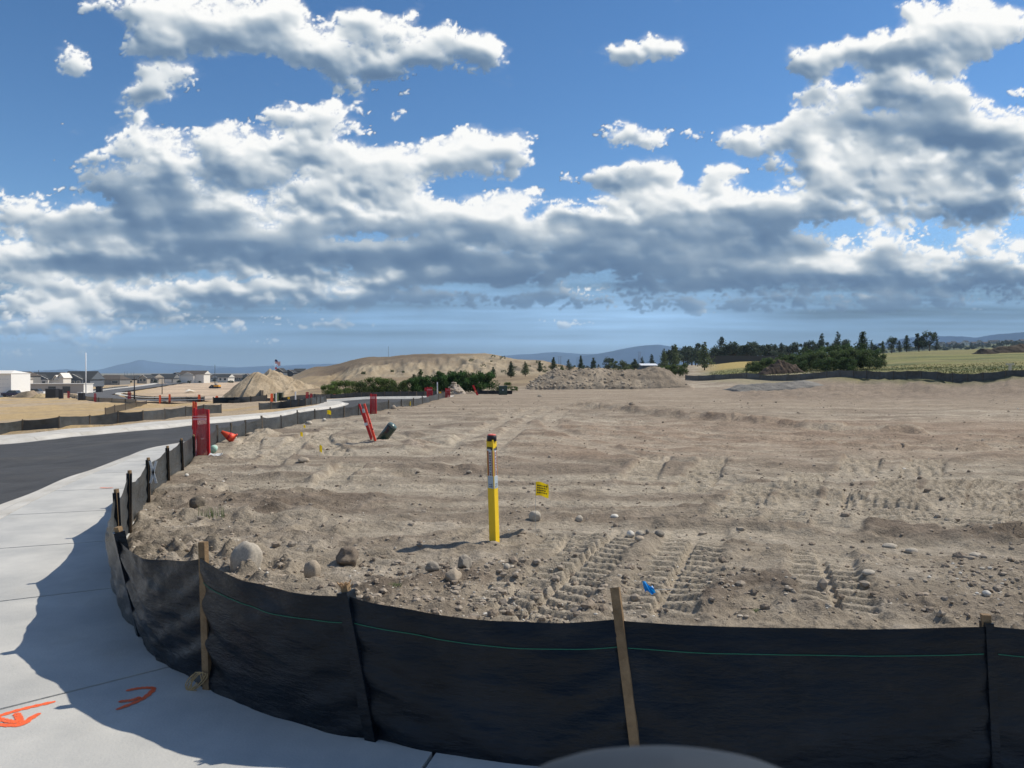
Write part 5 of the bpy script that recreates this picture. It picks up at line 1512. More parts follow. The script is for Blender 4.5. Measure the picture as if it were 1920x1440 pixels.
def place_rock(px, py, wpx, hpx, seed, m, label, ang=.3, name='stone', rot=0, sub=3, tilt=0, sink=.25, cat='stone', group='stones on the lot'):
    x, y, z = shit(px, py); s = y / F
    me = rock_mesh(seed, sub, ang); me.materials.append(m)
    o = bpy.data.objects.new(name, me); COL.objects.link(o)
    w = wpx * s / 2; h = hpx * s / 2
    o.scale = (w, w * random.uniform(.75, 1.0), h * 1.15); o.location = (x, y, z + h * (1 - sink)); o.rotation_euler = (0, tilt, rot)
    tag(o, label, cat, group); return o
big = [
 (463, 1092, 56, 66, 1, 0, 'large smooth pale boulder just behind the fence, right of the bare stake', .25, .35),
 (586, 1098, 38, 38, 2, 2, 'round tan boulder just behind the fence, right of the large pale one', .35, 0),
 (369, 966, 28, 24, 3, 4, 'dark angular rock beside the green weed', .8, 0),
 (652, 1074, 54, 36, 4, 2, 'jagged lump of earth above the splintered stake head', .9, 0),
 (872, 1090, 34, 32, 5, 1, 'grey angular rock below and left of the yellow post', .7, 0),
 (812, 1100, 28, 22, 6, 1, 'small angular rock left of its larger neighbours below the yellow post', .8, 0),
 (850, 1112, 42, 26, 7, 2, 'flat tan rock under the grey angular one', .5, 0),
 (1003, 985, 26, 20, 8, 0, 'pale rock half buried below the large yellow flag', .3, 0),
 (1086, 987, 16, 13, 9, 0, 'pale cobble to the right of the half buried rock', .2, 0),
 (1152, 983, 16, 9, 10, 3, 'flat whitish cobble further right in the smooth dirt', .2, 0),
 (1182, 1018, 15, 12, 11, 3, 'white round cobble at the left end of a cobble cluster', .1, 0),
 (1200, 1021, 18, 14, 12, 0, 'second cobble of the cluster, next to the white one', .1, 0),
 (1214, 1022, 10, 9, 13, 1, 'smallest cobble in the middle of the cluster', .1, 0),
 (1237, 1023, 19, 12, 14, 1, 'grey cobble at the right end of the cluster', .2, 0),
 (1199, 1036, 20, 11, 15, 2, 'brown clod-like cobble just below the cluster', .5, 0),
 (1478, 1142, 28, 16, 16, 1, 'greyish lump on the small mound behind the right fence', .5, 0),
 (950, 1090, 14, 12, 17, 0, 'small pale stone below the foot of the yellow post', .3, 0),
 (346, 878, 19, 8, 18, 2, 'flat tan stone at the foot of the tall red netting', .2, 0),
 (334, 886, 14, 7, 19, 3, 'small pale stone left of the flat tan one', .2, 0),
 (440, 834, 8, 6, 20, 3, 'small white stone beside the toppled cone', .2, 0),
 (452, 823, 16, 8, 21, 2, 'tan cobble against the low fence right of the cone', .2, 0),
 (470, 822, 20, 9, 22, 2, 'wide tan cobble against the low fence, second from the cone', .2, 0),
 (490, 816, 18, 9, 23, 2, 'rounded cobble where the low fence starts to sag', .3, 0),
 (579, 798, 14, 8, 24, 0, 'pale stone by the low fence left of the yellow tag', .3, 0),
 (608, 794, 7, 5, 25, 3, 'tiny white stone under the yellow tag', .3, 0),
 (738, 772, 11, 9, 26, 2, 'leaning tan stone against the far part of the low fence', .4, 0),
 (569, 877, 24, 10, 27, 2, 'flat earthen rock in the churned dirt left of centre', .5, 0),
 (1695, 885, 10, 6, 28, 3, 'white stone alone on the reddish lane at the right', .2, 0),
 (1719, 898, 6, 4, 29, 3, 'smaller white stone near the lone white stone', .2, 0),
 (1335, 870, 5, 4, 30, 3, 'tiny white stone at the middle of the lane', .2, 0),
 (1710, 1046, 24, 11, 31, 0, 'smooth pale stone in the smooth dirt on the right', .2, 0),
 (1668, 1035, 26, 9, 32, 0, 'broad flat pale stone on the right', .2, 0),
 (1830, 1052, 26, 9, 33, 0, 'long flat pale stone near the right edge', .2, 0),
 (1845, 1066, 12, 8, 34, 0, 'small pale stone under the long flat one', .2, 0),
 (1628, 1107, 26, 9, 35, 0, 'flat stone between the tracks behind the right fence', .2, 0),
 (1850, 1142, 16, 10, 36, 3, 'white pebble right above the last stake top', .2, 0),
 (350, 905, 8, 6, 37, 3, 'white pebble among the left fence rubble', .2, 0),
 (386, 908, 9, 7, 38, 0, 'pale pebble among the left fence rubble', .2, 0),
 (1012, 745, 9, 4, 39, 1, 'dark flat rock on the far edge of the lot', .5, 0),
]
for q in big:
    place_rock(q[0], q[1], q[2], q[3], q[4], DIRT if 'lump' in q[6] else STN[q[5]], q[6], max(q[7], .3), sink=.42, name='boulder' if q[2] > 33 else 'stone', tilt=q[8], sub=4 if q[2] > 33 else 3, rot=random.uniform(0, 3), cat='boulder' if q[2] > 33 else 'stone')
place_rock(1184, 770, 14, 12, 61, DIRT, 'upright clod standing on the windrow of dirt', .6, name='dirt_clod', cat='dirt clod')
# unlabelled rubble: loose stones and clods nobody could count
def scatter(name, n, dens, size, mats, label, seed, sub=1, ang=.7, clod=False):
    rs = np.random.default_rng(seed); protos = []
    for k in range(7):
        me = rock_mesh(300 + k + seed, sub, ang)
        co = np.array([v.co[:] for v in me.vertices]); fc = np.array([p.vertices[:] for p in me.polygons]); protos.append((co, fc)); bpy.data.meshes.remove(me)
    Vs, Fs, MI, nv = [], [], [], 0
    N = 90000
    PX_ = rs.uniform(200, 1990, N); PY_ = HOR + (1185 - HOR) * rs.random(N) ** 1.3 + 2
    Dd = CAMH * F / (PY_ - HOR); Xx = (PX_ - CX) * Dd / F
    ok = (Dd < 45) & (Dd > 3.3); PX_, PY_, Dd, Xx = PX_[ok], PY_[ok], Dd[ok], Xx[ok]
    ok = inpoly(Xx, Dd, lot_poly); PX_, PY_, Dd, Xx = PX_[ok], PY_[ok], Dd[ok], Xx[ok]
    De = dist_poly(Xx, Dd, edge[::8]); pr_ = dens(PX_, PY_, Xx, Dd, De)
    ok = (De > .12) & (rs.random(len(Xx)) < pr_); PX_, PY_, Dd, Xx = PX_[ok][:n], PY_[ok][:n], Dd[ok][:n], Xx[ok][:n]
    R_ = np.clip(np.searchsorted(dd_, Dd), 1, len(dd_) - 1); C_ = np.clip(np.searchsorted(tx, Xx / Dd), 1, len(tx) - 1); Zz = (GZ[R_, C_] + GZ[R_ - 1, C_ - 1]) / 2
    for x, d, z0 in zip(Xx, Dd, Zz):
        s_ = size(rs, d) ; co, fc = protos[rs.integers(7)]
        a = rs.uniform(0, 6.28); c, sn = math.cos(a), math.sin(a)
        sc_ = np.array([rs.uniform(.7, 1.2), rs.uniform(.7, 1.2), rs.uniform(.45, .85)]) * s_
        q = co * sc_; q = np.stack([q[:, 0] * c - q[:, 1] * sn, q[:, 0] * sn + q[:, 1] * c, q[:, 2]], -1)
        q += np.array([x, d, z0 + s_ * rs.uniform(-.05, .3)])
        Vs.append(q); Fs.append(fc + nv); MI += [int(rs.integers(len(mats)))] * len(fc); nv += len(q)
    Vv = np.concatenate(Vs); Ff = np.concatenate(Fs)
    me = bpy.data.meshes.new(name); me.vertices.add(len(Vv)); me.vertices.foreach_set('co', Vv.astype(np.float32).ravel())
    me.loops.add(Ff.size); me.loops.foreach_set('vertex_index', Ff.astype(np.int32).ravel()); me.polygons.add(len(Ff)); me.polygons.foreach_set('loop_start', np.arange(0, Ff.size, 3, dtype=np.int32)); me.update(calc_edges=True)
    for m in mats: me.materials.append(m)
    me.polygons.foreach_set('material_index', MI); me.polygons.foreach_set('use_smooth', [False] * len(Ff))
    o = bpy.data.objects.new(name, me); COL.objects.link(o); tag(o, label, None, kind='stuff'); return o
def dn(px, py, x, d, de):
    w = .25 + .9 * sstep(620, 380, px) * sstep(820, 880, py) + .8 * np.exp(-((px - 850) / 170) ** 2 - ((py - 1100) / 50) ** 2) + .6 * np.exp(-((py - 1150) / 45) ** 2)
    w = w + .5 * np.exp(-((de - .5) / .5) ** 2)
    pt = fbm(x * .8, d * .8, 3, 700); return w * (.25 + 1.6 * np.maximum(0, pt - .42) / .3)
scatter('gravel', 3000, dn, lambda rs, d: min(.006 * math.exp(rs.normal(.25, .50)), .03) * max(1, d / 18), [STN[0], STN[1], STN[2], STN[3], STN[0]], 'scattered small pebbles over the churned dirt', 1)
scatter('dirt_clods', 5200, lambda px, py, x, d, de: dn(px, py, x, d, de) + .15, lambda rs, d: min(.010 * math.exp(rs.normal(.35, .55)), .055) * max(1, d / 22), [DIRT, mat('pale_clod', (.34, .29, .235), .95, .1, noise=.2, nscale=20)], 'crumbled clods of dry earth lying all over the lot', 2, ang=.8)

# heaps and mounds
def mound(name, label, px0, px1, d0, depth, Hf, col, rugged=.35, seed=0, nx=110, ny=60, embed=.5, rubble=0, cat='dirt mound', noise_f=1.0, ridge=None, slump=1.0, rillk=.10):
    """heap between two bearings; Hf(u) = height of its crest over its length"""
    x0, x1 = (px0 - CX) * d0 / F, (px1 - CX) * d0 / F
    u = np.linspace(0, 1, nx)[None, :]; v = np.linspace(0, 1, ny)[:, None]
    X = x0 + (x1 - x0) * u + 0 * v; Y = d0 + depth * v + 0 * u
    hh = np.array([Hf(t) for t in u[0]])[None, :]
    rg = .5 if ridge is None else ridge
    pr = np.where(v < rg, v / rg, (1 - v) / (1 - rg))
    pr = np.clip(pr, 0, 1) ** slump
    prof = np.minimum(pr * 1.15, 1 - .0 * pr); prof = 1 - (1 - np.clip(prof, 0, 1)) ** 1.5
    n = fbm(X * .35 * noise_f + seed, Y * .35 * noise_f, 5, seed + 40, .58)
    rill = (np.abs(fbm(X * 1.1 * noise_f + Y * .25, Y * .12, 3, seed + 50) - .5) * 2)
    Z = hh * prof * (1 + (n - .5) * rugged * 2) - rill * hh * rillk * (prof < .95) + (fbm(X * 1.6 * noise_f, Y * 1.6 * noise_f, 4, seed + 60) - .5) * .25 * np.minimum(hh, 1.6) * sstep(0, .2, prof)
    edgef = np.minimum(np.minimum(sstep(0, .06, u), sstep(1, .94, u)), np.minimum(sstep(0, .06, v), sstep(1, .94, v)))
    Z = G(X, Y) + Z * edgef - (1 - edgef) * embed
    o = grid_mesh(name, X, Y, Z, GM)
    tone = fbm(X * .5 * noise_f, Y * .5 * noise_f, 4, seed + 80)[..., None]
    c = np.array(col[0]) * (1 - sstep(.42, .6, tone)) + np.array(col[1]) * sstep(.42, .6, tone)
    set_col(o, np.concatenate([c, np.ones(X.shape + (1,))], -1).reshape(-1, 4))
    tag(o, label, cat, 'heaps of earth'); 
    if rubble:
        rs = np.random.default_rng(seed); mb_v = []; mb_f = []
        me0 = rock_mesh(900 + seed, 1, .8); co = np.array([v_.co[:] for v_ in me0.vertices]); fc = np.array([p.vertices[:] for p in me0.polygons]); nv = 0
        for k in range(rubble):
            i = rs.integers(2, ny - 6); j = int(np.clip(rs.beta(1.1, 3.2) * nx, 2, nx - 3)); i = int(i * rs.random() ** .7)
            sz = rs.uniform(.05, .16)
            q = co * sz * np.array([1.3, 1, .8]) + np.array([X[i, j] + rs.uniform(-.2, .2), Y[i, j], Z[i, j] + sz * .3]); mb_v.append(q); mb_f.append(fc + nv); nv += len(q)
        oo = mesh_obj('rubble', np.concatenate(mb_v), [tuple(int(a) for a in f) for f in np.concatenate(mb_f)], STN[2], o); oo['kind'] = 'stuff'
        bpy.data.meshes.remove(me0)
    return o
GREYD = [(.20, .175, .145), (.29, .25, .20)]
TAND = [(.47, .38, .26), (.56, .46, .33)]
def bump(*k):
    return lambda t: float(np.interp(t, [a for a, _ in k], [b for _, b in k]))
mound('dirt_mound', 'long grey-brown dirt mound with rubble at its left foot', 978, 1318, 73, 11, bump((0, 0), (.08, .7), (.2, 1.75), (.32, 1.65), (.45, 2.0), (.58, 1.75), (.68, 1.65), (.78, 2.1), (.86, 1.7), (.94, .7), (1, 0)), [(.235, .195, .150), (.33, .275, .21)], .16, 3, 190, 60, rubble=420, rillk=.03)
mound('dirt_mound', 'low bluish grey heap under the fence on the right', 1385, 1560, 62, 7, bump((0, 0), (.15, .45), (.3, .65), (.6, .6), (.85, .4), (1, 0)), [(.20, .19, .175), (.27, .255, .23)], .5, 5, 110, 50)
def cones(name, label, d0, peaks, col, rug, seed, px0, px1, depth, nx=170, ny=110):
    """heap tipped from trucks: steep cones that run into each other"""
    x0, x1 = (px0 - CX) * d0 / F, (px1 - CX) * d0 / F
    X, Y = np.meshgrid(np.linspace(x0, x1, nx), np.linspace(d0 - 11, d0 + depth, ny))
    Z = np.full_like(X, -2.0)
    wob = (fbm(X * .5, Y * .5, 4, seed + 1) - .5) * 1.4
    for px, dd_off, top, slL, slR in peaks:
        cx_ = (px - CX) * (d0 + dd_off) / F; cy_ = d0 + dd_off
        zt = CAMH - (top - HOR) * cy_ / F
        r = np.sqrt((X - cx_) ** 2 + ((Y - cy_) * .9) ** 2 + .7) - .6 + wob * rug * 1.5
        Z = np.maximum(Z, zt - G(X, Y) - r * np.where(X < cx_, slL, slR) + .12 * np.exp(-(r / .5) ** 2) * -1)
    groove = np.abs(fbm(np.arctan2(Y - d0 - 8, X - (x0 + x1) / 2) * 9, np.hypot(X, Y) * .04, 3, seed + 2) - .5)
    Z = Z - groove * .5 + (fbm(X * 1.2, Y * 1.2, 5, seed + 3, .6) - .5) * rug * .9
    o = grid_mesh(name, X, Y, G(X, Y) + np.maximum(Z, -.6), GM)
    tone = sstep(.4, .62, fbm(X * .7, Y * .7, 4, seed + 4))[..., None]
    c = np.array(col[0]) * (1 - tone) + np.array(col[1]) * tone
    set_col(o, np.concatenate([c, np.ones(X.shape + (1,))], -1).reshape(-1, 4)); tag(o, label, 'dirt mound', 'heaps of earth'); return o
TAND = [(.33, .26, .175), (.41, .33, .23)]
cones('dirt_pile', 'tall peaked tan dirt pile left of the bare hill', 134, [(481, 1, 695, .88, .72), (468, 2, 716, .8, .6)], TAND, .22, 7, 420, 560, 15)
cones('dirt_pile', 'second peaked tan dirt pile running right into the bare hill', 140, [(508, 0, 693, .85, .50), (530, 2, 709, .6, .42), (552, 3, 716, .5, .4), (578, 4, 720, .4, .4)], TAND, .75, 8, 470, 630, 18)
mound('rubble_heap', 'small pale rubble heap right of the dark green bushes', 840, 872, 62, 3, bump((0, 0), (.3, .9), (.6, .65), (1, 0)), [(.36, .31, .26), (.5, .45, .4)], .5, 9, 60, 30, noise_f=2.5, rubble=60, cat='rubble heap')
mound('dirt_mound', 'grey dirt heap in front of the white building at the left edge', 8, 58, 160, 6, bump((0, 0), (.3, 1.0), (.7, 1.35), (1, 0)), [(.2, .165, .12), (.28, .22, .16)], .3, 10, 60, 24)
mound('dirt_mound', 'straw-coloured low heap in front of the trailer', 50, 84, 155, 5, bump((0, 0), (.3, 1.0), (.6, .8), (1, 0)), [(.4, .31, .18), (.45, .36, .24)], .3, 11, 50, 20)
mound('dirt_mound', 'small round dirt heap on the far graded ground', 340, 362, 205, 4, bump((0, 0), (.5, .7), (1, 0)), [(.3, .23, .16), (.36, .28, .2)], .2, 12, 30, 16)
mound('dirt_mound', 'churned tan heap pushed up beside the red cone', 425, 500, 17.6, 2.6, bump((0, 0), (.3, .28), (.6, .34), (.85, .15), (1, 0)), [(.30, .25, .19), (.42, .36, .28)], .5, 13, 110, 60, embed=.12, noise_f=5, slump=1.2)
mound('dirt_mound', 'long low bank of disturbed dirt by the leaning pedestal', 690, 830, 16.6, 1.8, bump((0, 0), (.3, .10), (.5, .17), (.75, .10), (1, 0)), [(.27, .22, .17), (.36, .30, .24)], .6, 14, 120, 46, embed=.1, noise_f=6)
mound('topsoil_heap', 'dark topsoil heap on the green slope at the right edge, left one', 1848, 1880, 185, 7, bump((0, 0), (.3, 1.4), (.7, 1.1), (1, 0)), [(.05, .04, .032), (.08, .065, .05)], .4, 15, 50, 24, cat='topsoil heap')
mound('topsoil_heap', 'dark long topsoil heap on the green slope at the right edge, right one', 1874, 1990, 190, 8, bump((0, 0), (.15, 1.5), (.5, 1.9), (.8, 1.9), (1, 0)), [(.05, .04, .032), (.08, .065, .05)], .4, 16, 70, 24, cat='topsoil heap')
mound('brush_pile', 'dark heap of dead brush at the left foot of the dense bushes', 1432, 1516, 108, 5, bump((0, 0), (.15, .7), (.45, 1.7), (.6, 1.5), (.85, .9), (1, 0)), [(.05, .038, .030), (.095, .07, .055)], .8, 17, 90, 30, cat='brush pile', noise_f=2)
# ------------------------------------------------------------------ trees and bushes
def leafmat(name, col, var=.5):
    m = bpy.data.materials.new(name); m.use_nodes = True; nt = m.node_tree; b = nt.nodes['Principled BSDF']
    b.inputs['Roughness'].default_value = .7; b.inputs['Specular IOR Level'].default_value = .2
    at_ = nt.nodes.new('ShaderNodeVertexColor'); at_.layer_name = 'Col'
    v = nt.nodes.new('ShaderNodeVectorMath'); v.operation = 'MULTIPLY'; v.inputs[1].default_value = col
    nt.links.new(at_.outputs[0], v.inputs[0]); nt.links.new(v.outputs[0], b.inputs['Base Color'])
    tr = nt.nodes.new('ShaderNodeBsdfTranslucent'); nt.links.new(v.outputs[0], tr.inputs[0])
    ms = nt.nodes.new('ShaderNodeMixShader'); ms.inputs[0].default_value = .25
    nt.links.new(b.outputs[0], ms.inputs[1]); nt.links.new(tr.outputs[0], ms.inputs[2]); nt.links.new(ms.outputs[0], nt.nodes['Material Output'].inputs[0])
    return m
PINE = leafmat('pine_needles', (.060, .085, .045)); PINEL = leafmat('pale_pine_needles', (.105, .135, .060)); OAK = leafmat('oak_leaves', (.050, .105, .028)); OAKL = leafmat('willow_leaves', (.130, .185, .055)); DARKT = leafmat('dark_needles', (.050, .072, .045))
BARK = mat('bark', (.11, .075, .05), .9, .1, noise=.3, nscale=8)
def leaves_mesh(name, pts, size, seed, m):
    """pts: (n,4) position + tone; each leaf spray is a bent pair of small faces"""
    rs = np.random.default_rng(seed); n = len(pts)
    d1 = rs.normal(size=(n, 3)); d1 /= np.linalg.norm(d1, axis=1)[:, None]
    d2 = rs.normal(size=(n, 3)); d2 -= (d2 * d1).sum(1)[:, None] * d1; d2 /= np.linalg.norm(d2, axis=1)[:, None]
    sz = size * rs.uniform(.55, 1.35, n)[:, None]
    P = pts[:, :3]
    a = P - d1 * sz; b = P + d2 * sz * .55; c = P + d1 * sz; d = P - d2 * sz * .55
    V_ = np.stack([a, b, c, d], 1).reshape(-1, 3); i = np.arange(n) * 4
    Fq = np.stack([i, i + 1, i + 2, i + 3], -1)
    me = bpy.data.meshes.new(name); me.vertices.add(len(V_)); me.vertices.foreach_set('co', V_.astype(np.float32).ravel())
    me.loops.add(Fq.size); me.loops.foreach_set('vertex_index', Fq.astype(np.int32).ravel()); me.polygons.add(n); me.polygons.foreach_set('loop_start', np.arange(0, Fq.size, 4, dtype=np.int32)); me.update(calc_edges=True)
    me.materials.append(m)
    colr = np.repeat(pts[:, 3] * rs.uniform(.7, 1.3, n), 4)[:, None] * np.ones(3) ; colr = np.concatenate([colr, np.ones((len(V_), 1))], 1)
    at_ = me.color_attributes.new('Col', 'FLOAT_COLOR', 'POINT'); at_.data.foreach_set('color', colr.astype(np.float32).ravel())
    return me
def make_pine(seed, H=1.0, wide=.30, dens=2600, m=PINE, bare=.14, irregular=.25, name='pine_tree'):
    """unit-height conifer: tiers of drooping branches"""
    rs = np.random.default_rng(seed); pts = []; mb = MB()
    mb.tube([(0, 0, -.03), (.01, 0, .4), (0, .005, .97)], [.022, .015, .004], 7)
    z = bare
    while z < .99:
        t = (z - bare) / (1 - bare); R = wide * (1 - t) ** .75 * (.35 + .65 * min(1, t * 6 + .3))
        nb = int(5 + 3 * (1 - t)); a0 = rs.uniform(0, 6.28)
        for k in range(nb):
            if rs.random() < .14: continue
            a = a0 + k * 6.28 / nb + rs.normal(0, .25); r = R * rs.uniform(1 - irregular * 1.6, 1 + irregular * .6); 
            tip = Vector((math.cos(a) * r, math.sin(a) * r, z + r * rs.uniform(-.05, .32)))
            if r > .08: mb.tube([(0, 0, z), tip * .8 + Vector((0, 0, z * .2))], [.006, .002], 3, cap=False)
            nl = int(dens / 95 * (.3 + r / wide)); tone = rs.uniform(.65, 1.35)
            for _ in range(nl):
                u = rs.random() ** .6; sp = .035 + .06 * r / wide
                pts.append((tip.x * u + rs.normal(0, sp * .6), tip.y * u + rs.normal(0, sp * .6), z + (tip.z - z) * u + rs.normal(0, sp * .38), tone))
        z += .052 * rs.uniform(.75, 1.3)
    return mb, leaves_mesh('crown', np.array(pts), .030, seed, m)
def make_round(seed, dens=2600, m=OAK, aspect=.9, base=.0, lobes=14, trunk=True, leaf=.032, spread=.42):
    """unit-height broadleaf crown made of leafy lobes with gaps"""
    rs = np.random.default_rng(seed); pts = []; mb = MB()
    if trunk: mb.tube([(0, 0, -.03), (.015, 0, .25), (0, 0, .55)], [.035, .026, .012], 7)
    cs = []
    for k in range(lobes):
        a = rs.uniform(0, 6.28); q = rs.random() ** .5; z = base + (1 - base) * rs.uniform(.18, .86)
        r = q * spread * aspect * math.sqrt(max(.1, 1 - ((z - base) / (1 - base) - .45) ** 2 * 2.6)); c = Vector((math.cos(a) * r, math.sin(a) * r, z)); rad = rs.uniform(.15, .27) * (1.1 - .35 * z)
        cs.append((c, rad, rs.uniform(.65, 1.4)))
        if trunk: mb.tube([(0, 0, base * .6 + .12), (c.x * .6, c.y * .6, c.z * .8), tuple(c)], [.012, .007, .003], 4, cap=False)
    for c, rad, tone in cs:
        n = int(dens / lobes)
        d = rs.normal(size=(n, 3)); d /= np.linalg.norm(d, axis=1)[:, None]; rr = rad * rs.random(n) ** .35 * rs.uniform(.8, 1.15, n)
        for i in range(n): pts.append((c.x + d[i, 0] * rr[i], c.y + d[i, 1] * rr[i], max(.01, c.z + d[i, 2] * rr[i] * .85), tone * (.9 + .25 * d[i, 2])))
    return mb, leaves_mesh('crown', np.array(pts), leaf, seed, m)
LIB = {}
def plant(kind, px, d, hpx, wscale, label, name, cat, group, rz=None, base_py=None, sink=0.0, trunkname='trunk'):
    key = kind
    if key not in LIB:
        k, seed, kw = KINDS[kind]; mb, cm_ = k(seed, **kw)
        t_me = None
        if mb.v:
            t_me = bpy.data.meshes.new('trunk'); t_me.from_pydata(mb.v, [], mb.f); t_me.update(); t_me.materials.append(BARK); t_me.polygons.foreach_set('use_smooth', [True] * len(t_me.polygons))
        LIB[key] = (t_me, cm_)
    t_me, c_me = LIB[key]
    x, y, z = at(px, d); H = hpx * d / F
    r = empty(name, (x, y, z - sink), rz if rz is not None else random.uniform(0, 6)); tag(r, label, cat, group)
    o = bpy.data.objects.new('crown', c_me); COL.objects.link(o); o.parent = r; o.scale = (H * wscale, H * wscale, H)
    if t_me:
        o = bpy.data.objects.new('trunk', t_me); COL.objects.link(o); o.parent = r; o.scale = (H * max(.6, wscale), H * max(.6, wscale), H)
    return r
KINDS = {
 'pineA': (make_pine, 1, dict()), 'pineB': (make_pine, 2, dict(wide=.26, irregular=.35)), 'pineC': (make_pine, 3, dict(wide=.34, bare=.2, irregular=.4)), 'pineD': (make_pine, 4, dict(wide=.22, m=PINEL, irregular=.4)),
 'pineL': (make_pine, 5, dict(wide=.32, m=PINEL, dens=2200, bare=.12, irregular=.35)), 'pineF': (make_pine, 6, dict(wide=.3, m=DARKT, dens=1500)), 'pineG': (make_pine, 7, dict(wide=.36, m=DARKT, dens=1500, bare=.15)),
 'roundF': (make_round, 8, dict(m=DARKT, dens=1500, leaf=.055, base=.08, lobes=18)), 'roundP': (make_round, 9, dict(m=PINE, dens=1500, base=.2, leaf=.035)), 'roundG': (make_round, 18, dict(m=DARKT, dens=1500, leaf=.05, base=.2, lobes=16)),
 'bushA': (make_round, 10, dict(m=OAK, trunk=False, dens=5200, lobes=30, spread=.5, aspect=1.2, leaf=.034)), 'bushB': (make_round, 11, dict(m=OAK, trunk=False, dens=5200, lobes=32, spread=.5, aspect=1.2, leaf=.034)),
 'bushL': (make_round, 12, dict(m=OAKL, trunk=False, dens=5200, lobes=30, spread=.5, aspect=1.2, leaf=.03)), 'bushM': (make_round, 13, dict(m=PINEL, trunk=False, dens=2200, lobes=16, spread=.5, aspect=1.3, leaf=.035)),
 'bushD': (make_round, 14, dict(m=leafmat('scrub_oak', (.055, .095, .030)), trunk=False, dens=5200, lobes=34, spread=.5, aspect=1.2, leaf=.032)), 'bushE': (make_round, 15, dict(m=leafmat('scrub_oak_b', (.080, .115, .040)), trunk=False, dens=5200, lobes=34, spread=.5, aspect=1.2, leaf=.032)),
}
random.seed(77)
gP = 'pines in front of the bare hill'
# pines across the middle: px, distance, height px, kind, width, words
for px, d, h, k, w, lab in [
 (776, 92, 31, 'pineC', 1.05, 'small dark pine standing left of a taller pale one above the bushes'), (788, 94, 39, 'pineD', 1.35, 'pale grey-green pine rising above the bushes'), (864, 96, 32, 'pineA', 1.1, 'dark pine tip poking above the dark green bushes'),
 (925, 138, 23, 'pineA', 1.1, 'small pine on the golden slope, first right of the bushes'), (958, 138, 31, 'pineB', 1.15, 'dark straight pine on the golden slope, second right of the bushes'), (985, 150, 27, 'pineL', 1.15, 'loose pale pine on the golden slope, third right of the bushes'), (1012, 170, 22, 'pineA', .95, 'narrow dark pine at the left end of the grey mound'),
 (1038, 185, 27, 'pineA', 1.0, 'pine behind the left shoulder of the grey mound'), (1054, 165, 18, 'pineL', 1.6, 'low bushy pale pine behind the grey mound'), (1066, 190, 25, 'pineF', 1.15, 'dark pine just right of the low bushy pale one'), (1089, 200, 32, 'pineB', .85, 'slim tall pine behind the grey mound'), (1113, 200, 29, 'pineA', .95, 'dark spire-shaped pine in the middle behind the grey mound'),
 (1141, 205, 29, 'roundP', .9, 'round-topped pine on a bare trunk behind the grey mound'), (1161, 180, 27, 'bushM', 1.1, 'broad olive pine clump behind the grey mound'), (1178, 185, 21, 'bushM', .9, 'smaller olive clump beside the broad one'), (1190, 230, 24, 'roundF', .8, 'dark tree in front of the twin pylons'), (1204, 260, 26, 'pineF', .9, 'dark pine under the twin pylons'), (1222, 270, 29, 'pineF', 1.1, 'dark pine behind the white-roofed shed'),
 (1245, 200, 43, 'pineL', .8, 'pale pine right of the white-roofed shed'), (1266, 215, 48, 'pineL', .8, 'taller pale pine right of the white-roofed shed'), (1321, 190, 53, 'pineL', 1.1, 'full light green pine standing alone on the golden pasture')]:
    plant(k, px, d, h, w, lab, 'pine_tree', 'tree', gP)
# bushes
gB = 'bushes beyond the cross street'
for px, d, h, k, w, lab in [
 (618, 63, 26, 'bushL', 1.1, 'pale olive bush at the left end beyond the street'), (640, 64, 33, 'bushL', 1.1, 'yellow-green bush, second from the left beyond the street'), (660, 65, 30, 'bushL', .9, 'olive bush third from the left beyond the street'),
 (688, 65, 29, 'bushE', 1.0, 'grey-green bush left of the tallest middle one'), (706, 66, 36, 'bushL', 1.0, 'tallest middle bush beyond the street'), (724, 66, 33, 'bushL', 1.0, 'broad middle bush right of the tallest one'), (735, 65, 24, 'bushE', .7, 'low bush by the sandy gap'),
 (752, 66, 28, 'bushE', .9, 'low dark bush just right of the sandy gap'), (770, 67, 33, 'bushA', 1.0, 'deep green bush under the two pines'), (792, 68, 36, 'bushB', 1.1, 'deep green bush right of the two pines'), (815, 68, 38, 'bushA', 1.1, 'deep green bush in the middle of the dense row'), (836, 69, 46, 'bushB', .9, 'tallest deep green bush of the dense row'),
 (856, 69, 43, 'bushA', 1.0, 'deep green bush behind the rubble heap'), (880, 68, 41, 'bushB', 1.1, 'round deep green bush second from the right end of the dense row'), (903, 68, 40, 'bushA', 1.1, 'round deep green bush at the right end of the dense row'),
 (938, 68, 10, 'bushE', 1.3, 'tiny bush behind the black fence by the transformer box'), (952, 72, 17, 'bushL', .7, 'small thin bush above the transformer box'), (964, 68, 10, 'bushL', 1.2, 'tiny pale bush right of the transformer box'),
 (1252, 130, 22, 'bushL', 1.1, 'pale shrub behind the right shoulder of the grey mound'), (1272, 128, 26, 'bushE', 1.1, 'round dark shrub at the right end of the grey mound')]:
    plant(k, px, d, h, w, lab, 'bush', 'bush', gB)
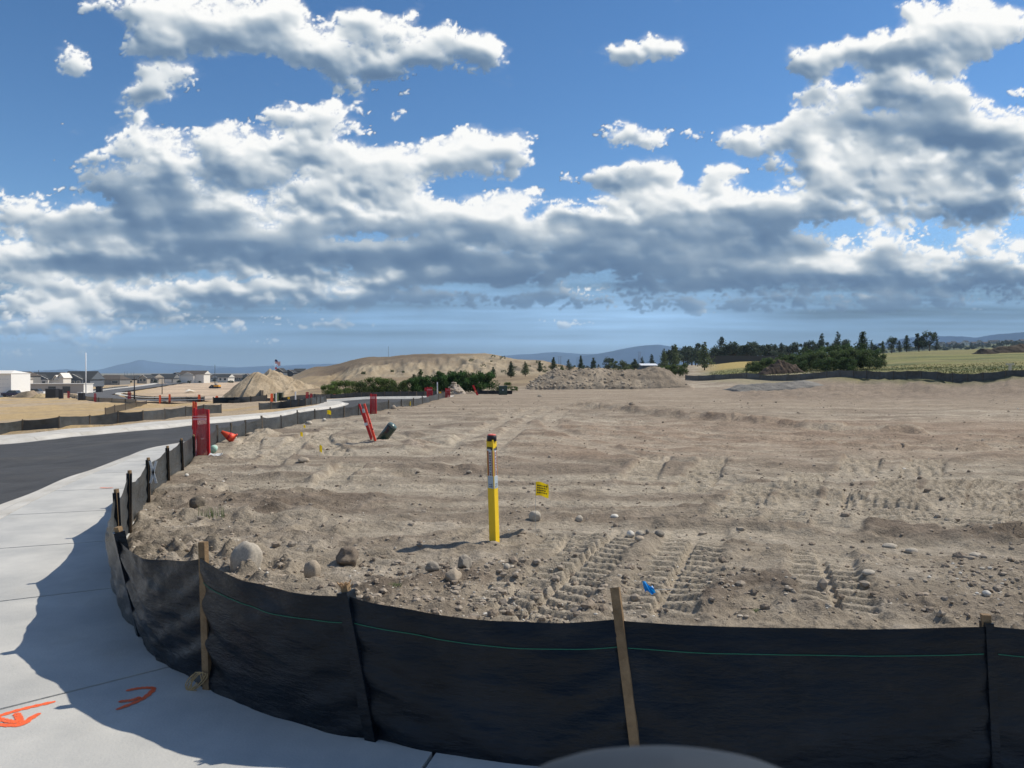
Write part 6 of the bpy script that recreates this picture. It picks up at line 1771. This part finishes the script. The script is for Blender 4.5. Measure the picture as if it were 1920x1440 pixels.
# dense scrub on the right
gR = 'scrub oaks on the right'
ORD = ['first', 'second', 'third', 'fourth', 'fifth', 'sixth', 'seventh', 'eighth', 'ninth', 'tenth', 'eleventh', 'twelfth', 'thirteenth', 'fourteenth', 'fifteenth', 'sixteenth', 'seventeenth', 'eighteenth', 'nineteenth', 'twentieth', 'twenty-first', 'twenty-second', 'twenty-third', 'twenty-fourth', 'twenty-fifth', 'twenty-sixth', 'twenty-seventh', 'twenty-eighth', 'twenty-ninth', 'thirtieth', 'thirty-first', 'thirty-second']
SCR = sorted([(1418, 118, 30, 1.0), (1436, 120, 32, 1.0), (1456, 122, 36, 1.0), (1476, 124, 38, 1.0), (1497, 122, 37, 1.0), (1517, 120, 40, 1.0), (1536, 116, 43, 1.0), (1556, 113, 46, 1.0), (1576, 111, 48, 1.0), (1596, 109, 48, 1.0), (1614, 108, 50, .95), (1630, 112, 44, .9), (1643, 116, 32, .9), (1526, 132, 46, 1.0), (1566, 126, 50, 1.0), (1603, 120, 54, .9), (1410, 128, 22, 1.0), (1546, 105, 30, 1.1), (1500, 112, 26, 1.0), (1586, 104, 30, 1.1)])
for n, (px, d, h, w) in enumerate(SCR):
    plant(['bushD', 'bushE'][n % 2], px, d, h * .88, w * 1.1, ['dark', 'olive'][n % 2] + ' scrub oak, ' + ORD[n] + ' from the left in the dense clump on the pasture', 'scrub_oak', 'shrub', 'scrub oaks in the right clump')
plant('pineC', 1617, 128, 68, .85, 'tall ragged pine rising out of the scrub oaks', 'pine_tree', 'tree', 'pines on the right')
# background pines behind the pasture
for px, d, h, k, w, lab in [(1541, 250, 44, 'pineF', .9, 'dark pine spire above the scrub clump, left one'), (1571, 240, 46, 'pineF', .9, 'dark pine spire above the scrub clump, right one'), (1509, 270, 30, 'pineG', .9, 'dark pine top left of the two spires'),
 (1672, 268, 31, 'roundP', .8, 'loose pine right of the scrub clump, first of four'), (1700, 268, 33, 'pineC', .8, 'dark pine right of the scrub clump, second of four'), (1723, 268, 34, 'roundF', .8, 'dark rounded pine right of the scrub clump, third of four'), (1743, 268, 38, 'roundP', .8, 'tallest pale pine right of the scrub clump, fourth of four'),
 (1655, 270, 24, 'pineD', 1.1, 'thin pale pine between the clump and the four pines'), (1686, 280, 22, 'pineG', 1.0, 'short dark pine among the four pines'), (1757, 282, 22, 'pineF', 1.0, 'short dark pine at the right end of the four')]:
    plant(k, px, d, h, w, lab, 'pine_tree', 'tree', 'pines on the right')
# treeline from the shed to the scrub
hts = [(1262, 64), (1280, 42), (1296, 52), (1310, 46), (1338, 44), (1355, 58), (1371, 48), (1386, 44), (1399, 52), (1412, 38), (1424, 44), (1437, 40), (1452, 36), (1466, 38), (1480, 36), (1492, 34), (1508, 36), (1524, 36), (1290, 50), (1348, 48), (1378, 46), (1442, 38), (1306, 52), (1364, 46), (1406, 42), (1474, 34), (1536, 40), (1556, 40), (1580, 40), (1636, 30), (1644, 26)]
hts.sort()
for i, (px, h) in enumerate(hts):
    k = ['roundF', 'roundG', 'pineG'][i % 3]
    d = 290 + (i * 37) % 60
    py_b = CAMH
    plant(k, px + random.uniform(-2, 2), d, h * random.uniform(.62, .86), 1.15, ORD[i] + ' dark tree from the left in the shaded treeline behind the pasture', 'background_tree', 'tree', 'trees of the dark treeline')
for i in range(46):
    px = 1646 + i * 6.4 + random.uniform(-3, 3); plant(['roundF', 'pineG'][i % 2], px, 900 + random.uniform(0, 200), random.uniform(8, 13), 1.3, 'tiny distant tree on the far right ridge', 'distant_tree', 'tree', 'distant trees on the right ridge')
for i in range(40):
    px = 1015 + i * 6.2 + random.uniform(-3, 3); plant(['roundF', 'pineG'][i % 2], px, 520 + random.uniform(0, 200), random.uniform(8, 15), 1.2, 'tiny distant tree on the skyline behind the grey mound', 'distant_tree', 'tree', 'distant trees behind the mound')
for i in range(34):
    px = random.choice([random.uniform(205, 470), random.uniform(225, 460), random.uniform(0, 60)]); plant('roundF', px, 420 + random.uniform(0, 250), random.uniform(4, 8), 1.5, 'tiny tree among the far left houses', 'distant_tree', 'tree', 'street trees among the far houses')
# low scrub on the hillside
for i in range(26):
    px = random.uniform(880, 1190); d = random.uniform(165, 240); plant('bushM', px, d, random.uniform(3, 7), 1.4, 'small sagebrush tuft on the slope of the bare hill', 'sagebrush', 'shrub', 'sagebrush on the hill')
for px, d, h in [(682, 172, 6), (735, 178, 5), (756, 175, 4), (1170, 175, 7)]:
    plant('bushD', px, d, h, 1.2, 'dark shrub at the foot of the pale bank', 'shrub', 'shrub', 'shrubs below the bank')
# weed in the dirt by the dark rock
WEED = leafmat('weed_leaves', (.16, .20, .09))
def weed(px, py, wpx, hpx, n, label, seed):
    x, y, z = shit(px, py); s = y / F; rs = np.random.default_rng(seed); b = MB()
    for k in range(n):
        a = rs.uniform(0, 6.28); r = rs.random() ** .7 * wpx * s / 2; p = Vector((math.cos(a) * r, math.sin(a) * r * .8, 0)); h = hpx * s * rs.uniform(.4, 1)
        q = p + Vector((rs.normal(0, .02), rs.normal(0, .02), h)); sd = Vector((rs.normal(0, 1), rs.normal(0, 1), 0)).normalized() * .0035
        b.add([p - sd, p + sd, (p + q) / 2 + sd * .8, q], [(0, 1, 2, 3)])
    o = b.build('weed', WEED, loc=(x, y, z)); set_col(o, np.tile([1, 1, 1, 1], (len(b.v), 1))); tag(o, label, 'weed', 'weeds in the dirt')
weed(397, 985, 60, 26, 60, 'sparse green weed beside the dark angular rock', 1)
weed(742, 1128, 26, 8, 40, 'small green sprout just over the fence by the splintered stake', 2)
weed(1418, 1172, 20, 7, 24, 'small blue-green sprout just over the right fence', 3)
weed(505, 800 + 5, 30, 8, 40, 'dry green tuft at the foot of the low fence', 4)
# grass on the right pasture near the fence, and dry stalks
rs = np.random.default_rng(31); b = MB()
for k in range(7000):
    px = rs.uniform(1330, 1990); d = rs.uniform(0, 1) ** 1.3 * 60 + float(np.interp(px, [1300, 1600, 1920], [104, 70, 57]))
    x = (px - CX) * d / F; z = gz(x, d); h = rs.uniform(.05, .15); w = .05 * d / 60
    b.add([(x - w, d, z - .05), (x + w, d, z - .05), (x + rs.normal(0, .1), d + rs.normal(0, .1), z + h)], [(0, 1, 2)])
o = b.build('grass', leafmat('pasture_grass', (.115, .13, .055))); tn = rs.uniform(.6, 1.7, 7000); yl = (rs.random(7000) < .06)
cc_ = np.stack([tn * (1 + yl * 1.0), tn * (1 + yl * .3), tn, np.ones(7000)], -1); set_col(o, np.repeat(cc_, 3, axis=0)); tag(o, 'green and straw-coloured pasture grass beyond the right fence', kind='stuff')
# ------------------------------------------------------------------ houses
ROOF = mat('dark_shingle', (.055, .058, .062), .9, .1, noise=.2, nscale=2)
ROOFB = mat('brown_shingle', (.10, .085, .075), .9, .1, noise=.2, nscale=2)
WWH = mat('white_siding', (.66, .64, .60), .8, .2, noise=.04, nscale=3); WGR = mat('grey_siding', (.20, .20, .20), .8, .2, noise=.05, nscale=3); WTN = mat('tan_siding', (.38, .34, .29), .8, .2); WDK = mat('dark_siding', (.11, .13, .16), .8, .2); WTRM = mat('white_trim', (.72, .70, .66), .7, .2)
GLS = mat('house_glass', (.04, .05, .06), .15, .6)
def house(px, d, W, D_, Hh, Rh, wall, roof, label, rz=0.0, gable_front=False, windows=(), floors=1, group='houses of the new estate', name='house', front_gables=(), wrap=None, hip=False, garage=None, zoff=0):
    x, y, z = at(px, d); r = empty(name, (x, y, z + zoff), rz); tag(r, label, 'house', group)
    b = MB(); b.box(-W / 2, W / 2, 0, D_, -1.0, Hh); b.build('wall', wall, r)
    e = .45; b = MB()
    if gable_front:
        vs = [(-W / 2 - e, -e, Hh - .1), (W / 2 + e, -e, Hh - .1), (0, -e, Hh + Rh), (-W / 2 - e, D_ + e, Hh - .1), (W / 2 + e, D_ + e, Hh - .1), (0, D_ + e, Hh + Rh)]
        b.add(vs, [(0, 2, 5, 3), (1, 4, 5, 2), (0, 3, 4, 1), (3, 5, 4)]); b.build('roof', roof, r)
        b = MB(); b.add([(-W / 2, -.02, Hh), (W / 2, -.02, Hh), (0, -.02, Hh + Rh * .93)], [(0, 1, 2)]); b.build('gable', wall, r)
        t = .22; b = MB(); b.bar((-W / 2 - e, -e - .03, Hh), (0, -e - .03, Hh + Rh), .1, t, up=(0, 1, 0)); b.bar((W / 2 + e, -e - .03, Hh), (0, -e - .03, Hh + Rh), .1, t, up=(0, 1, 0)); b.build('bargeboard', WTRM, r)
    else:
        k = W * .22 if hip else 0
        vs = [(-W / 2 - e, -e, Hh - .1), (W / 2 + e, -e, Hh - .1), (W / 2 + e, D_ + e, Hh - .1), (-W / 2 - e, D_ + e, Hh - .1), (-W / 2 - e + k, D_ / 2, Hh + Rh), (W / 2 + e - k, D_ / 2, Hh + Rh)]
        b.add(vs, [(0, 1, 5, 4), (2, 3, 4, 5), (1, 2, 5), (3, 0, 4), (0, 3, 2, 1)]); b.build('roof', roof, r)
        if not hip:
            for sx in (-1, 1):
                b = MB(); b.add([(sx * (W / 2 + e + .02), 0, Hh), (sx * (W / 2 + e + .02), D_, Hh), (sx * (W / 2 + e + .02), D_ / 2, Hh + Rh * .92)], [(0, 1, 2)]); b.build('gable', wall, r)
    for gxc, gw, gh, gm_ in front_gables:
        b = MB(); vs = [(gxc - gw / 2, -1.6, Hh - .05), (gxc + gw / 2, -1.6, Hh - .05), (gxc, -1.6, Hh + gh), (gxc - gw / 2, D_ * .4, Hh - .05), (gxc + gw / 2, D_ * .4, Hh - .05), (gxc, D_ * .4, Hh + gh)]
        b.add(vs, [(0, 2, 5, 3), (1, 4, 5, 2), (0, 3, 4, 1)]); b.build('porch_roof', roof, r)
        b = MB(); b.add([(gxc - gw / 2 + .2, -1.62, Hh), (gxc + gw / 2 - .2, -1.62, Hh), (gxc, -1.62, Hh + gh - .1)], [(0, 1, 2)]); b.build('gable', gm_, r)
        b = MB(); b.bar((gxc - gw / 2, -1.68, Hh), (gxc, -1.68, Hh + gh), .08, .28, up=(0, 1, 0)); b.bar((gxc + gw / 2, -1.68, Hh), (gxc, -1.68, Hh + gh), .08, .28, up=(0, 1, 0)); b.build('bargeboard', WTRM, r)
        b = MB(); b.box(gxc - gw / 2 + .3, gxc + gw / 2 - .3, -1.5, -.01, -.8, Hh - .12); b.build('bay', wall, r)
        for wx in (-.28, 0, .28):
            f = MB(); cx_ = gxc + wx * gw; f.box(cx_ - .85, cx_ + .85, -1.56, -1.505, Hh * .22, Hh * .80); fo = f.build('window', WTRM, r); MB().box(cx_ - .68, cx_ + .68, -1.60, -1.565, Hh * .27, Hh * .75).build('pane', GLS, fo)
    for wx, wz, ww, wh in windows:
        f = MB(); f.box(wx - ww / 2 - .12, wx + ww / 2 + .12, -.06, -.005, wz - .12, wz + wh + .12); fo = f.build('window', WTRM, r)
        MB().box(wx - ww / 2, wx + ww / 2, -.10, -.065, wz, wz + wh).build('pane', GLS, fo)
    if garage:
        gx_, gw = garage; MB().box(gx_ - gw / 2, gx_ + gw / 2, -.08, -.01, 0, 2.3).build('garage_door', WTRM, r)
    return r
S375 = 375 / F
def wpx(n, d): return n * d / F
# white wrapped building at the left edge
x, y, z = at(4, 172); s = 172 / F
r = empty('building', (x, y, z), math.radians(8)); tag(r, 'white wrapped building cut off by the left edge', 'building')
MB().box(-60 * s, 15.5 * s, 0, 9, -.5, 44 * s).build('wall', mat('house_wrap', (.78, .78, .77), .7, .2, noise=.03, nscale=2), r)
b = MB(); W0, W1, H0 = -60 * s, 16.5 * s, 44 * s
b.add([(W0, -.4, H0), (W1, -.4, H0), (W1 - 1.5, 4.5, H0 + 6 * s), (W0, 4.5, H0 + 6 * s), (W0, 9.4, H0), (W1, 9.4, H0)], [(0, 1, 2, 3), (3, 2, 5, 4), (1, 5, 2)]); b.build('roof', WTRM, r)
PR = mat('faint_print', (.50, .53, .58), .8, .1)
for row, (py0, hh) in enumerate([(33, 1.6), (24, 1.2), (17, 1.2), (8, 1.2)]):
    b = MB()
    for k in range(7): b.box((-16 + k * 4) * s, (-16 + k * 4 + 2.8 - (row * k) % 2) * s, -.03, -.005, py0 * s, (py0 + hh * .5) * s)
    b.build('lettering', PR, r)
# trailer
x, y, z = at(106, 200); s = 200 / F
r = empty('office_trailer', (x, y, z), math.radians(6)); tag(r, 'long pale grey site trailer with two dark square windows', 'trailer')
MB().box(-52 * s, 48 * s, 0, 5.5, .35, 19.6 * s).build('body', mat('trailer_grey', (.42, .39, .36), .8, .2), r)
MB().box(48.05 * s, 48.6 * s, -.05, 5.55, .3, 20 * s).build('sunlit_end', WTRM, r)  # white stands for sunlight on the right end
MB().box(-53 * s, 49.5 * s, -.3, 5.8, 19.65 * s, 21 * s).build('roof', mat('trailer_roof', (.62, .60, .56)), r)
for wx in (-8, 17.5):
    f = MB().box((wx - 6.8) * s, (wx + 6.8) * s, -.05, -.005, 3.5 * s, 15.5 * s).build('window', mat('dark_frame', (.10, .11, .11)), r); MB().box((wx - 5.6) * s, (wx + 5.6) * s, -.10, -.055, 4.5 * s, 14.5 * s).build('pane', GLS, f)
MB().box(-62 * s, -53 * s, 1, 3, 0, 16 * s).build('fence_panel', WDK, r)
# two large low houses behind it
d = 350; s = d / F
house(78, d, wpx(56, d), 12, wpx(14, d), wpx(13.5, d), WWH, ROOF, 'low white house with a dark roof and dark front gable, behind the trailer', front_gables=((-wpx(4, d), wpx(42, d), wpx(10, d), WDK),), group='long low houses behind the trailer')
house(142, d, wpx(54, d), 12, wpx(14, d), wpx(15.5, d), WDK, ROOF, 'low slate house with a dark front gable, behind the white pole', front_gables=((-wpx(2, d), wpx(38, d), wpx(10, d), WDK),), group='long low houses behind the trailer')
for px, lab in ((105, 'steep white gabled porch between the two low houses'), (114, 'narrow white gabled end wall between the two low houses')):
    house(px, d - 10, wpx(9, d), 6, wpx(13, d) if px < 110 else wpx(17, d), wpx(9, d), WWH, WTRM, lab, gable_front=True, group='white gabled wings')
house(201, 400, wpx(47, 400), 11, wpx(11, 400), wpx(8, 400), WGR, ROOFB, 'long low grey house right of the white pole', windows=((-2, .8, 1.2, 1.4), (4, .8, 3, 1.4)), hip=True, group='long low houses behind the trailer')
house(30, 330, wpx(34, 330), 11, wpx(22, 330), wpx(8, 330), WGR, ROOFB, 'two-storey grey house at the left with a hipped brown roof', hip=True, windows=((-1, 4, 1, 1), (2, 4, 1, 1)), group='two-storey houses')
house(38, 300, wpx(12, 300), 6, wpx(19, 300), wpx(2, 300), WWH, ROOFB, 'white two-storey wing beside the grey house', windows=((0, 3.4, 1, 1),), group='two-storey houses')
# white house in the middle distance
house(359, 470, wpx(46, 470), 10, wpx(17, 470), wpx(6.5, 470), WWH, ROOFB, 'large white two-storey house with a brown roof', front_gables=(), windows=((-wpx(6, 470), 2.9, 1.1, 1.8), (wpx(1, 470), 2.9, 1.1, 1.8), (-wpx(18, 470), 2.2, .9, 1.3)), group='two-storey houses')
house(351, 468, wpx(24, 470), 3, wpx(15, 470), wpx(5.5, 470), WWH, ROOFB, 'gabled front wing of the large white house', gable_front=True, group='two-storey houses')
house(309, 480, wpx(30, 480), 10, wpx(9, 480), wpx(8, 480), WGR, ROOF, 'dark-roofed house left of the large white house', garage=(2, 4.5), windows=((-4, .8, 1.2, 1.3), (-1.5, .8, 1.2, 1.3)))
house(329, 490, wpx(18, 480), 9, wpx(14, 480), wpx(6, 480), WDK, ROOF, 'dark house tucked behind the large white house', gable_front=True)
random.seed(8)
hw = [WTN, WGR, WWH, WDK, WTN, WDK]
words_w = {WTN.name: 'tan', WGR.name: 'grey', WWH.name: 'white', WDK.name: 'slate blue'}
k = 0
def far_house(px, d, w, h, zoff=0, grp='far houses of the left estate', idx=0):
    global k
    wm = hw[k % len(hw)]; gf = (k % 3 == 1); rf = [ROOF, ROOFB][k % 2]; nm = words_w[wm.name]
    lab = 'small distant %s house, %s from the left in the far estate' % (nm, ORD[idx])
    if grp != 'far houses of the left estate': lab = 'tiny %s house, %s from the left on the right ridge' % (nm, ORD[idx])
    r = house(px, d, wpx(w, d), 9, wpx(h * .62, d), wpx(h * .42, d), wm, rf, lab, rz=random.uniform(-.5, .5), gable_front=gf, group=grp, windows=((-wpx(w * .25, d), wpx(h * .25, d), 1.3, 1.5), (wpx(w * .2, d), wpx(h * .25, d), 1.6, 1.5)), zoff=zoff); k += 1
FH = []
for px, d, w, h in [(232, 470, 13, 13), (243, 475, 12, 14), (256, 500, 13, 13), (268, 450, 15, 16), (281, 460, 14, 17), (292, 600, 14, 12), (388, 560, 16, 12), (401, 600, 13, 13), (418, 520, 20, 15), (436, 620, 12, 11), (446, 560, 16, 12), (461, 600, 12, 13), (225, 700, 14, 9), (248, 720, 14, 9), (272, 700, 14, 10), (300, 760, 14, 9), (322, 720, 14, 9), (408, 760, 15, 9), (430, 740, 14, 9), (455, 760, 14, 9), (478, 740, 14, 9), (288, 455, 12, 12), (262, 455, 10, 12), (237, 620, 12, 9), (490, 640, 12, 9), (12, 520, 16, 9), (60, 560, 14, 8), (212, 520, 12, 9)]:
    FH.append((px, d, w, h))
for i, q in enumerate(sorted(FH)): far_house(*q, idx=i)
# dark gabled houses above the tan pile
def roofline(px, d, w, wall_px, roof_px, top_py, wall, lab, gf):
    x, y, z = at(px, d); zt = CAMH - (top_py - HOR) * d / F
    house(px, d, wpx(w, d), 8, wpx(wall_px, d), wpx(roof_px, d), wall, ROOF, lab, gable_front=gf, group='dark houses beyond the tan pile', zoff=zt - z - wpx(wall_px + roof_px, d))
roofline(522, 375, 16, 8, 7, 690, WDK, 'dark gabled house beside the flagpole, left of three', True)
roofline(541, 385, 18, 7, 6, 693, WDK, 'dark gabled house, middle of three by the flagpole', True)
roofline(559, 395, 18, 6, 5, 691, WGR, 'dark roofed house, right one of three by the flagpole', False)
for i in range(15):
    far_house(1770 + i * 11.5 + random.uniform(-2, 2), 1250 + random.uniform(0, 240), random.uniform(7, 11), random.uniform(6, 9), grp='far houses on the right ridge', idx=i)
# shed with a white roof
x, y, z = at(1218, 235); s = 235 / F
r = empty('shed', (x, y, z)); tag(r, 'long low shed with a white metal roof behind the grey mound', 'shed')
MB().box(-15 * s, 15 * s, 0, 8, -.5, 10.5 * s).build('wall', WDK, r)
b = MB(); b.add([(-16 * s, -.5, 10.6 * s), (16 * s, -.5, 10.6 * s), (16 * s, 4, 14.5 * s), (-16 * s, 4, 14.5 * s), (16 * s, 8.5, 10.6 * s), (-16 * s, 8.5, 10.6 * s)], [(0, 1, 2, 3), (3, 2, 4, 5), (0, 3, 5), (1, 4, 2)]); b.build('roof', mat('white_metal_roof', (.75, .77, .8), .4, .5), r)
MB().box(3 * s, 6 * s, -.05, -.01, 0, 7 * s).build('door', GLS, r)
# long dark wall below the treeline
x, y, z = at(1390, 285); o = MB().box(-60 * 285 / F, 160 * 285 / F, 0, .4, -1, 2.2).build('boundary_wall', mat('dark_wall', (.05, .05, .05)), loc=(x, y, z)); tag(o, 'long dark wall at the foot of the shaded treeline', 'wall')
# concrete rubble at the far end of the lower street
x, y, z = at(352, 245); o = mound('rubble_heap', 'white concrete rubble heap at the end of the lower street', 342, 358, 240, 4, bump((0, 0), (.4, .55), (1, 0)), [(.6, .55, .46), (.7, .66, .58)], .5, 44, 30, 16, cat='rubble heap')

# ------------------------------------------------------------------ mountains on the horizon
MTN = mat('hazy_mountain_forest', (.05, .10, .20), .95, .0, noise=.25, nscale=.002)  # blue of the distance haze put into the base colour
def range_(label, pts, d, depth, seed, amp=2.0, n=400):
    px = np.linspace(pts[0][0], pts[-1][0], n); py = np.interp(px, [p[0] for p in pts], [p[1] for p in pts])
    k_ = np.ones(9) / 9; py = np.convolve(np.pad(py, 4, mode='edge'), k_, mode='valid')
    py = py + (fbm(px / 22, px * 0 + seed, 5, seed) - .5) * amp * 2
    v = np.linspace(0, 1, 14)[:, None]
    Dp = d + depth * v + 0 * px[None, :]
    zc = (HOR - py)[None, :] * (d + depth) / F + CAMH
    X = (px[None, :] - CX) * Dp / F
    Z = -30 + (zc + 30) * np.sin(v * np.pi / 2) ** .9 * (1 - .18 * (fbm(X / 300, Dp / 300, 4, seed + 2)) * (1 - v) * 2)
    o = grid_mesh('mountain_range', X, Dp, Z, MTN); tag(o, label, 'mountain range', 'far blue mountains', 'structure'); return o
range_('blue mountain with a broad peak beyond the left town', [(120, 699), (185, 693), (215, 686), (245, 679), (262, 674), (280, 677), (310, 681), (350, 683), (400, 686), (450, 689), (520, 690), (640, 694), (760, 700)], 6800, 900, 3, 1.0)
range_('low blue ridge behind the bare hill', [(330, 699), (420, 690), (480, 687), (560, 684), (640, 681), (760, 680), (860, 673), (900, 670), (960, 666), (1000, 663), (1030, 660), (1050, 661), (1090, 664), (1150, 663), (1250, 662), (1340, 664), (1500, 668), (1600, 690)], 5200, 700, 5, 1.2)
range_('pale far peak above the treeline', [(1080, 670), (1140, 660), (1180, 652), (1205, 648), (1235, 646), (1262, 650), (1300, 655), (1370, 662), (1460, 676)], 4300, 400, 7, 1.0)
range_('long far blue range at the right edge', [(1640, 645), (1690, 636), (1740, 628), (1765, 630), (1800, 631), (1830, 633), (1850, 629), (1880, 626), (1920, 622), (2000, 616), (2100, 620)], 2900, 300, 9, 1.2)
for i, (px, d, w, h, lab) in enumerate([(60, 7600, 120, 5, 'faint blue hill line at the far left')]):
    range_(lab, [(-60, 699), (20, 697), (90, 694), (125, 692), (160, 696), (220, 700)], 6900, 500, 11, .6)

# ------------------------------------------------------------------ haze
hz = MB().box(-8800, 8800, -400, 7900, -60, 182).build('haze', None); tag(hz, 'pale blue haze over the distance', kind='stuff')
hm = bpy.data.materials.new('haze'); hm.use_nodes = True; nt = hm.node_tree; nt.nodes.clear()
o_ = nt.nodes.new('ShaderNodeOutputMaterial'); pv = nt.nodes.new('ShaderNodeVolumePrincipled'); pv.inputs['Color'].default_value = (.58, .79, 1.0, 1); pv.inputs['Density'].default_value = HAZE_D; pv.inputs['Anisotropy'].default_value = .0
nt.links.new(pv.outputs[0], o_.inputs['Volume']); hz.data.materials.append(hm)
